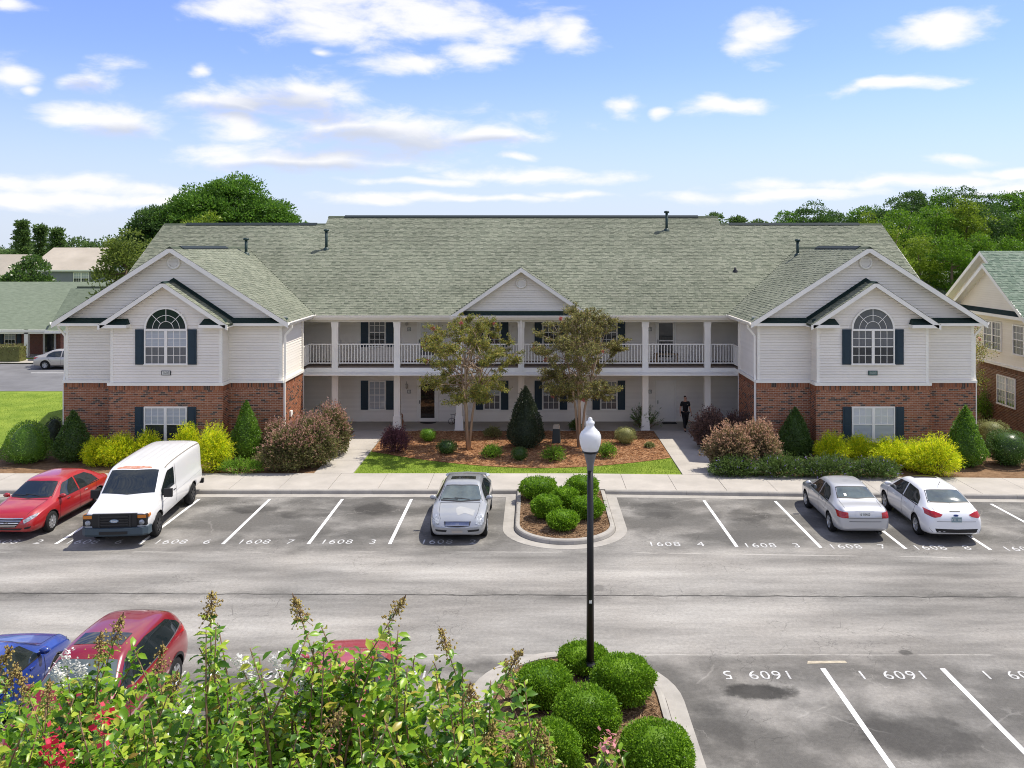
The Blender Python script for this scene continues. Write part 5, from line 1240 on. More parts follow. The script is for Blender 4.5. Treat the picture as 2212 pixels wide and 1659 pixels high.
# --- hedge at the far left lot
E = thing('reddish_hedge', 'reddish clipped hedge in front of the left brick building', 'hedge', (-43.5, 69.6, .15))
r_ = np.random.default_rng(5); n = 7000
P = np.stack([r_.uniform(-7, 3.2, n), r_.uniform(-.55, .55, n), r_.uniform(0, 1.0, n)**.7*1.35 + r_.normal(0, .05, n)], 1)
V, Q = leaf_arrays(P, r_.normal(0, .6, (n, 3)) + np.array([0, -.3, .6]), .14, .07, r=r_); link(bpy.data.objects.new('foliage', np_mesh('foliage', V, Q, F_LORO)), E)
MB().box(-6.9, 3.1, -.45, .45, 0, 1.2).build('inner_growth', F_LORO, E)

# --- trees
def tree(name, label, loc, H, cz, rx, ry, rz, nc, per, cr, leaf, m, tr=.2, bark=None, group=None, flat=.7, shape='round', seed=None, asp=.5, limbs=10):
    E = thing(name, label, 'tree', loc, rnd.uniform(0, 6), group); sd = seed if seed is not None else rnd.randrange(10**6); r = np.random.default_rng(sd)
    d = unit(r.normal(size=(nc, 3))); q = r.uniform(.25, 1, nc)**.45
    C = d*q[:, None]*np.array([rx, ry, rz]) * (1 + r.normal(0, .045, (nc, 1))) + np.array([0, 0, cz])
    if shape == 'conic':
        t = r.uniform(0, 1, nc); a = r.uniform(0, 2*PI, nc); q = r.uniform(.35, 1, nc)*(1-t)*.95+.05
        C = np.stack([np.cos(a)*q*rx, np.sin(a)*q*ry, cz-rz + t*2*rz], 1)
    elif shape == 'pine':
        C[:, 2] = cz + (C[:, 2]-cz)*np.where(C[:, 2] < cz, .55, 1)
    rr = cr*r.uniform(.65, 1.3, nc)
    n = nc*per; dn = unit(r.normal(size=(n, 3))); ci = np.repeat(np.arange(nc), per)
    dn[:, 2] = np.where(dn[:, 2] < -.3, -dn[:, 2]*.5, dn[:, 2])
    P = C[ci] + dn*rr[ci][:, None]*np.array([1, 1, flat])*(r.uniform(.35, 1.05, n)**.6)[:, None]
    T = dn + r.normal(0, .55, (n, 3)) + np.array([0, 0, .25])
    V, Q = leaf_arrays(P, T, r.uniform(.6, 1.2, n)*leaf, leaf*asp, r=r)
    link(bpy.data.objects.new('crown', np_mesh('crown', V, Q, m)), E)
    b = MB(); top = np.array([r.normal(0, .2), r.normal(0, .2), cz+rz*.5])
    b.tube([(0, 0, -.3), top*np.array([.2, .2, .4]), top*np.array([.6, .6, .75]), top], [tr*1.3, tr, tr*.7, tr*.25], 8)
    o = b.build('trunk', bark or BARK, E)
    for i in range(min(limbs, nc)):
        c = C[i]; s = np.array([top[0]*.5, top[1]*.5, max(H*.25, min(c[2]-.4*abs(c[0]), top[2]*.95))])
        MB().tube([s, (s+c)/2+np.array([0, 0, -.1*rr[i]]), c], [tr*.4, tr*.28, tr*.08], 5).build('limb', bark or BARK, o)
    return E
def far(px, yt, Y, w, m, lab, nc=70, per=110, cr=1.1, leaf=.3, shape='round', bottom=None, group=None, nm='tree', bark=None, flat=.7, zg=0.0):
    X = (px-VPX)*Y/FPX; zt = CAM_H - (yt-HOR)*Y/FPX; rx = w/2*Y/FPX; zb = bottom if bottom is not None else max(1.2, zt*.25)
    rz = (zt-zb)/2
    return tree(nm, lab, (X, Y, zg), zt, zb+rz, rx*.92, rx*.92, rz*.93, nc, per, cr, leaf, m, .12+rx*.05, bark or (BARKP if 'pine' in nm else BARK), group, flat, shape)
PG = 'trees behind the left wing'
far(505, 372, 82, 170, F_PINE, 'tallest pine crown behind the left part of the roof', 190, 260, 1.25, .26, 'pine', 5.5, PG, 'pine_tree', flat=.62)
far(425, 402, 80, 160, F_PINE, 'broad pine left of the tallest pine', 170, 260, 1.25, .26, 'pine', 5, PG, 'pine_tree', flat=.62)
far(345, 432, 79, 130, F_PINED, 'dark pine at the left shoulder of the pine group', 130, 260, 1.2, .26, 'pine', 4, PG, 'pine_tree', flat=.62)
far(585, 420, 81, 110, F_PINE, 'smaller pine at the right end of the pine group', 100, 240, 1.1, .26, 'pine', 6, PG, 'pine_tree', flat=.62)
far(300, 470, 78, 90, F_PINED, 'low dark tree at the far left of the pine group', 50, 130, 1.1, .32, 'round', 2, PG)
far(450, 450, 72, 120, F_DECY, 'yellow-green tree in front of the pines', 60, 130, 1.0, .28, 'round', 4, PG)
far(268, 500, 70, 105, F_OLIV, 'rounded olive tree left of the left wing roof', 70, 130, 1.0, .26, 'round', 2, PG)
far(345, 500, 68, 90, F_OLIV, 'olive tree touching the left roof edge', 50, 120, .9, .26, 'round', 2.5, PG)
far(652, 474, 100, 36, F_PINE, 'tiny pine top over the lower ridge', 16, 90, .7, .28, 'round', 9, PG, 'pine_tree')
far(66, 556, 92, 96, F_HOLLY, 'glossy dark magnolia in front of the tan roofed house', 60, 130, .9, .34, 'round', 2.2, PG, 'magnolia_tree')
ORD2 = ['first', 'second', 'third', 'fourth', 'fifth', 'sixth', 'seventh', 'eighth', 'ninth', 'tenth', 'eleventh']
LG = 'far conifers and woods on the left'
for i, (px, yt, Y, w) in enumerate(((48, 474, 150, 46), (88, 487, 155, 42), (124, 492, 152, 40))):
    far(px, yt, Y, w, F_FAR, ('tall spiky conifer, leftmost of the three on the left skyline', 'middle conifer of the three on the left skyline', 'right conifer of the three on the left skyline')[i], 90, 70, 1.0, .5, 'conic', 1.0, LG, 'conifer', flat=.5)
for i, px in enumerate(range(-10, 262, 30)):
    far(px, 512+rnd.uniform(-6, 8) + (12 if px < 25 else 0), 170+rnd.uniform(-8, 8), 52, F_FAR, ORD2[i]+' dark tree from the left photo edge on the low skyline behind the tan roofs', 26, 70, 1.8, .6, 'round', 0.5, LG)
ORD = ['leftmost', 'second', 'third', 'fourth', 'fifth', 'sixth', 'seventh', 'eighth', 'ninth', 'tenth', 'eleventh', 'twelfth']
RG = 'wood behind the right wing'
for i, (px, yt, w) in enumerate(((1700, 455, 60), (1750, 446, 90), (1815, 448, 80), (1870, 440, 80), (1925, 424, 90), (1975, 408, 80), (2030, 404, 90), (2085, 402, 80), (2140, 408, 90), (2195, 404, 90), (2245, 410, 90))):
    far(px, yt, 104+rnd.uniform(-4, 4), w+14, F_PINED if i % 3 else F_PINE, ORD[i]+' dark pine from the left on the skyline of the right hand wood', 90, 150, 1.15, .28, 'pine', 5.0, RG, 'pine_tree', flat=.6)
for i, (px, yt, w, m) in enumerate(((1890, 452, 100, F_DECY), (1955, 446, 110, F_DEC), (2020, 434, 110, F_DEC), (2090, 430, 100, F_DECY), (2150, 452, 100, F_PINED), (2215, 440, 110, F_DEC))):
    far(px, yt, 90+rnd.uniform(-3, 3), w, m, ORD[i]+' broadleaf tree from the left in the middle row of the right hand wood', 90, 160, 1.1, .25, 'round', 2.0, RG)
for i, (px, yt, w, m) in enumerate(((1870, 500, 60, F_DECY), (1925, 490, 80, F_DECY), (1990, 486, 84, F_DECY), (2055, 492, 84, F_DEC), (2120, 500, 80, F_DEC), (2185, 496, 84, F_DEC), (2240, 500, 80, F_DEC))):
    far(px, yt, 80+rnd.uniform(-3, 3), w, m, ORD[i]+' bright green young tree from the left at the front of the right hand wood', 80, 160, .9, .22, 'round', 1.0, RG)
for i, (px, yt, w) in enumerate(((1545, 460, 36), (1592, 472, 40), (1640, 478, 34))): far(px, yt, 120, w, F_FAR, ORD[i]+' of three small tree tops showing over the right part of the main ridge', 14, 80, .8, .4, 'round', 10, RG)
# --- crape myrtles in the centre bed and at the right
def myrtle(label, loc, H, crx, crz, cz, ns=5, nleaf=7000, seed=1, m=None, leaf=.085):
    E = thing('crape_myrtle', label, 'tree', loc, 0, 'crape myrtles by the building'); r = np.random.default_rng(seed); rr_ = random.Random(seed)
    tips = []
    for i in range(ns):
        a = 2*PI*i/ns + rr_.uniform(-.4, .4); lean = rr_.uniform(.10, .2)*crx
        p = [(math.cos(a)*.05, math.sin(a)*.05, -.05), (math.cos(a)*(.1+lean*.3), math.sin(a)*(.1+lean*.3), H*.28), (math.cos(a)*(.12+lean), math.sin(a)*(.12+lean), H*.5), (math.cos(a)*lean*2.0, math.sin(a)*lean*2.0, H*.72)]
        t = MB().tube(p, [.065, .052, .04, .026], 7).build('trunk', BARKM, E)
        for j in range(16):
            s = Vector(p[2]).lerp(Vector(p[3]), rr_.uniform(-.6, 1)); d = unit(r.normal(size=3)); e = Vector((d[0]*crx*.9, d[1]*crx*.9, cz + abs(d[2])**.7*(1 if d[2] > -.35 else -1)*crz*.92))
            mid = s.lerp(e, .5) + Vector((0, 0, .12)); MB().tube([s, mid, e], [.028, .016, .005], 5).build('limb', BARKM, t)
            tips += [(s.lerp(mid, .6), mid, e)]
    P = []; T = []
    for (s, mid, e) in tips:
        for k in range(9):                       # twigs carrying the leaves
            q = rr_.random()**.6; c = mid.lerp(e, q); d = Vector(unit(r.normal(size=3))) ; d.z = abs(d.z)*.6; ln = rr_.uniform(.3, .75)
            for u in range(nleaf//(len(tips)*9)):
                w = rr_.random(); P.append(c + d*ln*w + Vector(r.normal(0, .045, 3))); T.append(d + Vector(r.normal(0, .7, 3)))
    P = np.array(P); T = np.array(T)
    V, Q = leaf_arrays(P, T, r.uniform(.6, 1.2, len(P))*leaf, leaf*.5, r=r)
    link(bpy.data.objects.new('crown', np_mesh('crown', V, Q, m or F_MYR)), E)
    for k in range(9):
        c = tips[rr_.randrange(len(tips))][2]; b = MB()
        for u in range(14): b.add([tuple(c + Vector(r.normal(0, .05, 3)) + Vector(q)) for q in ((0, 0, 0), (.04, 0, .01), (.02, .02, .05))], [(0, 1, 2)])
        b.build('flower_cluster', mat('pink_flower', (0.5, 0.16, 0.14), .6, transl=.3), E, 'stuff')
    return E
def gp(px, py, z=.13):
    Y = (CAM_H-z)*FPX/(py-HOR); return ((px-VPX)*Y/FPX, Y, z)
myrtle('airy crape myrtle with yellowing leaves left of the dark evergreen', gp(1011, 972), 6.0, 2.45, 2.15, 3.95, 3, 48000, 3, None, .08)
myrtle('denser browning crape myrtle behind the lamp globe', gp(1252, 965), 6.4, 2.35, 2.35, 4.1, 4, 56000, 8, F_MYRB, .08)
myrtle('thin crape myrtle between the right wing and its neighbour', (20.9, 42.0, .12), 5.4, .75, 1.8, 3.7, 3, 4500, 5, F_MYR)
# ------------------------------------------------------------------ vehicles
def carpaint(name, c, metal=0.0, rough=.28):
    return mat(name, c, rough, .5, metal, coat=1.0)
P_RED = carpaint('bright_red_paint', (0.36, 0.012, 0.014)); P_WHITE = carpaint('white_paint', (0.78, 0.79, 0.80)); P_VAN = carpaint('white_van_paint', (0.76, 0.76, 0.75), rough=.4)
P_SILV = carpaint('silver_paint', (0.33, 0.345, 0.36), .4, .34); P_SILV2 = carpaint('light_silver_paint', (0.46, 0.47, 0.49), .4, .34)
P_CRIM = carpaint('crimson_paint', (0.20, 0.004, 0.012)); P_BLUE = carpaint('blue_paint', (0.014, 0.045, 0.26)); P_PINK = carpaint('faded_red_paint', (0.30, 0.035, 0.045), 0, .5); P_CHAMP = carpaint('champagne_paint', (0.5, 0.47, 0.42), .4, .35)
CGLASS = mat('car_glass', (0.012, 0.018, 0.02), .03, .9); CGLASSL = mat('car_glass_light', (0.085, 0.11, 0.11), .03, .9, noise=(1.6, .5)); TYRE = mat('tyre_rubber', (0.018, 0.018, 0.018), .85, .2); RIM = mat('alloy_rim', (0.45, 0.46, 0.47), .35, .5, .6); RIMD = mat('dark_steel_rim', (0.05, 0.05, 0.052), .5, .4, .3)
CTRIM = mat('black_car_trim', (0.014, 0.014, 0.015), .5, .4); CHROME = mat('chrome', (0.72, 0.72, 0.73), .12, .5, .9); LAMPC = mat('headlamp_lens', (0.30, 0.32, 0.34), .06, .9, noise=(14, .8)); TAIL = mat('tail_lamp_red', (0.36, 0.008, 0.012), .12, .7); AMBER = mat('amber_lens', (0.55, 0.18, 0.02), .15, .6); PLATE = mat('number_plate', (0.66, 0.68, 0.66), .5); VBUMP = mat('slate_van_bumper', (0.05, 0.075, 0.095), .5, .4); RUST = mat('rust_patch', (0.42, 0.13, 0.06), .8, .2, col2=(0.62, 0.42, 0.34), noise=(9, .3)); SEAM = mat('panel_gap', (0.03, 0.03, 0.032), .7, .2); UNDER = mat('underbody', (0.02, 0.02, 0.02), .9, .1); DULL = mat('worn_clearcoat', (0.36, 0.365, 0.36), .75, .1, noise=(3, .1))

class Car:
    """lofted body: stations (y, zb, zs, zt, ws, wt) from tail to nose; +y is the nose"""
    def __init__(s, name, label, loc, rz, st, W, paint, wheels, wr=.32, sub=2, cat='car', ww=.21, rim=RIM, spokes=7, clear=.0):
        s.E = thing(name, label, cat, loc, rz); hw = W/2; b = MB(); rings = []
        for (y, zb, zs, zt, ws, wt) in st:
            w, t = ws*hw, wt*hw; g = zt-zs
            half = [(0, zb), (w*.80, zb), (w*.95, zb+.05*(zs-zb)), (w, zb+.42*(zs-zb)), (w*.995, zb+.74*(zs-zb)), (w*.955, zs), (w*.955+(t-w*.955)*.16, zs+g*.10), (w*.955+(t-w*.955)*.62, zs+g*.56), (t, zt-g*.10), (t*.82, zt-.012), (t*.42, zt+.004), (0, zt+.008)]
            ring = half + [(-x, z) for x, z in half[-2:0:-1]]
            rings.append([(x, y, z) for x, z in ring])
        n = len(rings[0])
        for r in rings: b.v.extend(r)
        for i in range(len(rings)-1):
            for k in range(n): b.f.append((i*n+k, (i+1)*n+k, (i+1)*n+(k+1) % n, i*n+(k+1) % n)); b.m.append(0); b.sm.append(True)
        for i, rev in ((0, False), (len(rings)-1, True)):
            h = n//2                                   # cap as strips between mirrored points
            for k in range(h):
                q = [i*n+k, i*n+k+1, i*n+(n-k-1) % n, i*n+(n-k) % n]
                q = [v for j, v in enumerate(q) if v not in q[:j]]
                if len(q) > 2: b.f.append(tuple(q if not rev else q[::-1])); b.m.append(0); b.sm.append(True)
        me = b.mesh('body', paint); o = bpy.data.objects.new('body', me); COL.objects.link(o)
        md = o.modifiers.new('s', 'SUBSURF'); md.levels = sub; md.render_levels = sub
        dg = bpy.context.evaluated_depsgraph_get(); m0 = bpy.data.meshes.new_from_object(o.evaluated_get(dg))
        o.modifiers.clear(); o.data = m0; bmx = bmesh.new(); bmx.from_mesh(m0); s.bvh = BVHTree.FromBMesh(bmx); bmx.free()
        c = MB()
        for (yw, track) in wheels:
            for sg in (-1, 1):
                x0, x1 = sg*(hw+.1), sg*(track/2-ww*.75); r = wr+.045+clear
                base = len(c.v)
                for x in (x0, x1):
                    for k in range(20): a = 2*PI*k/20; c.v.append((x, yw+math.cos(a)*r, wr+math.sin(a)*r))
                f = [(base+k, base+(k+1) % 20, base+20+(k+1) % 20, base+20+k) for k in range(20)] + [tuple(base+k for k in range(19, -1, -1)), tuple(base+20+k for k in range(20))]
                if sg > 0: f = [q[::-1] for q in f]
                for q in f: c.f.append(q); c.m.append(0); c.sm.append(False)
        co = bpy.data.objects.new('cut', c.mesh('cut', UNDER)); COL.objects.link(co)
        bmx = bmesh.new(); bmx.from_mesh(co.data); bmesh.ops.recalc_face_normals(bmx, faces=bmx.faces[:]); bmx.to_mesh(co.data); bmx.free()
        m0.materials.append(UNDER)
        md = o.modifiers.new('b', 'BOOLEAN'); md.object = co; md.operation = 'DIFFERENCE'; md.solver = 'EXACT'; md.material_mode = 'TRANSFER'
        dg = bpy.context.evaluated_depsgraph_get(); m1 = bpy.data.meshes.new_from_object(o.evaluated_get(dg))
        o.modifiers.clear(); bpy.data.objects.remove(co)
        if len(m1.polygons) > 50: o.data = m1
        o.parent = s.E; s.body = o; s.hw = hw
        tm = {}
        for (yw, track) in wheels:
            for sg in (-1, 1): s.wheel((sg*track/2, yw, wr), sg, wr, ww, rim, spokes)
    def wheel(s, c, sg, r, w, rim, spokes):
        k = (round(r, 3), rim.name, spokes, sg)
        if k not in Car.cache:
            b = MB(); b.lathe([(r*.62, -w/2), (r*.9, -w/2), (r, -w*.36), (r, w*.36), (r*.9, w/2), (r*.62, w/2), (r*.6, w*.2)], 28, axis='x')
            q = MB(); x = sg*w*.40; q.lathe([(r*.62, sg*w*.5), (r*.57, sg*w*.46), (r*.55, sg*w*.2), (.001, sg*w*.12)], 28, axis='x'); d = MB()
            q.lathe([(r*.16, x-sg*.01), (r*.15, x+sg*.02), (.001, x+sg*.025)], 14, axis='x')
            for i in range(spokes):
                a = 2*PI*i/spokes; ca, sa = math.cos(a), math.sin(a); q.bar((x, ca*r*.12, sa*r*.12), (x+sg*.012, ca*r*.585, sa*r*.585), r*.17, .03, up=(1, 0, 0))
            Car.cache[k] = (b.mesh('wheel', TYRE), q.mesh('rim', rim))
        t, q = Car.cache[k]; o = inst('wheel', t, s.E, c); inst('rim', q, o)
    cache = {}
    def hit(s, p, d):
        h = s.bvh.ray_cast(Vector(p), Vector(d), 20.0); return h
    def patch(s, name, A, B, mode, m, n=10, k=6, off=.006, parent=None, sides=(1,)):
        """panel between polylines A and B laid on the body. mode: 'side' pts (y,z), 'top' pts (x,y), 'front'/'rear' pts (x,z)"""
        out = []
        def at(L_, t):
            seg = [math.dist(L_[i], L_[i+1]) for i in range(len(L_)-1)]; T = sum(seg)*t
            for i, g in enumerate(seg):
                if T <= g or i == len(seg)-1:
                    u = min(1, T/g) if g > 0 else 0; return (L_[i][0]+(L_[i+1][0]-L_[i][0])*u, L_[i][1]+(L_[i+1][1]-L_[i][1])*u)
                T -= g
        for sg in sides:
            v = []
            for j in range(k+1):
                for i in range(n+1):
                    a, c = at(A, i/n), at(B, i/n); q = (a[0]+(c[0]-a[0])*j/k, a[1]+(c[1]-a[1])*j/k)
                    if mode == 'side': p, d = (sg*4, q[0], q[1]), (-sg, 0, 0)
                    elif mode == 'top': p, d = (sg*q[0], q[1], 5), (0, 0, -1)
                    elif mode == 'front': p, d = (sg*q[0], 8, q[1]), (0, -1, 0)
                    else: p, d = (sg*q[0], -8, q[1]), (0, 1, 0)
                    h = s.hit(p, d)
                    if h[0] is None: v.append(None); continue
                    nn = h[1]
                    if nn.dot(Vector(d)) > 0: nn = -nn
                    v.append(tuple(h[0] + nn*off))
            f = []
            for j in range(k):
                for i in range(n):
                    q = (j*(n+1)+i, j*(n+1)+i+1, (j+1)*(n+1)+i+1, (j+1)*(n+1)+i)
                    if all(v[x] is not None for x in q): f.append(q)
            if not f: continue
            used = sorted({x for q in f for x in q}); rm = {x: i for i, x in enumerate(used)}
            b = MB(); b.add([v[x] for x in used], [tuple(rm[x] for x in q) for q in f], 0, True); o = b.build(name, m, parent or s.E)
            bm_ = bmesh.new(); bm_.from_mesh(o.data); bmesh.ops.recalc_face_normals(bm_, faces=bm_.faces[:]); bm_.to_mesh(o.data); bm_.free()
            out.append(o)
        return out
    def seam(s, pts, sides=(-1, 1), w=.014):
        A = [(p[0]-w/2, p[1]) for p in pts]; B = [(p[0]+w/2, p[1]) for p in pts]
        s.patch('door_seam', A, B, 'side', SEAM, 8, 1, .004, sides=sides)
    def mirror(s, y, z, m, sides=(-1, 1), sz=.09, out=.12):
        for sg in sides:
            h = s.hit((sg*4, y, z-.04), (-sg, 0, 0)); x = h[0].x if h[0] else sg*s.hw*.9
            b = MB(); b.lathe([(.001, -.06), (sz*.75, -.05), (sz, .0), (sz*.9, .05), (.001, .06)], 12, (0, 0, 0), 'y'); b.v = [(px*1.25+x+sg*out, py+y, pz*.8+z+.02) for px, py, pz in b.v]
            b.bar((x-sg*.02, y, z-.04), (x+sg*out*.6, y, z-.01), .05, .04); b.build('mirror', m, s.E)
    def handle(s, y, z, m, sides=(-1, 1)):
        for sg in sides:
            h = s.hit((sg*4, y, z), (-sg, 0, 0))
            if h[0]: MB().box(h[0].x-.02, h[0].x+.02, y-.09, y+.09, z-.014, z+.014).build('door_handle', m, s.E)
    def badge(s, x, z, mode, txt, size, m, rx=.07, rz=.05, back=None):
        d = (0, -1, 0) if mode == 'front' else (0, 1, 0); h = s.hit((x, 8 if mode == 'front' else -8, z), d)
        if h[0] is None: return
        y = h[0].y + (.02 if mode == 'front' else -.02); sg = 1 if mode == 'front' else -1; P = None
        if back:
            b = MB(); n = 18; b.v = [(x+rx*math.cos(2*PI*i/n), y, z+rz*math.sin(2*PI*i/n)) for i in range(n)] + [(x+rx*math.cos(2*PI*i/n), y-.03*sg, z+rz*math.sin(2*PI*i/n)) for i in range(n)]
            b.f = [tuple(range(n)) if sg < 0 else tuple(range(n-1, -1, -1))] + [(i, (i+1) % n, n+(i+1) % n, n+i) for i in range(n)]; b.m = [0]*(n+1); b.sm = [False]*(n+1); P = b.build('emblem', back, s.E)
        if txt: inst('emblem_letter' if P else 'lettering', text_mesh(txt, size, m), P or s.E, (x, y+.004*sg, z), (PI/2, 0, PI if mode == 'front' else 0))
    def plate(s, z, mode, txt, m=None, ink=None, w=.155, hh=.078):
        d = (0, -1, 0) if mode == 'front' else (0, 1, 0); h = s.hit((0, 8 if mode == 'front' else -8, z), d); sg = 1 if mode == 'front' else -1; y = h[0].y+.016*sg
        o = MB().box(-w, w, y-.006, y+.006, z-hh, z+hh).build('number_plate', m or PLATE, s.E)
        if txt: inst('plate_lettering', text_mesh(txt, .11, ink or BLACK), o, (0, y+.009*sg, z-.005), (PI/2, 0, PI if mode == 'front' else 0), (.85, 1, 1))

def sedan_st(L_, H, hood=.95, trunk=1.02, rf=(.33, .60), cowl=.74, tr=.17, nose=.58, ws=1.0, zb=.2):
    y = lambda t: (t-.5)*L_
    h1 = hood
    return [(y(0), .40, .64, .72, .70*ws, .62), (y(.010), zb+.09, .74, .88, .86*ws, .74), (y(.045), zb+.04, .84, trunk-.035, .945*ws, .79), (y(.11), zb, .90, trunk, .985*ws, .78), (y(tr), zb, .925, trunk+.03, 1*ws, .77),
            (y(rf[0]-.02), zb, .93, H-.05, 1*ws, .63), (y(rf[0]+.07), zb, .93, H-.005, 1*ws, .645), (y(.49), zb, .925, H, 1*ws, .65), (y(rf[1]-.05), zb, .92, H-.015, 1*ws, .65), (y(rf[1]+.0), zb, .915, H-.07, 1*ws, .64),
            (y(cowl-.02), zb, .90, h1+.03, 1*ws, .76), (y(cowl+.03), zb, .875, h1-.01, .995*ws, .75), (y(.87), zb+.01, .80, h1-.06, .97*ws, .72), (y(.945), zb+.02, .70, h1-.15, .91*ws, .66), (y(.985), zb+.05, .58, nose+.04, .80*ws, .58), (y(1), .32, .48, nose-.06, .66*ws, .5)]

def car_common(c, L_, H, W, rf, cowl, tr, hood, trunk, paint, coupe=False, ws_m=CGLASS, handles=None, belt=.935):
    y = lambda t: (t-.5)*L_; hw = W/2
    # windscreen, rear screen, side glass with their black seals
    c.patch('screen_seal', [(-hw*.64, y(rf[1]-.006)), (0, y(rf[1]+.002)), (hw*.64, y(rf[1]-.006))], [(-hw*.78, y(cowl-.022)), (0, y(cowl+.004)), (hw*.78, y(cowl-.022))], 'top', CTRIM, 14, 8, .003)
    c.patch('screen_seal', [(-hw*.60, y(rf[0]-.005)), (0, y(rf[0]-.01)), (hw*.60, y(rf[0]-.005))], [(-hw*.72, y(tr+.016)), (0, y(tr+.001)), (hw*.72, y(tr+.016))], 'top', CTRIM, 14, 8, .003)
    c.patch('belt_moulding', [(y(tr+.08), belt+.0), (y(cowl-.07), belt+.0)], [(y(tr+.08), belt-.022), (y(cowl-.07), belt-.022)], 'side', CTRIM, 16, 1, .007, sides=(-1, 1))
    c.patch('sill_trim', [(y(.24), .30), (y(.70), .30)], [(y(.24), .255), (y(.70), .255)], 'side', CTRIM, 12, 1, .005, sides=(-1, 1))
    for a_ in (.30, .72): c.patch('wiper', [(hw*(a_-.62), y(cowl-.030)), (hw*(a_-.08), y(cowl-.045))], [(hw*(a_-.62), y(cowl-.024)), (hw*(a_-.08), y(cowl-.039))], 'top', CTRIM, 8, 1, .016)
    c.patch('windscreen', [(-hw*.60, y(rf[1]+.005)), (0, y(rf[1]+.012)), (hw*.60, y(rf[1]+.005))], [(-hw*.74, y(cowl-.035)), (0, y(cowl-.012)), (hw*.74, y(cowl-.035))], 'top', ws_m, 14, 8)
    c.patch('rear_window', [(-hw*.56, y(rf[0]-.015)), (0, y(rf[0]-.02)), (hw*.56, y(rf[0]-.015))], [(-hw*.68, y(tr+.025)), (0, y(tr+.01)), (hw*.68, y(tr+.025))], 'top', ws_m, 14, 8)
    top = H-.115
    if coupe:
        c.patch('side_window', [(y(rf[0]-.02), top-.14), (y(rf[0]+.08), top-.01), (y(.5), top), (y(rf[1]-.01), top-.05), (y(cowl-.08), belt+.04)], [(y(tr+.09), belt+.03), (y(.45), belt), (y(cowl-.07), belt)], 'side', CGLASS, 14, 6, sides=(-1, 1))
    else:
        m = y(.455)
        c.patch('side_window', [(m+.04, top), (y(rf[1]-.01), top-.05), (y(cowl-.085), belt+.05)], [(m+.04, belt), (y(.6), belt), (y(cowl-.075), belt)], 'side', CGLASS, 10, 6, sides=(-1, 1))
        c.patch('side_window', [(y(rf[0]-.035), top-.20), (y(rf[0]+.04), top-.03), (m-.04, top)], [(y(tr+.085), belt+.02), (y(.35), belt), (m-.04, belt)], 'side', CGLASS, 10, 6, sides=(-1, 1))
    # doors
    if coupe: c.seam([(y(.40), belt-.02), (y(.395), .6), (y(.41), .32)]); c.seam([(y(cowl-.05), belt-.03), (y(cowl-.04), .55), (y(cowl-.06), .32)])
    else:
        for a in (.455, cowl-.055): c.seam([(y(a), belt-.02), (y(a), .6), (y(a-.01), .32)])
        c.seam([(y(tr+.11), belt-.02), (y(tr+.125), .72), (y(tr+.16), .6)])
    for a in ((.42, .62) if coupe else (.40, .62))[0 if coupe else 0:1 if coupe else 2]: c.handle(y(a-.02 if not coupe else .44), .83, handles or paint)
    c.mirror(y(cowl-.075), belt+.06, paint)
    # bonnet shut lines, boot line and bumper joints
    for sg in (-1, 1): c.patch('bonnet_seam', [(sg*hw*.70, y(cowl+.004)), (sg*hw*.66, y(.90)), (sg*hw*.58, y(.955))], [(sg*hw*.71, y(cowl+.004)), (sg*hw*.67, y(.90)), (sg*hw*.59, y(.955))], 'top', SEAM, 10, 1, .004)
    c.patch('boot_seam', [(-hw*.66, .70), (hw*.66, .70)], [(-hw*.66, .69), (hw*.66, .69)], 'rear', SEAM, 10, 1, .004)
    for sg in (-1, 1): c.patch('boot_seam', [(sg*hw*.69, y(tr-.0)), (sg*hw*.67, y(.03))], [(sg*hw*.70, y(tr-.0)), (sg*hw*.68, y(.03))], 'top', SEAM, 8, 1, .004)
    c.patch('bonnet_seam', [(-hw*.70, y(cowl+.0)), (0, y(cowl+.012)), (hw*.70, y(cowl+.0))], [(-hw*.70, y(cowl+.004)), (0, y(cowl+.016)), (hw*.70, y(cowl+.004))], 'top', SEAM, 12, 1, .004)

def red_sedan():
    L_, H, W = 4.82, 1.47, 1.84; rf = (.27, .60); cowl, tr = .76, .115
    c = Car('parked_car', 'bright red sedan parked nose out at the left edge', (-16.42, 29.93, 0), PI+R(-2), sedan_st(L_, H, .98, 1.03, rf, cowl, tr, .60), W, P_RED, [(-1.42, 1.6), (1.42, 1.6)], .33, rim=RIM, spokes=10)
    car_common(c, L_, H, W, rf, cowl, tr, .98, 1.03, P_RED, handles=CHROME); hw = W/2
    c.patch('grille', [(-.48, .66), (0, .655), (.48, .66)], [(-.30, .43), (0, .415), (.30, .43)], 'front', CTRIM, 12, 4, .008)
    for z in (.61, .555, .50, .455): c.patch('grille_bar', [(-.44+(.61-z)*.9, z+.010), (.44-(.61-z)*.9, z+.010)], [(-.44+(.61-z)*.9, z-.010), (.44-(.61-z)*.9, z-.010)], 'front', CHROME, 10, 1, .014)
    c.patch('grille_rim', [(-.50, .685), (0, .68), (.50, .685)], [(-.48, .66), (0, .655), (.48, .66)], 'front', CHROME, 12, 1, .014)
    c.patch('headlamp', [(.50, .63), (.64, .72), (.78, .77)], [(.56, .54), (.68, .60), (.80, .70)], 'front', LAMPC, 8, 4, .008, sides=(-1, 1))
    c.patch('lower_intake', [(-.52, .40), (.52, .40)], [(-.44, .34), (.44, .34)], 'front', CTRIM, 10, 2, .006)
    c.patch('fog_lamp', [(.56, .42), (.74, .45)], [(.58, .37), (.72, .39)], 'front', CTRIM, 4, 2, .007, sides=(-1, 1))
    c.badge(0, .565, 'front', 'H', .085, CHROME, .075, .042, CTRIM)
red_sedan()

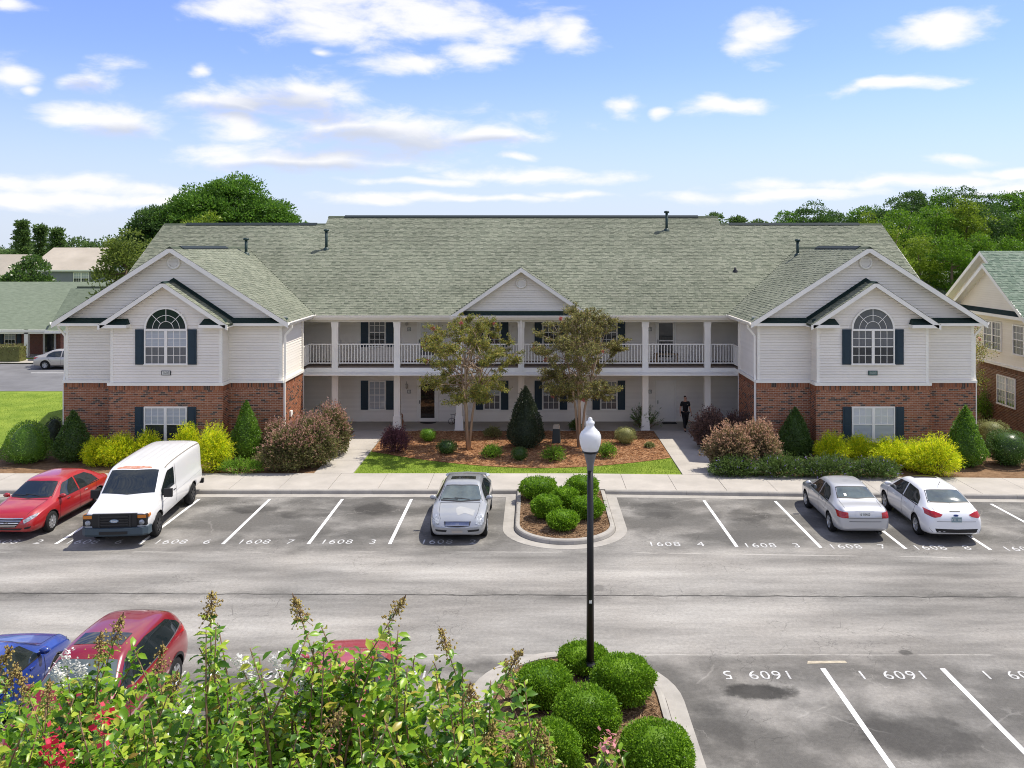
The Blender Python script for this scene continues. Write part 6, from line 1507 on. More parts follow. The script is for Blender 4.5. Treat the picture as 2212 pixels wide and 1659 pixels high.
def silver_coupe():
    L_, H, W = 4.63, 1.39, 1.83; rf = (.27, .565); cowl, tr = .735, .13
    c = Car('parked_car', 'silver coupe with sunroof and roof spoiler parked nose out left of the island', (-2.36, 29.55, 0), PI, sedan_st(L_, H, .93, 1.0, rf, cowl, tr, .56), W, P_SILV, [(-1.40, 1.6), (1.43, 1.58)], .335, spokes=5)
    car_common(c, L_, H, W, rf, cowl, tr, .93, 1.0, P_SILV, True, CGLASSL); y = lambda t: (t-.5)*L_
    c.patch('sunroof', [(-.42, y(.475)), (.42, y(.475))], [(-.40, y(.40)), (.40, y(.40))], 'top', CGLASS, 10, 4, .006)
    c.patch('grille', [(-.42, .66), (0, .665), (.42, .66)], [(-.38, .55), (0, .52), (.38, .55)], 'front', CTRIM, 12, 4, .008)
    for z in (.645, .618, .591, .564): c.patch('grille_bar', [(-.37, z+.006), (.37, z+.006)], [(-.37, z-.006), (.37, z-.006)], 'front', CHROME, 10, 1, .015)
    c.badge(0, .605, 'front', 'oo', .10, CHROME, .09, .045, None)
    c.patch('headlamp', [(.56, .60), (.60, .74), (.68, .82)], [(.76, .55), (.80, .62), (.80, .70)], 'front', LAMPC, 8, 4, .008, sides=(-1, 1))
    c.patch('lower_intake', [(.32, .435), (.68, .455)], [(.34, .375), (.66, .395)], 'front', CTRIM, 6, 2, .007, sides=(-1, 1))
    c.patch('front_plate_panel', [(-.17, .43), (.17, .43)], [(-.17, .35), (.17, .35)], 'front', mat('tan_plate', (0.42, 0.38, 0.32), .6), 6, 3, .012)
    c.patch('worn_bonnet_patch', [(-.52, y(.86)), (-.3, y(.83)), (0, y(.80)), (.1, y(.84))], [(-.48, y(.93)), (-.2, y(.90)), (.0, y(.93)), (.06, y(.9))], 'top', DULL, 10, 5, .003)
    sp = MB(); pts = [(-.74, y(.055), .98), (-.68, y(.045), 1.05), (0, y(.035), 1.075), (.68, y(.045), 1.05), (.74, y(.055), .98)]
    for a, b_ in zip(pts[:-1], pts[1:]): sp.bar(a, b_, .17, .04)
    sp.build('spoiler', P_SILV, c.E)
silver_coupe()

def sedan_silver():
    L_, H, W = 4.51, 1.42, 1.72; rf = (.305, .60); cowl, tr = .745, .165
    c = Car('parked_car', 'silver sedan parked nose in with its red tail lamps towards the road', (10.45, 29.82, 0), R(-1), sedan_st(L_, H, .96, 1.03, rf, cowl, tr, .60), W, P_SILV2, [(-1.30, 1.48), (1.27, 1.48)], .305, spokes=6)
    car_common(c, L_, H, W, rf, cowl, tr, .96, 1.03, P_SILV2, handles=P_SILV2, ws_m=CGLASSL)
    c.patch('tail_lamp', [(.52, .86), (.66, .875), (.80, .87)], [(.52, .70), (.66, .69), (.80, .70)], 'rear', TAIL, 8, 4, .008, sides=(-1, 1))
    c.patch('plate_recess', [(-.30, .90), (.30, .90)], [(-.30, .73), (.30, .73)], 'rear', P_SILV2, 6, 3, .004)
    c.plate(.815, 'rear', '6 10462'); c.patch('reflector', [(-.5, .60), (.5, .60)], [(-.5, .585), (.5, .585)], 'rear', SEAM, 8, 1, .005)
    c.badge(.0, .955, 'rear', 'o', .07, CHROME, .04, .03, None)
    c.patch('sticker', [(-.36, -1.36), (-.28, -1.36)], [(-.36, -1.26), (-.28, -1.26)], 'top', WHITE, 3, 3, .011)
    MB().tube([(.45, -2.1, .22), (.45, -2.22, .21)], .03, 8).build('exhaust', DKMETAL, c.E)
sedan_silver()

def sedan_white():
    L_, H, W = 4.53, 1.47, 1.82; rf = (.25, .62); cowl, tr = .78, .11
    c = Car('parked_car', 'white sedan with sunroof and roof aerial parked nose in beside the silver one', (13.17, 29.5, 0), R(-1.5), sedan_st(L_, H, 1.0, 1.08, rf, cowl, tr, .64), W, P_WHITE, [(-1.32, 1.56), (1.33, 1.56)], .325, spokes=5)
    car_common(c, L_, H, W, rf, cowl, tr, 1.0, 1.08, P_WHITE, handles=P_WHITE, ws_m=CGLASSL, belt=.96); y = lambda t: (t-.5)*L_
    c.patch('tail_lamp', [(.40, .89), (.62, .97), (.86, .98)], [(.48, .83), (.66, .80), (.88, .86)], 'rear', TAIL, 10, 4, .008, sides=(-1, 1))
    c.plate(.76, 'rear', 'YTL 100', mat('blue_white_plate', (0.20, 0.28, 0.30), .5), PLATE); c.badge(0, .875, 'rear', None, .05, CHROME, .075, .032, mat('emblem_blue', (0.02, 0.05, 0.2), .3))
    c.patch('high_brake_lamp', [(-.16, .985), (.16, .985)], [(-.16, .965), (.16, .965)], 'rear', CTRIM, 4, 1, .008)
    c.patch('bumper_valance', [(-.80, .48), (0, .46), (.80, .48)], [(-.72, .36), (0, .345), (.72, .36)], 'rear', CTRIM, 10, 2, .006)
    c.patch('sunroof', [(-.40, y(.585)), (.40, y(.585))], [(-.38, y(.50)), (.38, y(.50))], 'top', CGLASS, 8, 4, .006)
    c.patch('side_skirt', [(-1.0, .33), (1.0, .33)], [(-1.0, .24), (1.0, .24)], 'side', CTRIM, 8, 1, .006, sides=(-1, 1))
    MB().tube([(0, y(.30), 1.44), (0, y(.265), 1.62)], .008, 5).build('aerial', CTRIM, c.E)
    MB().tube([(.5, -2.1, .22), (.5, -2.24, .21)], .03, 8).build('exhaust', CHROME, c.E)
sedan_white()

def white_van():
    L_, W = 5.75, 2.0; hw = W/2; Y = lambda d: L_/2-d                          # d: distance behind the nose
    st = [(-L_/2, .5, .95, 1.85, .86, .80), (-L_/2+.03, .44, 1.05, 2.0, .95, .86), (-L_/2+.2, .42, 1.12, 2.07, .985, .885), (-1.5, .42, 1.16, 2.10, 1, .90), (0, .42, 1.17, 2.10, 1, .90), (Y(2.1), .42, 1.17, 2.08, 1, .89),
          (Y(1.78), .42, 1.17, 2.02, 1, .875), (Y(1.62), .42, 1.165, 1.93, 1, .87), (Y(.98), .42, 1.13, 1.30, .995, .875), (Y(.86), .42, 1.11, 1.245, .99, .87), (Y(.40), .43, 1.04, 1.175, .975, .85), (Y(.12), .44, .98, 1.11, .96, .83), (Y(.05), .48, .94, 1.06, .94, .81), (Y(0), .54, .9, 1.0, .92, .79)]
    c = Car('cargo_van', 'white panel van with black grille and rusty roof edge parked nose out', (-13.05, 29.85, 0), PI+R(4.4), st, W, P_VAN, [(-1.62, 1.72), (1.88, 1.72)], .37, cat='van', ww=.24, rim=RIMD, spokes=8, clear=.03)
    c.patch('windscreen', [(-.74, Y(1.70)), (0, Y(1.66)), (.74, Y(1.70))], [(-.82, Y(1.06)), (0, Y(.98)), (.82, Y(1.06))], 'top', CGLASS, 14, 8)
    c.patch('roof_rust', [(-.5, Y(1.80)), (-.2, Y(1.86)), (.1, Y(1.83)), (.4, Y(1.85)), (.6, Y(1.79))], [(-.5, Y(1.73)), (0, Y(1.70)), (.6, Y(1.73))], 'top', RUST, 16, 3, .005)
    for x in (-.6, -.36, -.12, .12, .36, .6): c.patch('roof_rib', [(x-.014, Y(2.0)), (x-.014, -L_/2+.3)], [(x+.014, Y(2.0)), (x+.014, -L_/2+.3)], 'top', mat('roof_seam', (0.48, 0.47, 0.44), .6), 20, 1, .01)
    for x in (-.84, .84): c.patch('roof_gutter', [(x-.012, Y(1.9)), (x-.012, -L_/2+.2)], [(x+.012, Y(1.9)), (x+.012, -L_/2+.2)], 'top', mat('roof_gutter_grime', (0.2, 0.18, 0.15), .8), 20, 1, .012)
    c.patch('side_window', [(Y(2.55), 1.83), (Y(1.95), 1.83), (Y(1.35), 1.36)], [(Y(2.55), 1.24), (Y(1.9), 1.22), (Y(1.33), 1.22)], 'side', CGLASS, 10, 6, sides=(-1, 1))
    c.seam([(Y(2.68), 1.9), (Y(2.68), 1.2), (Y(2.64), .5)], w=.018); c.seam([(Y(1.28), 1.2), (Y(1.24), .9), (Y(1.28), .6)], w=.018); c.seam([(-1.0, 1.9), (-1.0, .5)], (1,), w=.014)
    c.patch('body_crease', [(-L_/2+.1, 1.0), (Y(1.3), 1.0)], [(-L_/2+.1, .985), (Y(1.3), .985)], 'side', mat('crease_grey', (0.45, 0.45, 0.45), .5), 20, 1, .004, sides=(-1, 1))
    c.handle(Y(2.48), 1.08, CTRIM)
    for sg in (-1, 1):
        b = MB(); b.box(sg*1.14-.13, sg*1.14+.13, Y(1.36)-.05, Y(1.36)+.05, 1.14, 1.40); b.bar((sg*.92, Y(1.38), 1.2), (sg*1.1, Y(1.37), 1.24), .05, .06); b.build('mirror', CTRIM, c.E)
    # nose: grille, lamps, bumper (built proud of the flat front)
    gy = Y(0)
    g = MB(); g.box(-.66, .66, gy-.05, gy+.045, .60, 1.03); o = g.build('grille_surround', CTRIM, c.E)
    for z in (.70, .78, .86, .94): MB().box(-.42, .42, gy+.045, gy+.075, z-.018, z+.018).build('grille_bar', mat('grille_charcoal', (0.022, 0.022, 0.024), .4), o)
    for x in (-.46, .46): MB().box(x-.03, x+.03, gy+.045, gy+.07, .62, 1.0).build('grille_bar', MATS['grille_charcoal'], o)
    b = MB(); n = 18; b.v = [(.13*math.cos(2*PI*i/n), gy+.09, .82+.052*math.sin(2*PI*i/n)) for i in range(n)] + [(.13*math.cos(2*PI*i/n), gy+.05, .82+.052*math.sin(2*PI*i/n)) for i in range(n)]
    b.f = [tuple(range(n-1, -1, -1))] + [(i, (i+1) % n, n+(i+1) % n, n+i) for i in range(n)]; b.m = [0]*(n+1); b.sm = [False]*(n+1); em = b.build('emblem', mat('emblem_silver_blue', (0.25, 0.33, 0.42), .3), c.E)
    inst('emblem_letter', text_mesh('Ford', .085, WHITE), em, (0, gy+.095, .815), (PI/2, 0, PI))
    for sg in (-1, 1):
        x0, x1 = sorted((sg*.665, sg*.945))
        h = MB().box(x0, x1, gy-.12, gy+.02, .66, .99).build('headlamp', CTRIM, c.E)
        MB().lathe([(.085, -.01), (.08, .02), (.001, .035)], 14, (sg*.80, gy+.02, .755), 'y').build('lamp_lens', LAMPC, h)
        MB().box(x0+.012, x1-.012, gy+.0, gy+.034, .885, .975).build('turn_signal', AMBER, h)
        MB().box(*sorted((sg*.945, sg*.985)), gy-.25, gy-.06, .885, .975).build('turn_signal', AMBER, h)
    b = MB(); pr = [(-1.0, -.28), (-.98, -.02), (-.85, .11), (-.4, .15), (.4, .15), (.85, .11), (.98, -.02), (1.0, -.28)]
    v = [(x, gy+d, z) for z in (.36, .42, .58, .61) for x, d in [(px, pd-(.05 if z in (.36,) else 0)) for px, pd in pr]]; m = len(pr)
    b.add(v, [(r*m+i, r*m+i+1, (r+1)*m+i+1, (r+1)*m+i) for r in range(3) for i in range(m-1)]); b.add([(x, gy+d, .61) for x, d in pr], [tuple(range(m))]); bo = b.build('front_bumper', VBUMP, c.E)
    MB().box(-.42, .42, gy+.12, gy+.158, .43, .52).build('bumper_intake', CTRIM, bo)
    MB().box(-.97, .97, -L_/2-.12, -L_/2+.02, .42, .58).build('rear_bumper', CTRIM, c.E)
white_van()

def suv_red():
    L_, H, W = 4.55, 1.68, 1.84; Y = lambda t: (t-.5)*L_
    st = [(Y(0), .45, .78, 1.0, .74, .6), (Y(.02), .36, .9, 1.22, .90, .66), (Y(.07), .3, 1.02, 1.42, .97, .66), (Y(.14), .26, 1.05, 1.60, 1, .66), (Y(.24), .26, 1.05, 1.665, 1, .67), (Y(.42), .26, 1.04, 1.69, 1, .68), (Y(.54), .26, 1.03, 1.66, 1, .675), (Y(.60), .26, 1.02, 1.60, 1, .665),
          (Y(.73), .26, 1.0, 1.14, 1, .78), (Y(.79), .26, .97, 1.09, .995, .77), (Y(.89), .27, .9, 1.02, .97, .73), (Y(.96), .29, .78, .90, .90, .66), (Y(1), .38, .6, .70, .72, .55)]
    c = Car('parked_car', 'dark red sport utility vehicle parked nose in, partly behind the crape myrtle', (-8.28, 16.85, 0), PI, st, W, P_CRIM, [(-1.33, 1.58), (1.32, 1.58)], .36, spokes=5, cat='suv')
    hw = W/2
    c.patch('windscreen', [(-hw*.60, Y(.605)), (0, Y(.612)), (hw*.60, Y(.605))], [(-hw*.75, Y(.705)), (0, Y(.725)), (hw*.75, Y(.705))], 'top', CGLASSL, 12, 8)
    c.patch('sunroof', [(-.46, Y(.53)), (.46, Y(.53))], [(-.46, Y(.43)), (.46, Y(.43))], 'top', CGLASS, 10, 4)
    c.patch('side_window', [(Y(.11), 1.30), (Y(.2), 1.50), (Y(.41), 1.56), (Y(.585), 1.50), (Y(.69), 1.15)], [(Y(.09), 1.2), (Y(.3), 1.12), (Y(.5), 1.10), (Y(.69), 1.08)], 'side', CGLASS, 18, 6, sides=(-1, 1))
    c.patch('window_trim', [(Y(.09), 1.2), (Y(.3), 1.12), (Y(.5), 1.10), (Y(.69), 1.08)], [(Y(.09), 1.18), (Y(.3), 1.10), (Y(.5), 1.08), (Y(.69), 1.06)], 'side', CHROME, 16, 1, .01, sides=(-1, 1))
    c.patch('rear_window', [(-hw*.56, Y(.13)), (hw*.56, Y(.13))], [(-hw*.6, Y(.06)), (hw*.6, Y(.06))], 'top', CGLASS, 10, 6)
    c.patch('tail_lamp', [(.5, 1.10), (.84, 1.14)], [(.5, 1.02), (.84, 1.04)], 'rear', TAIL, 6, 3, .008, sides=(-1, 1))
    for t in (.40, .67): c.seam([(Y(t), 1.05), (Y(t), .7), (Y(t-.01), .36)])
    c.handle(Y(.36), .95, P_CRIM); c.handle(Y(.58), .94, P_CRIM); c.mirror(Y(.67), 1.12, P_CRIM)
    for yw in (-1.33, 1.32): c.patch('arch_trim', [(yw+.40*math.cos(PI*i/8), .36+.40*math.sin(PI*i/8)) for i in range(9)], [(yw+.46*math.cos(PI*i/8), .36+.46*math.sin(PI*i/8)) for i in range(9)], 'side', CTRIM, 12, 1, .008, sides=(-1, 1))
suv_red()
def simple_sedan(label, loc, rz, paint, L_=4.7, H=1.45, W=1.8, wsm=CGLASS, sun=False):
    rf = (.28, .60); cowl, tr = .745, .14
    c = Car('parked_car', label, loc, rz, sedan_st(L_, H, .98, 1.05, rf, cowl, tr, .6), W, paint, [(-1.38, 1.56), (1.38, 1.56)], .325)
    car_common(c, L_, H, W, rf, cowl, tr, .98, 1.05, paint, ws_m=wsm)
    c.patch('headlamp', [(.5, .66), (.78, .76)], [(.54, .57), (.8, .68)], 'front', LAMPC, 6, 3, .008, sides=(-1, 1))
    c.patch('grille', [(-.42, .62), (.42, .62)], [(-.34, .46), (.34, .46)], 'front', CTRIM, 8, 3, .008)
    c.patch('tail_lamp', [(.5, .90), (.82, .90)], [(.5, .76), (.82, .76)], 'rear', TAIL, 6, 3, .008, sides=(-1, 1))
    c.plate(.78, 'rear', None); return c
simple_sedan('deep blue car with its bonnet towards the road at the lower left', (-10.85, 17.05, 0), 0, P_BLUE)
simple_sedan('faded red car mostly hidden behind the crape myrtle', (-3.65, 16.75, 0), 0, P_PINK)
simple_sedan('champagne sedan in the back lot behind the left wing', (-34.9, 66.2, .12), R(-88), P_CHAMP)
# ------------------------------------------------------------------ lamp post, porch things, person
def lamp_post():
    E = thing('street_lamp', 'black lamp post with white acorn globe on the near island', 'street lamp', (2.33-.0, 18.55, .1))
    E.location.x = (1275-VPX)*18.55/FPX
    b = MB(); b.tube([(0, 0, 0), (0, 0, .35)], .11, 16); b.lathe([(.17, 0), (.17, .03), (.12, .06), (.11, .3), (.085, .38)], 18)
    b.build('base', BLACK, E)
    b = MB(); b.tube([(0, 0, .3), (0, 0, 2.4), (0, 0, 4.42)], [.082, .074, .062], 16); b.build('pole', BLACK, E)
    MB().lathe([(.062, 4.40), (.07, 4.42), (.075, 4.52), (.12, 4.70), (.135, 4.74), (.135, 4.77), (.10, 4.78)], 20).build('collar', mat('grey_collar', (0.16, 0.165, 0.17), .45, .5), E)
    MB().lathe([(.10, 4.76), (.165, 4.77), (.168, 4.81), (.11, 4.82)], 20).build('globe_ring', BLACK, E)
    g = MB(); g.lathe([(.15, 4.80), (.175, 4.83), (.215, 4.95), (.232, 5.06), (.225, 5.14), (.19, 5.21), (.155, 5.235), (.15, 5.25), (.11, 5.285), (.085, 5.33), (.08, 5.36), (.095, 5.385), (.09, 5.42), (.05, 5.45), (.045, 5.47), (.04, 5.50), (.001, 5.52)], 28)
    m = mat('white_acorn_globe', (0.86, 0.87, 0.88), .18, .6, transl=.35); g.build('globe', m, E)
    MB().box(-.028, .028, -.085, -.07, 1.62, 1.68).build('tag_plate', WHITE, E)
    b = MB(); b.box(-.05, -.02, -.11, -.06, 4.30, 4.38); b.build('bracket', BLACK, E)
lamp_post()
def pedestal():
    x, y, z = gp(1202, 957); E = thing('cable_pedestal', 'dark green utility pedestal with tan cap beside the tall evergreen', 'utility box', (x, y+.1, z), R(-8))
    b = MB(); b.add([(-.19, -.15, 0), (.19, -.15, 0), (.19, .15, 0), (-.19, .15, 0), (-.15, -.12, .66), (.15, -.12, .66), (.15, .12, .66), (-.15, .12, .66)], [(0,1,5,4),(1,2,6,5),(2,3,7,6),(3,0,4,7),(4,5,6,7)]); b.build('housing', mat('pedestal_green', (0.05, 0.062, 0.06), .6), E)
    c = MB(); c.add([(-.155, -.125, .655), (.155, -.125, .655), (.155, .125, .655), (-.155, .125, .655), (-.13, -.10, .83), (.13, -.10, .83), (.13, .10, .83), (-.13, .10, .83)], [(0,1,5,4),(1,2,6,5),(2,3,7,6),(3,0,4,7),(4,5,6,7)]); c.build('cap', mat('pedestal_tan', (0.48, 0.42, 0.33), .7), E)
pedestal()
def wheel_ring(b, c, r, t=.012):
    b.tube([(c[0]+r*math.cos(2*PI*i/14), c[1], c[2]+r*math.sin(2*PI*i/14)) for i in range(15)], t, 5, cap=False)
def planters():
    IRON = mat('wrought_iron', (0.03, 0.025, 0.02), .6)
    x = (976-VPX)*45.0/FPX; E = thing('bicycle_planter', 'small wrought iron bicycle plant stand by the glass door', 'plant stand', (x, 44.9, .155))
    b = MB(); wheel_ring(b, (0, 0, .16), .16); b.build('wheel', IRON, E); b = MB(); wheel_ring(b, (.12, .1, .10), .10); b.build('wheel', IRON, E)
    MB().tube([(0, 0, .16), (.02, 0, .45), (-.06, 0, .52), (.14, .02, .5)], .012, 5).build('frame', IRON, E)
    x = (957+38-VPX)*45.0/FPX; E = thing('wicker_basket', 'dark round basket with tall handle on the porch', 'basket', (x-.12, 44.95, .155))
    MB().lathe([(.001, 0), (.15, .0), (.2, .12), (.19, .24), (.17, .24), (.17, .05)], 16).build('bowl', mat('wicker_dark', (0.05, 0.03, 0.02), .8, noise=(20, .4)), E)
    MB().tube([(-.18, 0, .2), (-.17, 0, .5), (-.08, 0, .6), (.08, 0, .6), (.17, 0, .5), (.18, 0, .2)], .014, 6).build('handle', IRON, E)
    x = (868-VPX)*43.95/FPX; E = thing('garden_figure', 'small brown wooden figure beside the second porch column', 'ornament', (x, 43.9, .155))
    MB().lathe([(.001, 0), (.10, 0), (.08, .2), (.11, .35), (.05, .5), (.07, .6), (.06, .7), (.001, .76)], 10).build('figure_body', mat('carved_wood', (0.26, 0.12, 0.06), .7, noise=(12, .3)), E)
    for px, lab, nm in ((924, 'black half-round doormat at the glass door', 'r'), (1446, 'dark rectangular doormat at the white door', 'q')):
        x = (px-VPX)*45.2/FPX; E2 = MB()
        if nm == 'r': E2.prism([(x+.42*math.cos(PI+PI*i/12), 45.45+.42*math.sin(PI+PI*i/12)) for i in range(13)], 'z', .157, .172)
        else: E2.box(x-.36, x+.36, 44.95, 45.42, .157, .170)
        o = E2.build('doormat', mat('rubber_mat', (0.02, 0.02, 0.02), .9, noise=(30, .3))); tag(o, lab, 'doormat')
    # patio chair in the left breezeway, bench on the upper balcony
    x = (700-VPX)*44.9/FPX; E = thing('patio_chair', 'dark metal patio chair in the shaded left porch corner', 'chair', (x-.15, 44.6, .155), R(20))
    MB().box(-.24, .24, -.24, .24, .42, .45).build('seat', DKMETAL, E)
    for sx in (-.21, .21):
        for sy in (-.21, .21): MB().tube([(sx, sy, 0), (sx*.95, sy*.95, .43)], .014, 6).build('leg', DKMETAL, E)
    b = MB(); b.tube([(-.21, .22, .44), (-.21, .28, .85), (0, .29, .97), (.21, .28, .85), (.21, .22, .44)], .014, 6); b.build('back_frame', DKMETAL, E)
    for k in (-.12, -.04, .04, .12): MB().tube([(k, .23, .44), (k, .285, .92)], .008, 5).build('back_bar', DKMETAL, E)
    x = (1440-VPX)*45.0/FPX; E = thing('bench', 'wooden bench behind the upper balcony railing', 'bench', (x, 45.1, 3.31)); WD = mat('bench_wood', (0.30, 0.2, 0.11), .7, noise=(5, .2))
    for k in range(3): MB().box(-.6, .6, -.2+k*.14, -.08+k*.14, .40, .43).build('seat_slat', WD, E)
    for sx in (-.52, .52):
        MB().box(sx-.03, sx+.03, -.18, -.12, 0, .40).build('leg', WD, E); MB().box(sx-.03, sx+.03, .14, .20, 0, .40).build('leg', WD, E)
planters()

def person():
    """woman in black polo and trousers, mid-stride towards the camera"""
    x, y, z = gp(1481, 931, .155)
    E = thing('person', 'person in black polo shirt and trousers walking on the right walkway', 'person', (x, y+.1, .155), R(8)); S = 1.0
    SK = mat('skin', (0.46, 0.25, 0.17), .55, .4); CL = mat('black_polo_fabric', (0.012, 0.012, 0.014), .8, .2, noise=(8, .3)); TR = mat('black_trouser_fabric', (0.014, 0.014, 0.016), .85, .2, noise=(6, .3)); HR = mat('dark_brown_hair', (0.03, 0.018, 0.012), .5, .4); SH = mat('black_shoe', (0.01, 0.01, 0.01), .4, .4)
    def skin(name, pts, edges, rad, m, parent, sub=2):
        me = bpy.data.meshes.new(name); me.from_pydata(pts, edges, []); o = bpy.data.objects.new(name, me); link(o)
        md = o.modifiers.new('skin', 'SKIN'); md.use_smooth_shade = True
        for i, r_ in enumerate(rad):
            sv = me.skin_vertices[0].data[i]; sv.radius = r_ if isinstance(r_, tuple) else (r_, r_); sv.use_root = (i == 0)
        s2 = o.modifiers.new('sub', 'SUBSURF'); s2.levels = sub; s2.render_levels = sub
        dg = bpy.context.evaluated_depsgraph_get(); me2 = bpy.data.meshes.new_from_object(o.evaluated_get(dg)); o.modifiers.clear(); o.data = me2
        me2.materials.clear(); me2.materials.append(m); o.parent = parent; return o
    # -y is forward. continuous body: pelvis, spine, neck, head, arms with hands, legs with feet
    P = [(0, 0, .93), (0, -.01, 1.08), (0, -.02, 1.25), (0, -.01, 1.39), (0, -.015, 1.46), (0, -.03, 1.52), (0, -.03, 1.60), (0, -.025, 1.665),            # 0-7
         (-.09, 0, .87), (-.085, -.13, .50), (-.08, -.19, .09), (-.085, -.32, .04),                                                                     # 8-11 right leg forward
         (.09, .01, .87), (.085, .02, .50), (.08, .26, .16), (.08, .20, .05),                                                                           # 12-15 left leg back
         (-.17, -.01, 1.38), (-.235, .05, 1.12), (-.27, -.03, .89), (-.275, -.06, .81),                                                                 # 16-19 right arm
         (.17, -.01, 1.38), (.235, .03, 1.12), (.27, -.07, .90), (.275, -.11, .82)]                                                                     # 20-23 left arm
    Ed = [(0, 1), (1, 2), (2, 3), (3, 4), (4, 5), (5, 6), (6, 7), (0, 8), (8, 9), (9, 10), (10, 11), (0, 12), (12, 13), (13, 14), (14, 15), (3, 16), (16, 17), (17, 18), (18, 19), (3, 20), (20, 21), (21, 22), (22, 23)]
    rad = [(.11, .08), (.11, .085), (.13, .095), (.10, .08), .055, .055, (.075, .095), (.065, .08), .065, .055, .040, .035, .065, .062, .042, .035, .062, .042, .028, .024, .062, .042, .028, .024]
    skin('body', P, Ed, rad, SK, E)
    # clothes just outside the body
    shirt = skin('polo_shirt', [(0, 0, .90), (0, -.01, 1.08), (0, -.02, 1.25), (0, -.01, 1.385), (0, -.012, 1.44), (-.17, -.01, 1.385), (-.215, .03, 1.19), (.17, -.01, 1.385), (.215, .015, 1.19)], [(0, 1), (1, 2), (2, 3), (3, 4), (3, 5), (5, 6), (3, 7), (7, 8)],
         [(.172, .13), (.145, .118), (.162, .128), (.125, .105), (.075, .075), .075, .065, .075, .065], CL, E)
    skin('trousers', [(0, 0, .95), (-.09, 0, .86), (-.085, -.13, .50), (-.08, -.19, .12), (.09, .01, .86), (.085, .02, .50), (.08, .25, .19)], [(0, 1), (1, 2), (2, 3), (0, 4), (4, 5), (5, 6)], [(.168, .13), .115, .08, .064, .115, .08, .064], TR, E)
    for q in ([(-.08, -.17, .055), (-.083, -.26, .035), (-.087, -.345, .03)], [(.08, .27, .14), (.08, .21, .06), (.08, .15, .03)]):
        skin('shoe', q, [(0, 1), (1, 2)], [.048, .05, .036], SH, E)
    hair = skin('hair', [(0, .02, 1.575), (0, .03, 1.64), (0, .0, 1.715), (0, .075, 1.66)], [(0, 1), (1, 2), (1, 3)], [.055, (.083, .085), (.07, .075), .045], HR, E)
    b = MB()
    for sx in (-.03, .03): b.lathe([(.001, -.006), (.011, 0), (.001, .006)], 8, (sx, -.115, 1.615), 'y')
    b.build('eye', BLACK, E, None); o = MB(); o.add([(0, -.115, 1.625), (-.014, -.118, 1.58), (.014, -.118, 1.58), (0, -.145, 1.583)], [(0, 1, 3), (0, 3, 2), (1, 2, 3)]); o.build('nose', SK, E)
    MB().box(-.024, .024, -.113, -.104, 1.553, 1.561).build('mouth', mat('lips', (0.35, 0.12, 0.1), .5), E)
    for sg in (-1, 1): MB().lathe([(.001, -.012), (.03, 0), (.001, .012)], 8, (sg*.08, -.02, 1.605), 'x').build('ear', SK, E)
    for (wx, wy, wz, sg, fwd) in ((-.275, -.06, .81, -1, -.2), (.275, -.11, .82, 1, -.35)):
        for k, (dx, ln) in enumerate(((-.024, .062), (-.008, .075), (.008, .072), (.022, .056))):
            skin('finger', [(wx, wy+dx*.9, wz), (wx-sg*.006, wy+dx+fwd*.05, wz-.04), (wx-sg*.022, wy+dx+fwd*.12, wz-.04-ln*.55), (wx-sg*.036, wy+dx+fwd*.12, wz-.04-ln)], [(0, 1), (1, 2), (2, 3)], [.012, .0095, .009, .007], SK, E, 1)
        skin('thumb', [(wx, wy-.02, wz), (wx-sg*.012, wy-.048, wz-.03), (wx-sg*.022, wy-.055, wz-.065)], [(0, 1), (1, 2)], [.013, .011, .008], SK, E, 1)
    MB().box(.05, .10, -.155, -.145, 1.29, 1.31).build('shirt_logo', mat('logo_grey', (0.4, 0.36, 0.33), .6), shirt)
    ph = MB().box(.255, .29, -.20, -.10, .74, .79).build('mobile_phone', BLACK); ph.matrix_world = Matrix.Translation(E.location) @ Matrix.Rotation(R(8), 4, 'Z'); tag(ph, 'black phone held in the walking person\'s hand', 'phone')
person()

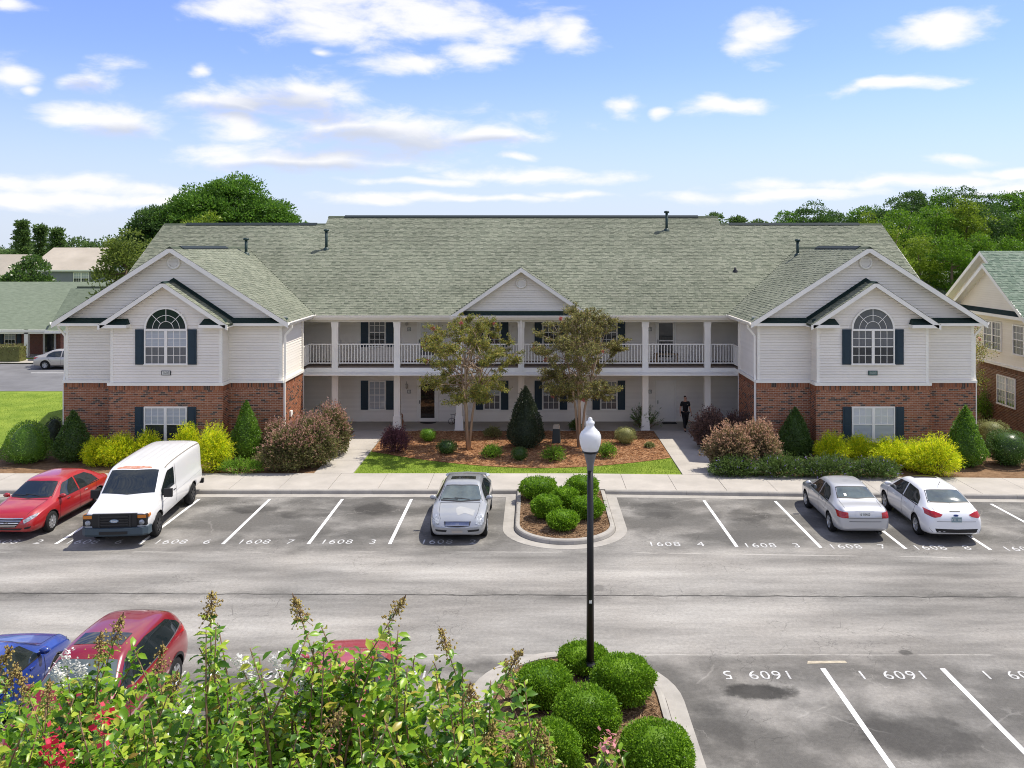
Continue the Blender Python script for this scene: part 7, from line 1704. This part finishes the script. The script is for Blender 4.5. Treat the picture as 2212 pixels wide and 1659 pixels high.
# ------------------------------------------------------------------ crape myrtles in the foreground, below the camera
def foreground():
    LEAFM = mat('glossy_myrtle_leaf', (0.05, 0.12, 0.012), .34, .5, island=True, transl=.5, ramp=[(0, (0.045, 0.12, 0.012)), (.25, (0.12, 0.27, 0.018)), (.5, (0.23, 0.43, 0.028)), (.75, (0.38, 0.58, 0.045)), (.92, (0.54, 0.62, 0.07)), (1, (0.50, 0.32, 0.09))])
    SEED = mat('seed_capsule', (0.20, 0.13, 0.05), .7, .3, col2=(0.46, 0.36, 0.10), island=True)
    WH = mat('white_blossom', (0.78, 0.77, 0.74), .6, .2, transl=.3); RD = mat('red_blossom', (0.58, 0.02, 0.05), .5, .3, col2=(0.75, 0.07, 0.12), island=True, transl=.3); PK = mat('pink_blossom', (0.70, 0.30, 0.33), .6, .2, transl=.3)
    STEM = mat('reddish_shoot', (0.20, 0.12, 0.07), .6, .3)
    # one leaf: oval, folded along the midrib
    lv = [(0, 0, 0), (.20, .28, .10), (.25, .60, .11), (0, 1, -.16), (-.25, .60, .07), (-.20, .28, .09), (0, .5, .02)]
    lf = [(0, 1, 6), (1, 2, 6), (2, 3, 6), (3, 4, 6), (4, 5, 6), (5, 0, 6)]
    leaf_me = MB().add(lv, lf, 0, True).mesh('leaf', LEAFM); LV = np.array(lv); LF = np.array(lf)
    def tree_fg(label, base, seeds, kinds, seed, crown):
        r = np.random.default_rng(seed); rr = random.Random(seed); E = thing('crape_myrtle', label, 'tree', (base[0], base[1], 0), 0, 'crape myrtles in the near parking strip'); B = Vector((base[0], base[1], 0))
        hub = []
        for i in range(5):
            a = 2*PI*i/5+.3; t = Vector((math.cos(a)*.5, math.sin(a)*.4, 4.6+rr.uniform(-.3, .3))); hub.append(t)
            MB().tube([(math.cos(a)*.08, math.sin(a)*.08, -.05), (math.cos(a)*.2, math.sin(a)*.2, 2.0), t], [.09, .07, .045], 8).build('trunk', BARKM, E)
        recs = []; stems = MB(); caps_v = []; caps = MB(); fl = {'w': MB(), 'r': MB(), 'p': MB()}
        fl_list = []
        for (px, py, Y, kind) in seeds:
            tip = Vector(((px-VPX)*Y/FPX, Y, CAM_H-(py-HOR)*Y/FPX)) - B
            h = min(hub, key=lambda q: (q-tip).length); root = h.lerp(tip, .35) + Vector((0, 0, -.15)); ln0 = rr.uniform(.5, .9)
            dirn = (tip - root).normalized(); dirn = (dirn*.5 + Vector((rr.uniform(-.7, .7), rr.uniform(-.4, .4), .75))).normalized(); s0 = tip - dirn*ln0
            stems.tube([h.lerp(s0, .3), (h.lerp(s0, .7)), s0, (s0+tip)/2 + Vector((rr.uniform(-.03, .03), rr.uniform(-.03, .03), 0)), tip], [.014, .011, .007, .005, .003], 5)
            n = int(ln0/.017)
            for k in range(n):
                q = k/n; c = s0 + dirn*(ln0*q) + Vector((rr.uniform(-.01, .01),)*3); az = k*2.4 + rr.uniform(-.5, .5)
                side = Vector((math.cos(az), math.sin(az), 0)); side = (side - dirn*side.dot(dirn)).normalized()
                d = (side*.85 + dirn*rr.uniform(.1, .7) + Vector((0, 0, rr.uniform(-.5, .1)))).normalized(); L_ = rr.uniform(.055, .115)*(1-.3*q)
                recs.append((c, d, L_, rr.uniform(0, 6.3)))
            if kind == 's' or kind == 'sf':
                for k in range(110):
                    q = rr.random(); c = tip + dirn*(q*.15-.03) + Vector(r.normal(0, .03*(1.2-q), 3)); s = rr.uniform(.005, .009)
                    caps.add([c+Vector(v)*s for v in ((1, 0, 0), (-1, 0, 0), (0, 1, 0), (0, -1, 0), (0, 0, 1.2), (0, 0, -1))], [(0, 2, 4), (2, 1, 4), (1, 3, 4), (3, 0, 4), (2, 0, 5), (1, 2, 5), (3, 1, 5), (0, 3, 5)])
                    if k % 4 == 0: stems.tube([tip+dirn*(q*.15), c], [.0022, .0015], 3, cap=False)
            elif kind in 'wrp':
                b = MB()
                sp, sz = (.016, .013) if kind == 'w' else (.030, .024)
                for k in range(130 if kind == 'w' else 40):
                    c = tip + dirn*rr.uniform(-.03, .09) + Vector(r.normal(0, sp, 3)); dd = Vector(unit(r.normal(size=3))); e = dd.cross(Vector((.3, .5, .8))).normalized(); s = rr.uniform(.7, 1.3)*sz
                    b.add([c, c+(dd+e)*s*.6, c+dd*s*1.3, c+(dd-e)*s*.6], [(0, 1, 2, 3)])
                b.build('flower_cluster', {'w': WH, 'r': RD, 'p': PK}[kind], E, 'stuff')
        # leaf cloud filling the crown below the shoots
        (cx, cy, cz, rx, ry, rz, nl) = crown
        for k in range(nl):
            d = unit(r.normal(size=3)); q = rr.random()**.30; c = Vector((cx+d[0]*rx*q, cy+d[1]*ry*q, cz+d[2]*rz*q)) - B
            recs.append((c, Vector((d[0]*.5+r.normal(0, .6), d[1]*.5+r.normal(0, .6), r.normal(0, .5)+.15)).normalized(), rr.uniform(.045, .11), rr.uniform(0, 6.3)))
        mats_ = []
        for (c, d, L_, roll) in recs:
            x = d.cross(Vector((0, 0, 1))); x = x.normalized() if x.length > 1e-3 else Vector((1, 0, 0)); z = x.cross(d); x2 = x*math.cos(roll*.25-.78) + z*math.sin(roll*.25-.78); z2 = x2.cross(d); w = L_*.95
            mats_.append(frame(c, x2*w, d*L_, z2*w))
        # the leaves nearest the lens as single leaves, the rest as one mass
        camp = Vector((0, 0, CAM_H)) - B; order = sorted(range(len(recs)), key=lambda i: (recs[i][0]-camp).length / recs[i][2] + (0 if recs[i][0].z > 5.9 else 50))
        for i in order[:290]:
            o = bpy.data.objects.new('leaf', leaf_me); link(o, E); o.matrix_basis = mats_[i]
        A = np.array([[list(q) for q in mats_[i]] for i in order[290:]])
        V = np.einsum('nij,kj->nki', A[:, :3, :3], LV) + A[:, None, :3, 3]; n = len(A)
        Q = (np.arange(n)[:, None, None]*len(LV) + LF[None]).reshape(-1, 3)
        o = link(bpy.data.objects.new('foliage', np_mesh('foliage', V.reshape(-1, 3), Q, LEAFM, smooth=True)), E); o['kind'] = 'stuff'
        stems.build('shoots', STEM, E)['kind'] = 'stuff'
        if caps.v: caps.build('seed_capsules', SEED, E)['kind'] = 'stuff'
        return E
    # shoots measured on the photo: tip column, tip row, distance, what it carries
    g = random.Random(4)
    tall = [(455, 1325, 4.9, 's'), (650, 1335, 5.0, 's'), (690, 1345, 5.1, 'n'), (850, 1330, 5.0, 's'), (700, 1395, 5.0, 'n'), (730, 1400, 5.1, 'n'), (765, 1410, 5.0, 'n'), (800, 1405, 5.1, 'n'), (715, 1430, 5.0, 'n'), (760, 1440, 5.1, 'n'), (780, 1400, 5.2, 'n'), (745, 1395, 5.3, 'n'), (895, 1415, 5.0, 'n'), (965, 1400, 5.2, 's'), (1105, 1440, 5.0, 's'), (1090, 1425, 5.3, 'n'), (540, 1400, 5.0, 'n'), (525, 1450, 5.0, 'w'), (545, 1470, 5.1, 'w'), (600, 1445, 5.1, 'w'), (640, 1425, 5.2, 'w'), (655, 1480, 5.0, 'w')]
    left = [(250, 1375, 5.0, 's'), (285, 1390, 5.1, 'n'), (215, 1420, 4.9, 's'), (145, 1445, 4.8, 'w'), (130, 1470, 4.9, 'w'), (175, 1465, 5.0, 'w'), (20, 1480, 4.6, 's'), (5, 1440, 4.7, 's'), (60, 1500, 4.6, 's'), (100, 1530, 4.5, 's'), (345, 1440, 5.2, 's'), (370, 1500, 5.0, 's'), (410, 1470, 5.2, 'n'), (470, 1400, 5.1, 'n'),
            (225, 1568, 4.2, 'r'), (110, 1625, 4.2, 'r'), (130, 1650, 4.2, 'r')]
    for i in range(72): left.append((g.uniform(-120, 560), g.uniform(1500, 1720), g.uniform(4.2, 5.3), g.choice('nnnnnnnnnnnnnnnns')))
    for i in range(78): tall.append((g.uniform(480, 1060), g.uniform(1480, 1720) + max(0, 0), g.uniform(4.4, 5.5), g.choice('nnnnnnnnnnnnnnnns')))
    for i in range(16): tall.append((g.uniform(1020, 1190), g.uniform(1560, 1720), g.uniform(4.8, 5.4), g.choice('ns')))
    for (x_, y_) in ((470, 1345), (430, 1400), (838, 1345), (820, 1390), (668, 1365), (700, 1385), (240, 1400), (300, 1405), (880, 1440), (1000, 1440), (1060, 1470), (560, 1420), (620, 1400), (750, 1430), (350, 1470), (940, 1450)): (left if x_ < 400 else tall).append((x_, y_, g.uniform(4.8, 5.2), 'n'))
    for q_ in [t for t in tall if t[3] == 's' and t[1] < 1450]:
        for k_ in range(2): tall.append((q_[0]+g.uniform(-30, 30), q_[1]+g.uniform(25, 75), q_[2]+g.uniform(-.1, .1), 'n'))
    tree_fg('white and red flowering crape myrtle at the bottom left', (-2.3, 4.9), left, '', 21, (-2.4, 4.95, 5.72, 1.45, .9, .98, 9000))
    tree_fg('crape myrtle with tall seeded shoots at the bottom centre', (-.95, 5.1), tall, '', 22, (-.95, 5.15, 5.70, 1.12, .8, .98, 7000))
    rose = [(1310, 1615, 4.9, 'p'), (1320, 1600, 5.0, 'n'), (1300, 1630, 4.9, 'n'), (1285, 1650, 4.9, 'n'), (1335, 1620, 5.0, 'n'), (1150, 1560, 5.2, 'n'), (1160, 1600, 5.0, 's'), (1190, 1640, 5.0, 's')]
    tree_fg('slender pink flowering crape myrtle at the bottom edge', (.35, 5.0), rose, '', 23, (.3, 5.0, 5.6, .3, .3, .5, 500))
foreground()
